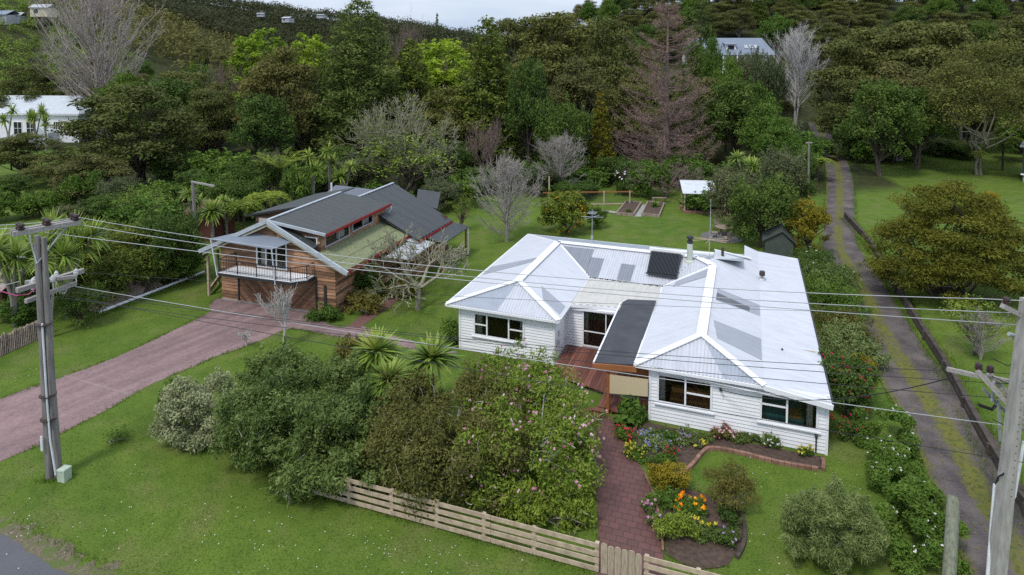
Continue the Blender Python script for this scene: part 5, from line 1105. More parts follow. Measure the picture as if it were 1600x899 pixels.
def t_bare(key, seed, bark, w0, h0, depth=4, kids=3, spread=.55, upb=.3, trunk=.25, ntr=4, rr0=.2, minr=.015, twigs=0, twigmat=None, leafmat_=None, Lg=.5, Wd=.03, fork=.22):
    rng = np.random.default_rng(seed); tk = MB(); cr = MB()
    f = h0 * trunk; tk.tube([(0, 0, -.3), (rng.normal() * .1, .05, f * .5), (0, 0, f * 1.02)], [rr0 * 1.15, rr0, rr0 * .85], 8, cap=False); br = MB()
    for k in range(ntr):
        a = k * 6.283 / ntr + rng.normal() * .3; d = (math.cos(a) * spread, math.sin(a) * spread, .55 + upb)
        branch_rec(br, (0, 0, f * rng.uniform(.8, 1.0)), d, (h0 - f) * .42, rr0 * .55, depth, rng, kids, spread, upb, .68, None, minr)
    V = np.concatenate(br.V); ext = np.abs(V[:, :2]); hw = np.percentile(np.linalg.norm(V[:, :2], axis=1), 97); hz = np.percentile(V[:, 2], 99.5)
    sx = (w0 / 2) / hw; sz = (h0 - f) / (hz - f)
    for v in br.V: v[:, 0] *= sx; v[:, 1] *= sx; v[:, 2] = f + (v[:, 2] - f) * np.where(v[:, 2] > f, sz, .6)
    V = np.concatenate(br.V); tk2 = br
    if twigs:
        ends = V[rng.integers(0, len(V), twigs)]; ends = ends[(np.linalg.norm(ends[:, :2], axis=1) > w0 * .08) | (ends[:, 2] > h0 * .6)]
        dr = norm(ends - np.array([0, 0, h0 * .3])); pos = ends + dr * Lg * .3
        tk2.leaves(pos, norm(rng.normal(size=pos.shape)), Lg * rng.uniform(.5, 1.3, len(pos)), Wd, rng, 1, None, dr + rng.normal(size=pos.shape) * .5 + np.array([0, 0, upb]))
    template(key, tk, tk2, M[bark], [M[bark], M[leafmat_ or twigmat or 'twig_grey']], w0, h0)
def t_redwood(key, seed, w0=13., h0=21.):
    rng = np.random.default_rng(seed); tk = MB(); br = MB(); tk.tube([(0, 0, -.4), (.1, 0, h0 * .5), (0, 0, h0)], [.4, .2, .03], 9); pts = []
    for k in range(150):
        t_ = .03 + .94 * rng.random() ** 1.05; tl_ = rng.uniform(-.08, .36); a = k * 2.39 + rng.normal() * .3; L_ = w0 / 2 * (1 - t_) ** .58 * rng.uniform(.5, 1.08) * (1 if t_ > .12 else .85)
        z0 = h0 * t_; s = np.linspace(0, 1, 7); rad = L_ * s; zz = z0 + L_ * (tl_ * s - .08 * np.sin(s * 3.0) + rng.uniform(.12, .36) * s ** 2.2); aa = a + np.cumsum(rng.normal(size=7) * .035)
        p = np.stack([rad * np.cos(aa), rad * np.sin(aa), zz], 1); br.tube(p, np.linspace(.075 * (1 - t_ * .6), .013, 7), 4, 0, rng.random(), cap=False)
        for j in range(int(4 + L_ * 2.3)):
            u_ = rng.uniform(.22, 1); i0 = min(5, int(u_ * 6)); q0 = p[i0] + (p[i0 + 1] - p[i0]) * (u_ * 6 - i0); sd = rng.choice([-1, 1]); dirv = norm(p[i0 + 1] - p[i0] + sd * np.array([-math.sin(a), math.cos(a), 0]) * rng.uniform(.04, .9) * L_ * .3 + np.array([0, 0, rng.uniform(.05, .45)]))
            l2 = rng.uniform(.5, 1.5) * (1 - t_ * .5); q1 = q0 + dirv * l2 * .5 + rng.normal(size=3) * .05; q2 = q1 + dirv * l2 * .5 + np.array([0, 0, .12]); br.tube([q0, q1, q2], [.022, .016, .008], 3, 0, rng.random(), cap=False); pts += [q0 * .4 + q1 * .6, q1, q1 * .5 + q2 * .5, q2]
    pts = np.array(pts); pts = np.repeat(pts, 3, 0) + rng.normal(size=(len(pts) * 3, 3)) * .16
    br.leaves(pts, norm(rng.normal(size=pts.shape)), rng.uniform(.3, .7, len(pts)), .02, rng, 1, None, norm(pts * [1, 1, 0]) * .6 + rng.normal(size=pts.shape) * .5 + [0, 0, .3])
    template(key, tk, br, M['bark_pink'], [M['bark_pink'], M['twig_pink']], w0, h0)
def rosette(mb, c, L_, n, rng, wd=.07, mat=0, dead=None, lean=0.):
    c = np.array(c, float)
    for k in range(n):
        a = rng.random() * 6.283; e = math.asin(rng.uniform(-.42, .98)); d = np.array([math.cos(a) * math.cos(e), math.sin(a) * math.cos(e), math.sin(e)]); side = norm(np.cross(d, [0, 0, 1.0001])); l = L_ * rng.uniform(.75, 1.12); dr = rng.uniform(.08, .4) * (1.2 - math.sin(e))
        s = np.array([.04, .3, .65, 1.0]); p = c + d * (l * s)[:, None]; p[:, 2] -= dr * l * s ** 2.2; wv = wd * np.array([.5, 1.0, .8, .08]); up_ = np.cross(side, d)
        V = np.concatenate([p + side * wv[:, None] / 2 , p - side * wv[:, None] / 2]); v_ = np.clip(.35 + .45 * math.sin(e) + rng.normal() * .18, 0, 1) if e > -.2 else rng.uniform(.6, 1)
        mb.add(V, np.array([[0, 1, 5, 4], [1, 2, 6, 5], [2, 3, 7, 6]]), mat, float(v_))
def t_cord(key, seed, heads, h0, w0, n=75, L_=.95, wd=.075):
    rng = np.random.default_rng(seed); tk = MB(); cr = MB()
    for k in range(heads):
        a = k * 6.283 / heads + rng.normal() * .3; r = 0 if heads == 1 else (w0 / 2 - L_ * .75) * rng.uniform(.55, 1); z = h0 - L_ * .8 - (0 if heads == 1 else rng.uniform(0, .28) * h0)
        c = np.array([r * math.cos(a), r * math.sin(a), z]); fk = h0 * rng.uniform(.3, .45)
        tk.tube([(0, 0, -.2), (c[0] * .1, c[1] * .1, fk * .7), (c[0] * .55, c[1] * .55, fk + (z - fk) * .4), c], [.16, .12, .09, .075], 6); rosette(cr, c, L_, n, rng, wd); 
        dl = rng.normal(size=(14, 3)) * .12 + c - [0, 0, .35]; cr.leaves(dl, norm(rng.normal(size=dl.shape) * [1, 1, .2]), .6, .05, rng, 1, None, np.tile([0, 0, -1.0], (14, 1)) + rng.normal(size=dl.shape) * .25)
    template(key, tk, cr, M['bark_grey'], [M['lf_cord'], M['lf_dead']], w0, h0)
def t_fern(key, seed, h0, w0, n=14, leaf='lf_fern', arch=.9, upr=.4, trunk=.12):
    rng = np.random.default_rng(seed); tk = MB(); cr = MB(); c = np.array([0, 0, h0 * (.8 if upr < .8 else .55)]); tk.tube([(0, 0, -.3), (.05, 0, c[2] * .5), c], [trunk * 1.3, trunk, trunk], 8)
    L_ = w0 / 2 * 1.1
    for k in range(n):
        a = k * 6.283 / n + rng.normal() * .12; s = np.linspace(0, 1, 9); up = upr * rng.uniform(.8, 1.3)
        p = np.stack([np.cos(a) * L_ * s, np.sin(a) * L_ * s, up * L_ * s - arch * L_ * s ** 2 * .75], 1) + c; cr.tube(p, np.linspace(.03, .008, 9), 3, 0, .9, cap=False); side = np.array([-math.sin(a), math.cos(a), 0]); m = 26
        for sg in (1, -1):
            u_ = np.linspace(.1, 1, m); q0 = np.stack([np.interp(u_, s, p[:, i]) for i in range(3)], 1); ll = .30 * L_ * np.sin(u_ * 2.75 + .3).clip(.1); T = np.tile(side * sg, (m, 1)) * .95 + np.array([math.cos(a), math.sin(a), -.3]) * .4
            T = norm(T); cr.leaves(q0 + T * ll[:, None] / 2, norm(np.tile([0, 0, 1.0], (m, 1)) + rng.normal(size=(m, 3)) * .15), ll, L_ * .05, rng, 0, np.clip(rng.normal(.55, .2, m), 0, 1), T)
    template(key, tk, cr, M['bark'], M[leaf], w0, h0)

for s in range(3): t_manuka('mk%d' % s, 10 + s, 'lf_manuka')
for s in range(2): t_manuka('mkb%d' % s, 20 + s, 'lf_manuka_br', 'bark_grey')
t_manuka('mk_trunk', 25, 'lf_manuka', 'bark_lichen', 14, 16, 26000, .28, .13, 84, .30)
t_manuka('olive', 26, 'lf_olive', 'bark', 10, 7.5, 60000, .2, .07, 170, .0, (.25, .45), (.15, .27))
t_manuka('olive2', 27, 'lf_olivegreen', 'bark', 6, 4.6, 16000, .2, .08, 70, .02)
t_cone('kahi', 30, 'lf_kahi', 13, 23, 42000, .36, .14, .6, .05, 170, .65, .18)
t_cone('totara0', 31, 'lf_totara', 10, 18, 20000, .36, .16, .72, .05, 140, .85, .17)
t_cone('totara1', 32, 'lf_dark', 11, 20, 12000, .42, .2, .8, .05, 100, .7, .17)
t_cone('goldcone', 33, 'lf_goldtip', 5, 11, 6000, .3, .16, .6, .04, 70, .9, .2)
t_cone('pine', 34, 'lf_kahi', 13, 22, 8000, .7, .12, 1.0, .1, 110, .25, .12, droop=-.3)
t_cone('norfolk', 35, 'lf_kahi', 5, 13, 1800, .5, .12, 1.0, .3, 40, .22, .1, droop=-.3)
for s in range(2): t_round('broad%d' % s, 40 + s, ('lf_dark', 'lf_mid')[s], 9, 10, 16000, .28, .155, .08, 80, .14)
t_round('greyg', 43, 'lf_greygreen', 6, 5.2, 15000, .22, .09, .02, 80, .15, boxy=.7); t_round('shrubdark', 44, 'lf_dark', 6, 5, 13000, .22, .11, .0, 80, .15, boxy=.65)
t_round('shrubmid', 45, 'lf_mid', 4, 3.6, 7000, .24, .11, .0, 70, .15, boxy=.7); t_round('lime', 46, 'lf_lime', 10, 14, 9000, .34, .2, .15, 170, .075)
t_round('limetall', 47, 'lf_lime', 7, 15, 6500, .36, .2, .2, 130, .085); t_round('goldshrub', 48, 'lf_gold', 3.4, 4.4, 11000, .16, .075, .0, 80, .14, boxy=.75)
t_round('orange', 49, 'lf_spring', 3.4, 3.6, 9000, .19, .09, .0, 70, .15, boxy=.65)
t_round('kowhai', 50, 'lf_scrub', 9, 10, 1800, .3, .15, .2, 60, .13)
t_bare('b_silver', 61, 'bark_silver', 10, 19, 5, 3, .62, .22, .3, 5, .22, .016, 900, 'twig_grey', None, .7, .022)
t_bare('b_spread', 62, 'bark_lichen', 11, 8, 5, 3, .75, .1, .18, 5, .2, .014, 2600, None, 'lf_scrub', .2, .1)
t_bare('b_fine', 64, 'bark_pink', 7, 8, 4, 3, .6, .25, .1, 7, .12, .010, 1500, 'twig_pink', None, .5, .016)
t_bare('b_garden', 65, 'bark_lichen', 7.2, 5.0, 4, 3, .8, .12, .3, 5, .2, .017, 900, None, 'lf_scrub', .14, .06)
t_bare('b_small', 66, 'bark_silver', 2.6, 4.0, 4, 3, .38, .4, .3, 4, .07, .008, 500, 'twig_grey', None, .3, .012)
t_redwood('redwood', 70)
def t_oval(key, seed, w0, h0, bark, tw, nb=110, ns=3, start=.26, rise=(.9, 1.6), minr=.008, flare=.09):
    rng = np.random.default_rng(seed); tk = MB(); br = MB(); stems = []; K = h0 / 19
    for k in range(ns):
        a = k * 6.283 / ns + .5; s = np.linspace(0, 1, 7); st = np.stack([(.25 + .9 * s) * math.cos(a) * s ** .8 * w0 * flare, (.25 + .9 * s) * math.sin(a) * s ** .8 * w0 * flare, s * h0 * (.97 - .06 * (k % 3) - .1 * rng.random())], 1); st[1:, :2] += rng.normal(size=(6, 2)) * w0 * .012; tk.tube(st, np.linspace((.24 - .02 * k) * K ** .6, .03 * K ** .5, 7), 7, cap=False); stems.append(st)
    for k in range(nb):
        t_ = start + (.95 - start) * rng.random(); st = stems[k % ns]; p = np.array([np.interp(t_, np.linspace(0, 1, 7), st[:, i]) for i in range(3)]); a = math.atan2(p[1], p[0]) + rng.normal() * 1.2
        tt = min(1, t_ + .16); Rr = w0 / 2 * math.sin(math.pi * min(.97, max(.1, (tt - start + .06) / (1.06 - start)))) ** .7 * rng.uniform(.55, 1.08); e = np.array([Rr * math.cos(a), Rr * math.sin(a), min(h0 * rng.uniform(.9, 1.0), p[2] + Rr * rng.uniform(*rise))])
        m_ = p + (e - p) * .5 + np.array([math.cos(a), math.sin(a), 0]) * Rr * .1 + rng.normal(size=3) * .06 * Rr; br.tube([p, m_, e], np.array([.06, .04, .014]) * K ** .6, 4, 0, rng.random(), cap=False)
        for j in range(9):
            u_ = rng.uniform(.25, 1); q0 = p + (m_ - p) * u_ * 2 if u_ < .5 else m_ + (e - m_) * (u_ * 2 - 1); dd = norm(norm(e - p) + usphere(rng, 1)[0] * .65 + [0, 0, .3]) * rng.uniform(.7, 2.0) * K ** .8; br.tube([q0, q0 + dd * .5 + rng.normal(size=3) * .07 * K, q0 + dd], np.array([.022, .016, minr]) * K ** .4, 3, 0, rng.random(), cap=False)
            for i in range(3): d2 = norm(dd + usphere(rng, 1)[0] * np.linalg.norm(dd) * 1.1) * .75 * K ** .8; f_ = rng.uniform(.3, .95); br.tube([q0 + dd * f_, q0 + dd * f_ + d2], np.array([.012, minr]) * K ** .4, 3, 0, rng.random(), cap=False)
    template(key, tk, br, M[bark], [M[bark], M[tw]], w0, h0)
t_oval('b_big', 60, 20, 27, 'bark_pgrey', 'twig_grey', 160, 6, .10, (.8, 1.7), .012, .11)
t_oval('b_grey', 63, 6.5, 8, 'bark_grey', 'twig_grey', 90, 5, .10, (.5, 1.3), .009, .13)
t_oval('b_silver', 61, 10, 19, 'bark_silver', 'twig_grey')
t_cord('cord1', 80, 1, 3.4, 2.0, 230, 1.0, .12); t_cord('cord3', 81, 4, 7.0, 4.4, 100, 1.25, .14); t_cord('cord2', 82, 2, 7.0, 3.4, 90, 1.3, .16); t_cord('cord5', 83, 7, 7.0, 6.0, 110, 1.55, .14)
t_fern('fern', 85, 4.0, 5.0, 16, 'lf_fern', .9, .38); t_fern('nikau', 86, 7.5, 4.6, 13, 'lf_fern', .8, 1.1, .16)

NT = {}
def tree(kind, px, Yd, top, w_px, name, label, group=None, cat='tree', rz=None, x=None, H_=None, Wm=None):
    tm, cm, w0, h0 = TPL[kind]
    b0 = D(px, 300, Yd); X_ = b0[0] if x is None else x; zg = gz(X_, Yd); NT[kind] = NT.get(kind, 0) + 1
    hh = (D(px, top, Yd)[2] - zg) if H_ is None else H_; ww = w_px * Yd / 1000 if Wm is None else Wm
    o = thing(name, label, cat, (X_, Yd, zg), (NT[kind] * 2.1) if rz is None else rz, group); s = max(ww / w0, .05); o.scale = (s, s, hh / h0)
    if tm: link_mesh('trunk', tm, o)
    if cm: link_mesh('crown', cm, o)
    return o
T = tree
# hero trees, back left to right
T('b_big', 165, 112, -45, 190, 'bare_tree', 'huge bare grey poplar like tree rising past the top of the picture on the left')
T('mk0', 208, 72, 126, 195, 'manuka_tree', 'large layered dark manuka with visible pale trunks in front of the bare giant tree')
T('mkb0', 150, 64, 238, 120, 'manuka_tree', 'low brown manuka beneath the large layered one, beside the lawn gap')
T('mk1', 40, 78, 205, 120, 'manuka_tree', 'dark flat topped manuka at the left edge below the white villa')
T('mk2', 95, 74, 240, 100, 'manuka_tree', 'small dark manuka between the villa and the large layered manuka')
T('mk2', 55, 116, 98, 110, 'manuka_tree', 'brown dark manuka standing behind the white villa')
T('mk0', 120, 122, 102, 100, 'manuka_tree', 'dark manuka at the left foot of the bare giant tree')
T('mk1', 285, 100, 105, 130, 'manuka_tree', 'dark spreading manuka right of the bare giant tree')
T('mkb1', 340, 92, 128, 110, 'manuka_tree', 'brownish manuka left of the lime green poplars')
T('b_fine', 352, 104, 92, 70, 'bare_tree', 'fine twigged bare pale tree left of the lime green poplars')
T('limetall', 415, 100, 40, 125, 'poplar_tree', 'bright lime green poplar in new leaf with a pointed top, leftmost of the lime trees')
T('limetall', 486, 104, 48, 95, 'poplar_tree', 'bright lime green poplar directly left of the tallest dark conifer')
T('lime', 690, 104, 60, 185, 'poplar_tree', 'broad lime green tree between the two dark pointed totaras')
T('mkb0', 440, 84, 70, 140, 'manuka_tree', 'big brown topped manuka in front of the lime green poplars')
T('broad0', 415, 78, 150, 110, 'broadleaf_tree', 'dark evergreen below the big brown topped manuka')
T('kahi', 563, 86, -6, 215, 'conifer_tree', 'tallest dark conifer, a broad cone reaching the top edge of the picture')
T('totara0', 645, 90, 58, 150, 'conifer_tree', 'dark yellowish conifer right of the tallest cone')
T('totara0', 762, 84, 24, 180, 'conifer_tree', 'pointed dark green conifer standing against the sky in the middle')
T('broad0', 825, 80, 98, 90, 'broadleaf_tree', 'dense dark green tree right of the pointed conifer')
T('norfolk', 685, 170, 20, 26, 'norfolk_pine', 'slender tiered pine small on the skyline')
T('b_fine', 640, 160, 30, 55, 'bare_tree', 'pale leafless tree small on the skyline behind the conifers')
T('mk0', 880, 112, 12, 170, 'manuka_tree', 'large rounded manuka on the slope behind the bare conifer')
T('mk1', 815, 128, 18, 130, 'manuka_tree', 'dark manuka crowning the slope where the skyline starts to rise')
T('mkb1', 905, 92, 90, 140, 'manuka_tree', 'dark brown manuka in front of the large rounded one')
T('mk2', 955, 105, 25, 120, 'manuka_tree', 'dark manuka just left of the top of the bare pinkish conifer')
T('goldcone', 937, 78, 142, 60, 'conifer_tree', 'small golden tipped conical tree left of the bare pinkish conifer')
T('shrubdark', 880, 76, 165, 90, 'broadleaf_tree', 'dark glossy tree between the dense green tree and the golden cone')
T('redwood', 1040, 80, 5, 205, 'bare_conifer', 'tall bare pinkish brown conifer with upswept twiggy branches behind the back lawn')
T('pine', 1090, 118, -32, 120, 'pine_tree', 'dark drooping pine right of the bare conifer top')
T('broad1', 1110, 104, 62, 42, 'broadleaf_tree', 'green tree covering the left end of the blue roofed house')
T('broad1', 1132, 98, 92, 60, 'broadleaf_tree', 'green tree in front of the blue roofed house dormer')
T('broad0', 1150, 86, 128, 120, 'broadleaf_tree', 'dark green tree below the blue roofed house')
T('greyg', 1195, 108, 92, 60, 'broadleaf_tree', 'pale grey green tree below the right end of the blue roofed house')
T('broad1', 1195, 80, 165, 90, 'broadleaf_tree', 'mid green tree left of the bare silver tree trunk')
T('b_silver', 1240, 112, 30, 92, 'bare_tree', 'bare silver tree standing where the track enters the bush')
T('mk0', 1345, 104, 38, 160, 'manuka_tree', 'big dark manuka right of the bare silver tree')
T('mk1', 1425, 100, 22, 190, 'manuka_tree', 'broad dark manuka with the highest crown right of the track')
T('mkb0', 1400, 90, 95, 150, 'manuka_tree', 'brown dark manuka over the shaded edge of the right lawn')
T('mk2', 1330, 94, 120, 110, 'manuka_tree', 'dark manuka overhanging the track from the right')
T('shrubmid', 1316, 100, 168, 34, 'sapling', 'bright green sapling beside the track mouth')
T('shrubdark', 1340, 90, 195, 80, 'broadleaf_tree', 'very dark shrub mass right of the track at the lawn edge')
T('shrubdark', 1395, 88, 185, 90, 'broadleaf_tree', 'very dark shrub mass between the track and the trunked manuka')
T('broad0', 1372, 79, 128, 120, 'broadleaf_tree', 'dark full tree shading the right side of the track at the lawn edge'); T('broad0', 1430, 83, 140, 110, 'broadleaf_tree', 'dark tree at the shaded lawn edge between the track and the trunked manuka'); T('broad0', 1084, 108, 68, 56, 'broadleaf_tree', 'dark tree hiding the far left corner of the blue roofed house'); T('greyg', 1165, 118, 84, 60, 'shrub', 'grey green shrub in front of the verandah of the blue roofed house')
T('mk_trunk', 1528, 80, 58, 190, 'manuka_tree', 'spreading manuka with a forked pale trunk standing on the right lawn')
T('mk2', 1590, 96, 20, 140, 'manuka_tree', 'dark manuka at the right edge behind the trunked one')
T('mkb1', 1480, 98, 40, 130, 'manuka_tree', 'brown topped manuka behind the trunked one')
# middle distance
T('b_spread', 622, 71, 155, 190, 'bare_tree', 'wide spreading lichen grey tree with few yellow green leaves behind the cedar house')
T('kowhai', 640, 68, 205, 170, 'kowhai_tree', 'thinly leafed yellow green tree low beneath the spreading grey one')
T('b_fine', 762, 76, 183, 85, 'bare_tree', 'fine reddish twigged bare tree behind the large bare garden tree')
T('b_grey', 792, 52, 232, 128, 'bare_tree', 'large bare grey tree on the back lawn between the two houses')
T('b_grey', 874, 70, 203, 95, 'bare_tree', 'bare grey tree behind the garden fence')
T('b_fine', 1040, 68, 255, 150, 'bare_shrub', 'low bare brushy shrub under the bare pinkish conifer')
for kx, (px, Yd, top, w_, kd, lab) in enumerate(((440, 62, 213, 80, 'nikau', 'shaggy nikau palm behind the left roof of the cedar house'), (490, 64, 226, 45, 'cord2', 'straight trunked cabbage tree behind the flat grey roof'), (515, 66, 215, 45, 'cord2', 'cabbage tree with the highest head of the row behind the flat grey roof'), (540, 65, 245, 45, 'cord2', 'cabbage tree at the right end of the row behind the cedar house'), (468, 60, 250, 40, 'cord2', 'cabbage tree at the left end of the row behind the cedar house'), (300, 52, 280, 55, 'cord2', 'cabbage tree just left of the service pole'), (330, 50, 312, 50, 'cord1', 'short yellowish cabbage tree right of the service pole'), (352, 53, 288, 60, 'cord3', 'cabbage tree crowd right of the service pole, taller than its neighbour'))):
    T(kd, px, Yd, top, w_, 'cabbage_tree' if kd != 'nikau' else 'nikau_palm', lab)
T('fern', 415, 55, 292, 75, 'tree_fern', 'yellow green tree fern behind the left roof of the cedar house'); T('fern', 380, 52, 305, 60, 'tree_fern', 'yellow green tree fern left of the cedar house gable'); T('fern', 1276, 76, 240, 52, 'tree_fern', 'tree fern arching over the left side of the track')
T('shrubmid', 464, 60, 258, 45, 'shrub', 'bright green shrub behind the white vent pipe'); T('shrubdark', 395, 62, 255, 90, 'shrub', 'dark shrub behind the tree ferns')
T('cord3', 60, 100, 148, 40, 'cabbage_tree', 'cabbage tree in front of the villa, the middle one of three'); T('cord2', 18, 101, 158, 34, 'cabbage_tree', 'cabbage tree at the left edge in front of the villa'); T('cord2', 76, 99, 160, 32, 'cabbage_tree', 'cabbage tree in front of the villa windows on the right')
T('cord5', 95, 37, 304, 130, 'cabbage_tree', 'many headed cabbage tree just behind the crossarm of the timber pole'); T('cord5', 12, 36, 325, 120, 'cabbage_tree', 'many headed cabbage tree at the left edge behind the wires'); T('cord2', 70, 34.5, 372, 65, 'cabbage_tree', 'shorter cabbage tree low behind the timber pole')
T('olive2', 200, 41.5, 352, 150, 'shrub', 'olive green bushy tree in the middle of the left boundary'); T('olive2', 150, 43, 345, 120, 'shrub', 'olive bushy tree right behind the left cabbage trees'); T('shrubdark', 262, 42.5, 335, 100, 'shrub', 'glossy dark green tree left of the cedar house'); T('shrubmid', 228, 47, 312, 110, 'shrub', 'light green leafy tree above the olive boundary trees'); T('kowhai', 225, 52, 285, 110, 'shrub', 'bright green loose tree left of the service pole')
T('shrubmid', 60, 40, 395, 110, 'shrub', 'leafy shrub beneath the left cabbage trees in front of the old shed'); T('olive2', 100, 43, 372, 110, 'shrub', 'olive shrub between the left cabbage trees and the boards'); T('shrubmid', 20, 36.5, 468, 70, 'shrub', 'low leafy shrub behind the old paling fence at the left edge')
T('shrubdark', 118, 36, 450, 70, 'shrub', 'dark round shrub at the end of the white beam'); T('shrubmid', 280, 43.5, 385, 80, 'shrub', 'leafy shrub low against the boards at the left of the cedar house')
T('orange', 882, 54.5, 302, 78, 'orange_tree', 'round orange tree full of fruit behind the white roof'); T('shrubdark', 933, 56, 326, 34, 'shrub', 'small dark shrub right of the orange tree'); T('shrubmid', 1012, 68, 252, 66, 'lemon_tree', 'bright yellow green bushy tree behind the vegetable beds'); T('shrubdark', 985, 72, 252, 55, 'shrub', 'shrub with white flowers left of the bright bushy tree')
T('greyg', 1222, 60, 238, 78, 'shrub', 'pale grey green rounded tree left of the track'); T('greyg', 1150, 55, 272, 95, 'shrub', 'grey green tree over the milky roofed garden shelter'); T('shrubdark', 1192, 50.5, 283, 110, 'shrub', 'big dark rounded shrub behind the back corner of the white house'); T('cord3', 1168, 66, 222, 70, 'cabbage_tree', 'lime green cabbage tree above the grey green garden trees'); T('goldshrub', 1265, 48.5, 314, 68, 'shrub', 'golden yellow conical shrub beside the track at the house corner')
T('broad1', 1215, 74, 200, 90, 'broadleaf_tree', 'yellow green tree behind the pale grey green one'); T('kowhai', 722, 55, 303, 40, 'shrub', 'small yellow flowering shrub right of the cedar house roof')
T('olive', 1490, 39.5, 282, 244, 'manuka_tree', 'large golden olive manuka spreading behind the retaining wall on the right lawn'); T('kowhai', 1535, 31.5, 465, 105, 'shrub', 'thin yellow leafed shrub behind the concrete pole'); T('b_grey', 1545, 31, 480, 70, 'bare_shrub', 'bare pale twiggy shrub inside the thin yellow one')
T('b_garden', 652, 38.3, 362, 190, 'bare_tree', 'lichen covered bare tree with a stout dark trunk between the houses'); T('b_small', 440, 33.2, 448, 78, 'bare_tree', 'slender bare silver sapling on the lawn by the driveway'); T('b_small', 378, 33.4, 515, 42, 'bare_tree', 'tiny bare white sapling beside the driveway bend')
T('shrubdark', 1500, 92, 225, 60, 'shrub', 'dark shrub behind the forked trunk on the right lawn'); T('fern', 1565, 83, 205, 60, 'tree_fern', 'tree fern right of the forked trunk'); T('goldshrub', 1545, 55, 300, 40, 'shrub', 'small yellow flowering shrub behind the golden olive manuka'); T('fern', 1528, 79, 230, 26, 'epiphyte', 'small brown green fern clump at the forked trunk')

# bush that fills in behind: only what stands clear of the trees in front of it
rng = np.random.default_rng(77); cand = []
y_ = 70.0
while y_ < 270:
    sp__ = 6.2 + y_ * .022
    for x_ in np.arange(-.86 * y_, .86 * y_, sp__): cand.append((x_ + rng.normal() * 1.6, y_ + rng.normal() * 1.6))
    y_ += sp__ * .95
sky_top = np.full(1700, 420.0)
for o in [o for o in COL.objects if o.get('category') == 'tree']:
    Y0 = o.location.y
def prof(x, y, hh, ww):
    zg = gz(x, y); pt = 75 + (16 - zg - hh) / y * 1000; c = 800 + x / y * 1000; return c, ww / 2 / y * 1000, pt
cnt = {}; placed = [(o.location.x, o.location.y) for o in COL.objects if o.get('category') in ('tree', 'house')]
GRP = {'mk': ('manuka_tree', 'one of the dark layered manuka trees filling the bush'), 'mkb': ('manuka_tree', 'one of the brownish manuka trees filling the bush'), 'broad0': ('broadleaf_tree', 'one of the dark rounded broadleaf trees filling the bush'), 'broad1': ('broadleaf_tree', 'one of the fresh green broadleaf trees filling the bush'), 'totara0': ('conifer_tree', 'one of the small dark conifers filling the bush')}
nb = 0
for x_, y_ in sorted(cand, key=lambda c: c[1]):
    if nb >= 262: break
    c = 800 + x_ / y_ * 1000
    lim = np.interp(c, [-60, 130, 300, 420, 560, 700, 860, 1000, 1150, 1230, 1262, 1330, 1450, 1700], [112, 108, 84, 80, 92, 84, 82, 88, 82, 100, 150, 96, 100, 100])
    if y_ < lim or (y_ > 100 and 1225 < c < 1320 and y_ < 135): continue
    if (abs(x_ - 50) < 13 and 136 < y_ < 160) or (y_ < 150 and abs(c - 1135) < 78 and y_ > 118): continue
    if y_ > 122 and c < 340 and (c < 130 or rng.random() < .8): continue
    if c < 140 and 95 < y_ < 122: continue
    if any((x_ - a) ** 2 + (y_ - b_) ** 2 < 16 for a, b_ in placed): continue
    hh = rng.uniform(8.5, 12.5); ww = rng.uniform(7.5, 11)
    if x_ > -14 and y_ > 150: hh = rng.uniform(7, 9.5)
    cc, hw, pt = prof(x_, y_, hh, ww); i0, i1 = int(max(0, cc - hw * .7)), int(min(1699, cc + hw * .7))
    if i1 <= i0 or c < -40 or c > 1660: continue
    if pt > np.mean(sky_top[i0:i1]) - (5 if c < 950 or y_ < 135 else -22): continue
    if y_ > 90 and c > 380 and c < 790 and pt < 62 - (0 if y_ < 160 else -4): hh *= .72
    cc, hw, pt = prof(x_, y_, hh, ww); sky_top[i0:i1] = np.minimum(sky_top[i0:i1], pt)
    u_ = rng.random(); kd = 'mk%d' % rng.integers(3) if u_ < .5 else ('mkb%d' % rng.integers(2) if u_ < .68 else ('broad0' if u_ < .82 else ('broad1' if u_ < .94 else 'totara0')))
    nm, lb = GRP[kd.rstrip('012') if kd.startswith('mk') else kd]
    T(kd, c, y_, 0, 0, nm, lb, lb.replace('one of the ', ''), x=x_, H_=hh, Wm=ww); placed.append((x_, y_)); nb += 1
print('bush fill', nb)
# understorey along the bush edge
us = [(335, 60, 270), (370, 58, 282), (300, 62, 268), (255, 60, 285), (185, 60, 280), (130, 62, 268), (215, 57, 300), (160, 55, 308), (585, 62, 290), (690, 62, 285), (725, 64, 275), (660, 70, 265), (745, 70, 262), (810, 72, 255), (840, 70, 262), (920, 74, 262), (955, 76, 245), (1085, 72, 262), (1120, 70, 255), (1150, 66, 262), (1100, 62, 292), (1240, 70, 235), (1248, 62, 268), (1232, 80, 205), (1212, 90, 190), (1262, 92, 215), (1370, 90, 205), (1425, 90, 215), (1355, 88, 214), (1460, 96, 215), (1600, 88, 180), (900, 68, 285), (865, 70, 280), (620, 60, 300), (560, 72, 250), (505, 70, 262), (700, 76, 228), (540, 76, 230), (1070, 76, 240), (420, 68, 240), (350, 70, 235), (275, 72, 240), (20, 66, 275), (60, 60, 300), (110, 54, 322), (-10, 58, 300)]
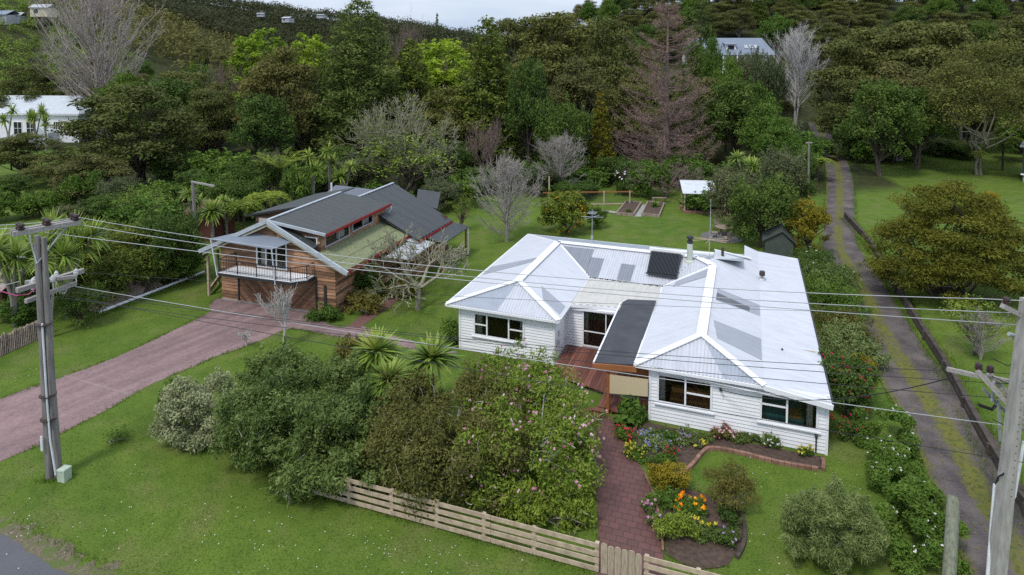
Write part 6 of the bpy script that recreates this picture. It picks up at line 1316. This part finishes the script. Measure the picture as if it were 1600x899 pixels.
for kx, (px, Yd, top) in enumerate(us):
    kd = ('shrubmid', 'shrubmid', 'shrubdark', 'greyg', 'broad0')[(kx * 7) % 5]; T(kd, px, Yd, top, 55 + (kx * 37) % 45, 'bush_shrub', {'shrubdark': 'one of the dark leafy shrubs along the foot of the bush', 'shrubmid': 'one of the light green shrubs along the foot of the bush', 'greyg': 'one of the grey green shrubs along the foot of the bush', 'broad0': 'one of the dark small trees along the foot of the bush'}[kd], 'shrubs along the foot of the bush, ' + kd.replace('shrub', '').replace('greyg', 'grey').replace('broad0', 'tree'), 'shrub')

# far wooded hill and scrubby left hillside, which read as masses
def mass(name, label, leaf, region, n, crown, lper, Lg, seed, cat):
    rng = np.random.default_rng(seed); q = MB(); cl = []
    while len(cl) < n:
        x, y = region(rng); r = crown * rng.uniform(.6, 1.35); cl.append(((x, y, gz(x, y) + r * .7), (r, r, r * rng.uniform(.6, .95))))
    clump_leaves(q, cl, n * lper, Lg, Lg * .55, rng, .5, vspread=.45); o = q.build(name, M[leaf]); tag(o, label, cat, None, 'stuff'); return o
def farreg(r): y = r.uniform(350, 492); return r.uniform(-.86, .06) * y, y
mass('far_bush', 'dark bush covering the distant hill on the skyline', 'lf_far', farreg, 3000, 5.2, 62, 1.25, 91, 'bush')
def leftreg(r):
    while True:
        y = r.uniform(118, 300); x = -y * r.uniform(.58, .92)
        if y > 128 or x > -70: return x, y
mass('hillside_scrub', 'light green scrub covering the hillside at the upper left', 'lf_scrub', leftreg, 1300, 2.2, 60, .6, 92, 'scrub')
def midreg(r): y = r.uniform(240, 340); return y * r.uniform(-.75, -.2), y
mass('valley_bush', 'brownish bush in the valley between the left hillside and the far hill', 'lf_manuka_br', midreg, 700, 4.5, 40, 1.2, 93, 'bush')

# ------------------------------------------------------------------ foreground shrubs (each modelled leaf by leaf)
def shrub(name, label, x, y, rx, ry, h, n, Lg, Wd, leaf, seed, ncl=70, rel_=.16, twigs=14, bark='bark_grey', up=.35, flat=.75, low=.0, fl=None, cat='shrub', group=None, lean=0, fln=0, fls=.1, flmat=None, flname='blossom', z=0, inner=.3, boxy=1.0, stw=0):
    rng = np.random.default_rng(seed); o = thing(name, label, cat, (x, y, gz(x, y) + z), 0, group); cr = MB(); cl = []
    for k in range(ncl):
        d = usphere(rng, 1)[0]; s = rng.uniform(.75, 1.0) if rng.random() > inner else rng.uniform(.15, .75)
        if d[2] < 0 and rng.random() < (.6 if boxy == 1 else .3): d[2] = -d[2]
        d = np.sign(d) * np.abs(d) ** boxy; d = d / max(1, np.linalg.norm(d) / 1.22)
        r = (rx + ry) / 2 * 2 * rel_ * rng.uniform(.55, 1.2); zc = h * (low + (1 - low) * .38); zz = zc + d[2] * s * ((h - zc - r * .3) if d[2] > 0 else (zc - h * low - r * .1))
        cl.append(((d[0] * s * (rx - r * .5), d[1] * s * (ry - r * .5), max(zz, .05)), (r, r, r * flat)))
    for c in list(cl):
        if rng.random() < .75:
            d = norm(usphere(rng, 1)[0] * [1, 1, .5] + norm(np.array(c[0]) * [1, 1, .6]) * .7 + [0, 0, .45]); r = c[1][0]; cl.append((np.array(c[0]) + d * r * 1.05, (r * .34, r * .34, r * .5)))
    clump_leaves(cr, cl, n, Lg, Wd, rng, up); cr.build('foliage', M[leaf], o); tk = MB()
    for k in range(twigs):
        c = np.array(cl[(k * 5) % ncl][0]); limb(tk, (rng.normal() * rx * .12, rng.normal() * ry * .12, 0), c * [1, 1, 1.0] + norm(c) * [1, 1, .6] * .12 * rx, .035 + .008 * h, .009, rng, 5, .07)
    for k in range(stw):
        c = cl[rng.integers(ncl)]; d = norm(usphere(rng, 1)[0] * [1, 1, .6] + [0, -.45, .45]); p = np.array(c[0]) + d * np.array(c[1]) * .95; e = norm(usphere(rng, 1)[0] + [0, 0, .35]) * rng.uniform(.25, .6)
        tk.tube([p - e * .5, p + rng.normal(size=3) * .05, p + e * .5 + rng.normal(size=3) * .06], [.011, .008, .004], 4, cap=False)
    if tk.V: tk.build('branches', M[bark], o)
    if fln:
        q = MB()
        for k in range(fln):
            c = cl[rng.integers(len(cl))]; d = usphere(rng, 1)[0]; d[2] = abs(d[2]) * .8 + .1; d[1] -= .25; p = np.array(c[0]) + norm(d) * np.array(c[1]) * rng.uniform(.9, 1.12); m = 6
            dirs = norm(usphere(rng, m) * .8 + [0, 0, .5]); q.leaves(p + dirs * fls * .35, norm(usphere(rng, m) + [0, -.4, .4]), fls, fls * .6, rng, 0, np.full(m, np.clip(rng.normal(.5, .3), 0, 1)), dirs)
        q.build(flname, M[flmat], o)
    return o
SH = shrub
SH('front_bush', 'large glossy green bush on the left of the front hedge, half over the timber fence', -8.1, 24.6, 3.5, 2.8, 3.2, 66000, .145, .052, 'lf_bush', 101, 130, .11, 24, boxy=.75, stw=30)
SH('front_bush', 'smaller dark green bush behind and left of the large glossy one', -10.3, 27.6, 1.7, 1.5, 2.8, 12000, .16, .055, 'lf_bush', 102, 50, .17, 10)
SH('front_bush', 'lower dark green bush at the foot of the large glossy one by the lawn', -6.6, 22.2, 2.6, 1.35, 1.6, 19000, .16, .055, 'lf_bush', 103, 56, .15, 8, boxy=.7, stw=10)
SH('front_bush', 'brown green fine leafed bush in the middle of the front hedge over the fence', -2.4, 23.6, 3.45, 3.4, 2.8, 74000, .11, .052, 'lf_brownbush', 104, 140, .11, 30, boxy=.65, stw=80)
SH('magnolia', 'magnolia with pink and white flowers spreading between the fence and the red deck', 0.5, 24.0, 3.0, 4.3, 2.85, 40000, .13, .06, 'lf_magnolia', 105, 140, .10, 50, 'bark_silver', fln=340, fls=.105, flmat='fl_pink', boxy=.65, stw=110)
SH('front_bush', 'low twiggy growth between the magnolia and the fence beside the gate', 1.3, 20.75, 1.7, .75, 1.15, 8000, .12, .055, 'lf_magnolia', 188, 40, .17, 20, 'bark_lichen', boxy=.7, stw=40)
SH('variegated_bush', 'pale cream green variegated bush at the left end of the front hedge', -12.8, 25.3, 1.75, 1.5, 2.6, 22000, .11, .05, 'lf_pale', 106, 70, .13, 6, boxy=.8)
SH('front_bush', 'small dark bush left of the pale variegated one', -14.5, 26.9, .9, .8, 1.5, 5000, .12, .05, 'lf_dark', 107, 30, .2, 4)
SH('front_bush', 'small bronze bush behind the cabbage trees at the end of the driveway', -7.6, 30.2, 1.15, 1.0, 2.0, 7000, .11, .05, 'lf_brownbush', 108, 36, .18, 6)
SH('front_bush', 'green bush filling the gap beneath the three rosettes of the cabbage trees', -4.6, 26.6, 1.9, 1.0, 1.5, 9000, .15, .05, 'lf_bush', 109, 40, .18, 4)
T('cord1', 585, 27.0, 518, 96, 'cabbage_tree', 'left of the three bright cabbage trees rising from the front hedge'); T('cord1', 672, 26.8, 530, 100, 'cabbage_tree', 'right of the three bright cabbage trees rising from the front hedge'); T('cord1', 603, 25.6, 566, 90, 'cabbage_tree', 'lowest of the three bright cabbage trees rising from the front hedge')
SH('feathery_shrub', 'tall soft feathery grey green shrub on the lawn near the bottom right', 9.95, 19.0, 1.55, 1.1, 2.35, 34000, .16, .022, 'lf_feather', 110, 90, .13, 10, up=.2, boxy=.9)
SH('feathery_shrub', 'thin brownish wispy shrub on the lawn right of the marigolds', 7.55, 21.3, .95, .9, 1.6, 6500, .14, .02, 'lf_brownbush', 111, 40, .18, 22, up=.2)
SH('garden_shrub', 'golden dwarf shrub beside the brick path', 5.75, 22.3, .8, .6, .95, 6000, .075, .035, 'lf_gold', 112, 36, .18, 0, inner=.2)
SH('garden_shrub', 'lime green low plant by the fence at the foot of the flower bed', 5.35, 19.9, .8, .45, .75, 4000, .09, .045, 'lf_magnolia', 113, 30, .2, 0)
SH('garden_shrub', 'small blue green plant at the path edge beside the golden shrub', 4.75, 21.35, .3, .3, .45, 900, .1, .05, 'lf_mid', 114, 14, .25, 0)
SH('marigold', 'clump of orange marigolds in the flower bed', 6.2, 21.1, .75, .45, .45, 3000, .09, .035, 'lf_mid', 115, 24, .2, 0, cat='flowers', fln=20, fls=.13, flmat='fl_orange')
SH('garden_flowers', 'cream and pink flowers at the left of the marigold bed', 4.75, 20.75, .25, .55, .5, 900, .07, .035, 'lf_mid', 116, 16, .25, 0, cat='flowers', fln=42, fls=.09, flmat='fl_pink')
SH('garden_flowers', 'yellow flowers low in the soil below the marigolds', 6.4, 20.3, .35, .3, .3, 600, .07, .03, 'lf_mid', 117, 12, .25, 0, cat='flowers', fln=10, fls=.11, flmat='fl_yellow')
SH('garden_flowers', 'dark leafy plants with few purple flowers at the right of the marigold bed', 6.9, 19.7, .5, .4, .4, 1600, .09, .04, 'lf_dark', 118, 18, .25, 0, cat='flowers', fln=9, fls=.08, flmat='fl_purple')
SH('garden_shrub', 'big leaved green plant beside the porch at the head of the front bed', 4.95, 26.3, .75, .55, .8, 1200, .38, .16, 'lf_mid', 119, 24, .2, 0)
SH('garden_flowers', 'drift of blue forget-me-nots in the front bed', 5.75, 24.8, .8, .7, .35, 3600, .07, .035, 'lf_feather', 120, 30, .2, 0, cat='flowers', fln=90, fls=.06, flmat='fl_blue')
SH('garden_flowers', 'white and yellow daisies at the left edge of the front bed', 4.85, 24.2, .55, .5, .3, 2000, .07, .035, 'lf_mid', 121, 24, .2, 0, cat='flowers', fln=40, fls=.08, flmat='fl_yellow')
SH('garden_flowers', 'mixed pink and red flowers near the porch end of the front bed', 4.65, 25.3, .45, .5, .4, 1800, .08, .035, 'lf_mid', 122, 20, .22, 0, cat='flowers', fln=26, fls=.1, flmat='fl_red')
SH('garden_flowers', 'deep red flowers at the curved end of the front bed', 6.3, 24.15, .3, .25, .3, 700, .07, .035, 'lf_dark', 123, 12, .25, 0, cat='flowers', fln=10, fls=.1, flmat='fl_red')
SH('garden_flowers', 'lilac and white flowers in the middle of the front bed', 7.0, 24.9, .55, .45, .35, 1000, .07, .035, 'lf_feather', 124, 16, .25, 0, cat='flowers', fln=26, fls=.08, flmat='fl_purple')
SH('garden_shrub', 'tangle of green seedlings filling the middle of the front bed', 6.4, 25.2, 1.1, .5, .32, 3400, .09, .035, 'lf_mid', 180, 34, .16, 0, inner=.2)
SH('garden_shrub', 'low leafy edging plants inside the curved brick edging', 5.7, 23.75, .8, .3, .25, 1800, .08, .035, 'lf_mid', 181, 26, .2, 0)
SH('garden_shrub', 'leafy plants along the foundation between the pink and the white flowering shrubs', 9.55, 25.05, .8, .3, .3, 1900, .09, .035, 'lf_bush', 182, 26, .2, 0)
SH('garden_shrub', 'green groundcover right of the blue forget-me-nots', 7.7, 25.1, .6, .4, .3, 1500, .08, .035, 'lf_bush', 183, 22, .2, 0)
SH('garden_flowers', 'grey leaved plant with pale yellow blooms near the brick edging', 7.5, 24.6, .3, .25, .3, 700, .07, .03, 'lf_greygreen', 184, 14, .25, 0, cat='flowers', fln=9, fls=.12, flmat='fl_yellow')
SH('garden_shrub', 'leafy green plants between the golden shrub and the marigolds', 5.45, 21.5, .6, .4, .4, 1900, .09, .04, 'lf_mid', 185, 24, .2, 0)
SH('garden_shrub', 'dark green plants in front of the marigolds near the fence', 6.3, 19.85, .5, .35, .35, 1500, .09, .04, 'lf_bush', 186, 22, .2, 0)
SH('garden_shrub', 'straggly dark plants at the right rim of the marigold bed', 7.25, 20.6, .35, .6, .4, 1500, .1, .04, 'lf_dark', 187, 22, .2, 0)
SH('garden_shrub', 'pink flowering low shrub against the white wall', 8.75, 25.25, .65, .35, .6, 2600, .07, .035, 'lf_brownbush', 125, 24, .2, 0, fln=52, fls=.09, flmat='fl_pink')
SH('garden_shrub', 'white flowering low shrub against the white wall below the right window', 10.35, 24.65, .5, .3, .55, 2200, .07, .03, 'lf_mid', 126, 22, .2, 0, fln=52, fls=.08, flmat='fl_white')
SH('garden_shrub', 'small cream flowering plant at the right end of the front bed', 11.5, 24.15, .35, .22, .35, 1000, .07, .03, 'lf_mid', 127, 14, .25, 0, fln=30, fls=.08, flmat='fl_yellow')
SH('camellia', 'camellia bush with red flowers beside the right corner of the white house', 14.75, 27.1, 1.5, 1.3, 2.7, 16000, .12, .065, 'lf_dark', 128, 50, .17, 8, low=.12, fln=80, fls=.095, flmat='fl_red')
SH('golden_shrub', 'yellow leaved shrub growing out of the camellia on the track side', 15.9, 27.9, .7, .6, 2.3, 3400, .1, .05, 'lf_gold', 129, 22, .22, 2, low=.3)
SH('azalea', 'red flowering azalea on the shaded grass below the camellia', 13.8, 25.4, .75, .7, .7, 2600, .09, .045, 'lf_dark', 130, 24, .2, 0, fln=22, fls=.09, flmat='fl_red')
ax = np.array(P(1368, 676)[:2]); bx = np.array(P(1437, 905)[:2])
def hedge(name, label, a, b_, wd, h, n, leaf, seed, fln, flm, Lg=.12, Wd=.05):
    rng = np.random.default_rng(seed); o = thing(name, label, 'hedge', (a[0], a[1], 0)); cl = []; L_ = np.linalg.norm(b_ - a); d = (b_ - a) / L_; nn = np.array([d[1], -d[0]])
    for k in range(int(L_ * 11)):
        s = rng.random() * L_; v_ = rng.uniform(-1, 1); z = h * (rng.random() ** .6) * (1 - .25 * v_ * v_) * (.85 + .2 * math.sin(s * 1.3)); c = d * s + nn * v_ * wd * .4; r = rng.uniform(.2, .42); cl.append(((c[0], c[1], max(.1, z - r * .5)), (r, r, r * .8)))
    q = MB(); clump_leaves(q, cl, n, Lg, Wd, rng, .4); q.build('foliage', M[leaf], o); q = MB()
    for k in range(fln):
        c = cl[rng.integers(len(cl))]
        if c[0][2] < h * .3: continue
        p = np.array(c[0]) + norm(usphere(rng, 1)[0] + [.5, -.3, .6]) * np.array(c[1]); dd = norm(usphere(rng, 6) + [0, 0, .5]); q.leaves(p + dd * .035, norm(usphere(rng, 6) + [0, -.3, .5]), .06, .045, rng, 0, rng.random(6), dd)
    if q.V: q.build('blossom', M[flm], o)
    return o
hedge('flowering_hedge', 'leafy hedge with small white flowers running along the left edge of the track', ax + [.35, 0], bx + [.35, 0], 2.5, 1.6, 46000, 'lf_mid', 140, 110, 'fl_white')
a2, b2 = np.array(P(1322, 560)[:2]), np.array(P(1272, 420)[:2])
for kx, (px, py, r, h, lf, lab, fl_) in enumerate(((1270, 418, 1.5, 1.3, 'lf_dark', 'dark shrub with white flowers beside the far end of the white roof', 'fl_white'), (1284, 452, 1.3, 1.1, 'lf_mid', 'mid green shrub beside the white roof, third from its far end', None), (1277, 432, 1.2, 1.2, 'lf_bush', 'dark green shrub second from the far end of the white roof', None), (1296, 480, 1.2, 1.1, 'lf_mid', 'leafy green shrub beside the middle of the white roof edge', None), (1306, 512, 1.2, 1.0, 'lf_brownbush', 'brownish wispy shrub beside the front half of the white roof edge', None), (1318, 540, 1.1, 1.0, 'lf_feather', 'pale green shrub just behind the camellia', None))):
    p = P(px + 10, py + 18); SH('side_shrub', lab, p[0], p[1], r * 1.3, r * 1.75, h * 1.2, 11000, .13, .055, lf, 150 + kx, 50, .16, 2, boxy=.65, fln=16 if fl_ else 0, fls=.11, flmat=fl_)
SH('front_bush', 'dark fern like plants at the right foot of the cedar house wall', -9.0, 38.0, 1.4, 1.0, 1.1, 4500, .16, .06, 'lf_brownbush', 160, 30, .2, 2)
SH('front_bush', 'low green plants at the front corner of the cedar house', -11.0, 36.8, 1.1, .7, .7, 3000, .15, .06, 'lf_mid', 161, 24, .22, 0)
SH('front_bush', 'dark climbing shrub against the right wall of the cedar house', -9.2, 39.6, 1.0, .9, 2.2, 4500, .14, .07, 'lf_dark', 162, 34, .2, 2)
SH('front_bush', 'rusty green plants beside the small brick path', -7.3, 40.6, 1.6, 1.0, .9, 4000, .15, .055, 'lf_goldtip', 163, 30, .2, 0)
SH('weed_clump', 'small weedy clump on the front lawn left of the variegated bush', P(178, 690)[0], P(178, 690)[1], .7, .5, .45, 700, .12, .03, 'lf_mid', 164, 14, .25, 6)
SH('side_shrub', 'thin green climber at the left corner of the white house', -3.3, 34.0, .7, .9, 1.2, 2600, .13, .055, 'lf_mid', 165, 24, .22, 2)
def tuft(name, label, px, py, n, L_, leaf, seed, upm=.2, wd=.05):
    rng = np.random.default_rng(seed); p = G(px, py); o = thing(name, label, 'plant', p); q = MB()
    for k in range(n):
        a = rng.random() * 6.283; e = rng.uniform(.55, 1.45); d = np.array([math.cos(a) * math.cos(e), math.sin(a) * math.cos(e), math.sin(e)]); sd_ = norm(np.cross(d, [0, 0, 1.001])); l = L_ * rng.uniform(.6, 1.1); s = np.array([0, .4, .75, 1.0]); c = d * (l * s)[:, None] + rng.normal(size=3) * [.15, .15, 0] * L_; c[:, 2] -= .3 * l * s ** 3 * (1.4 - math.sin(e)); wv = wd * np.array([.7, 1, .7, .1])
        q.add(np.concatenate([c + sd_ * wv[:, None] / 2, c - sd_ * wv[:, None] / 2]), np.array([[0, 1, 5, 4], [1, 2, 6, 5], [2, 3, 7, 6]]), 0, rng.random())
    q.build('leaves', M[leaf], o)
tuft('grass_clump', 'tall yellow green ornamental grass at the left edge above the old paling fence', 22, 497, 260, 1.7, 'lf_cord', 170, wd=.03)
tuft('flax', 'dark flax clump behind the netted garden fence', 925, 303, 130, 2.2, 'lf_dark', 171, wd=.11); tuft('flax', 'dark flax clump at the right end of the netted garden fence', 972, 305, 110, 1.9, 'lf_dark', 172, wd=.11)
tuft('leafy_vegetable', 'bright green leafy vegetables at the top of the right hand raised bed', 1023, 327, 90, .8, 'lf_mid', 173, wd=.12); tuft('leafy_vegetable', 'dark green vegetable clump in the left hand raised bed', 982, 334, 70, .6, 'lf_mid', 174, wd=.1)
p = P(1113, 652)
o = thing('plant_pot', 'terracotta tub with a leafy plant under the porch roof', 'plant pot', (0, 0, 0)); pw = HO[:2] + np.array([-7.85 * math.cos(HA) + .45 * math.sin(HA), 7.85 * math.sin(HA) + .45 * math.cos(HA)]); o.location = (pw[0], pw[1], .19)
q = MB(); q.lathe([(.2, 0), (.28, .42), (.3, .42), (.27, .38)], (0, 0, 0), 14); q.build('pot', M['terracotta'], o); q = MB(); clump_leaves(q, [((0, 0, .65), (.4, .4, .3))], 260, .16, .08, np.random.default_rng(3), .4); q.build('plant', M['lf_dark'], o)
# oranges on the tree, flowers on the arum shrub, boards
for o in list(COL.objects):
    lb = o.get('label') or ''
    if lb.startswith('round orange tree'):
        rng = np.random.default_rng(5); q = MB()
        for k in range(90):
            d = usphere(rng, 1)[0]; d[1] = -abs(d[1]) if rng.random() < .7 else d[1]; c = np.array([0, 0, 1.75]) + d * [1.5, 1.5, 1.62] * rng.uniform(.92, 1.04)
            q.lathe([(.01, -.055), (.05, -.03), (.055, .015), (.03, .045), (.01, .055)], c, 5)
        split_build(q, 'orange', M['fr_orange'], o)
    if lb.startswith('shrub with white flowers left of'):
        rng = np.random.default_rng(6); q = MB(); d = usphere(rng, 60); d[:, 2] = abs(d[:, 2]); d[:, 1] = np.where(rng.random(60) < .7, -abs(d[:, 1]), d[:, 1]); q.leaves(np.array([0, 0, 2.2]) + d * [2.9, 2.9, 2.6], norm(d + [0, -.3, .4]), .5, .4, rng); q.build('blossom', M['fl_white'], o)

# ------------------------------------------------------------------ grass blades, daisies and fallen leaves
rng = np.random.default_rng(200); n = 150000
yy = 17.5 + (46 - 17.5) * rng.random(n) ** 1.35; xx = yy * rng.uniform(-.86, .86, n)
bad = np.zeros(n, bool)
for pl in (DRIVE, BP, FP, TRACK, BED1S, BED2): bad |= in_poly(xx, yy, [tuple(p) for p in pl])
cH, sH = math.cos(HA), math.sin(HA); lx = (xx - HO[0]) * cH - (yy - HO[1]) * sH; ly = (xx - HO[0]) * sH + (yy - HO[1]) * cH
bad |= (lx > -17.5) & (lx < .1) & (ly > np.where(lx > -7.2, .3, np.where(lx > -12.3, .2, 3.5))) & (ly < 18)
cG, sG = math.cos(GA), math.sin(GA); gx_ = (xx - GO[0]) * cG - (yy - GO[1]) * sG; gy_ = (xx - GO[0]) * sG + (yy - GO[1]) * cG
bad |= (gx_ > -.2) & (gx_ < 10.2) & (gy_ > 0) & (gy_ < 13)
dr_ = (xx - RA[0]) * -rn[0] + (yy - RA[1]) * -rn[1]; bad |= dr_ < .72
dens = .5 + .5 * np.sin(xx * .9 + np.sin(yy * .7) * 2) * np.sin(yy * 1.1 + 1); bad |= rng.random(n) > .55 + .45 * dens
xx, yy = xx[~bad], yy[~bad]; n = len(xx); hgt = rng.uniform(.025, .055, n) * (1 + .6 * (rng.random(n) < .06)); a = rng.random(n) * 6.283; ln = rng.normal(size=(n, 2)) * .045; wd = .006 + .004 * (yy / 30); zz = terr(xx, yy)
Vg = np.stack([np.stack([xx + np.cos(a) * wd, yy + np.sin(a) * wd, zz], 1), np.stack([xx - np.cos(a) * wd, yy - np.sin(a) * wd, zz], 1), np.stack([xx + ln[:, 0], yy + ln[:, 1], zz + hgt], 1)], 1).reshape(-1, 3)
Lf('lf_grass', (.055, .115, .013), (.095, .17, .02), (.14, .215, .032), (.22, .235, .07), transl=.4)
q = MB(); q.add(Vg, np.arange(3 * n).reshape(-1, 3), 0, np.clip(rng.normal(.48, .22, n) + .15 * np.sin(xx * .5) * np.sin(yy * .6), 0, 1)); tag(q.build('grass_blades', M['lf_grass']), 'short lawn grass over the front and side lawns', 'grass', None, 'stuff')
def edge_grass(lines, n, seed):
    rng = np.random.default_rng(seed); pts = []
    for ln_, dens_, jit in lines:
        a = np.array([p[:2] for p in ln_], float); d = np.linalg.norm(np.diff(a, axis=0), axis=1); sl = np.concatenate([[0], np.cumsum(d)]); k = int(sl[-1] * dens_); t_ = rng.random(k) * sl[-1]; t_ = t_[np.sin(t_ * 2.1) + np.sin(t_ * .9 + 1) + rng.normal(size=k) * .6 > -.7]; k = len(t_)
        pts.append(np.stack([np.interp(t_, sl, a[:, 0]) + rng.normal(size=k) * jit, np.interp(t_, sl, a[:, 1]) + rng.normal(size=k) * jit], 1))
    p = np.concatenate(pts); k = len(p); z = terr(p[:, 0], p[:, 1]); h = rng.uniform(.05, .19, k); a = rng.random(k) * 6.283; l = rng.normal(size=(k, 2)) * .06; wd = .013
    V = np.stack([np.stack([p[:, 0] + np.cos(a) * wd, p[:, 1] + np.sin(a) * wd, z], 1), np.stack([p[:, 0] - np.cos(a) * wd, p[:, 1] - np.sin(a) * wd, z], 1), np.stack([p[:, 0] + l[:, 0], p[:, 1] + l[:, 1], z + h], 1)], 1).reshape(-1, 3)
    q = MB(); q.add(V, np.arange(3 * k).reshape(-1, 3), 0, np.clip(rng.normal(.4, .25, k), 0, 1)); tag(q.build('edge_grass', M['lf_grass']), 'longer uncut grass along the edges of the drive, track, fence and beds', 'grass', None, 'stuff')
edge_grass([(DRIVE[1:9], 60, .07), (DRIVE[19:33], 60, .07), ([p[:2] for p in tl], 90, .16), ([p[:2] for p in tr], 90, .16), ([fw(-10.6), fw(0)], 110, .09), ([fw(1.3), fw(6.5)], 110, .09), (BED2 + BED2[:1], 50, .06), ([(p[0] - .45, p[1]) for p in rw], 120, .14), ([(p[0] + .3, p[1]) for p in rw], 100, .14), ([P(150, 497)[:2], P(319, 432)[:2]], 160, .12), ([(-17.5, 22.7), (-16.6, 22.7), (-16.6, 23.1)], 120, .1), ([RA - rn * .6, RB - rn * .6], 60, .12), (KERB, 60, .06), (FP[11:], 60, .06)], 0, 220)
def flecks(name, label, pts_, rad, cnt_, size, mat, seed, zoff=.05):
    rng = np.random.default_rng(seed); C = []
    for px, py, m in pts_:
        c = P(px, py); C.append(np.stack([c[0] + rng.normal(size=m) * rad, c[1] + rng.normal(size=m) * rad, np.full(m, zoff)], 1))
    C = np.concatenate(C); q = MB(); q.leaves(C, norm(np.tile([0, -.1, 1.0], (len(C), 1)) + rng.normal(size=C.shape) * .2), size, size * .8, rng, 0); tag(q.build(name, M[mat]), label, 'flowers' if 'dais' in name else 'leaves', None, 'stuff')
rngd = np.random.default_rng(9)
dz = [(rngd.uniform(0, 560), rngd.uniform(740, 880), 3) for _ in range(55)] + [(rngd.uniform(520, 900), rngd.uniform(830, 895), 3) for _ in range(24)] + [(rngd.uniform(0, 60), rngd.uniform(560, 600), 4) for _ in range(10)] + [(20, 815, 12), (40, 822, 10), (60, 828, 10), (150, 505, 8), (180, 520, 8), (580, 850, 12)] + [(rngd.uniform(1110, 1340), rngd.uniform(725, 890), 3) for _ in range(30)]
flecks('daisies', 'tiny white daisies scattered in the lawns', dz[::2], .4, 0, .042, 'fl_white', 210)
lv = [(1340 + (y - 450) * .52 + rngd.normal() * 35, y, 4) for y in rngd.uniform(450, 860, 60)]
flecks('fallen_leaves', 'yellow fallen leaves along the gravel track', lv, .3, 0, .07, 'lf_gold', 211, .06)
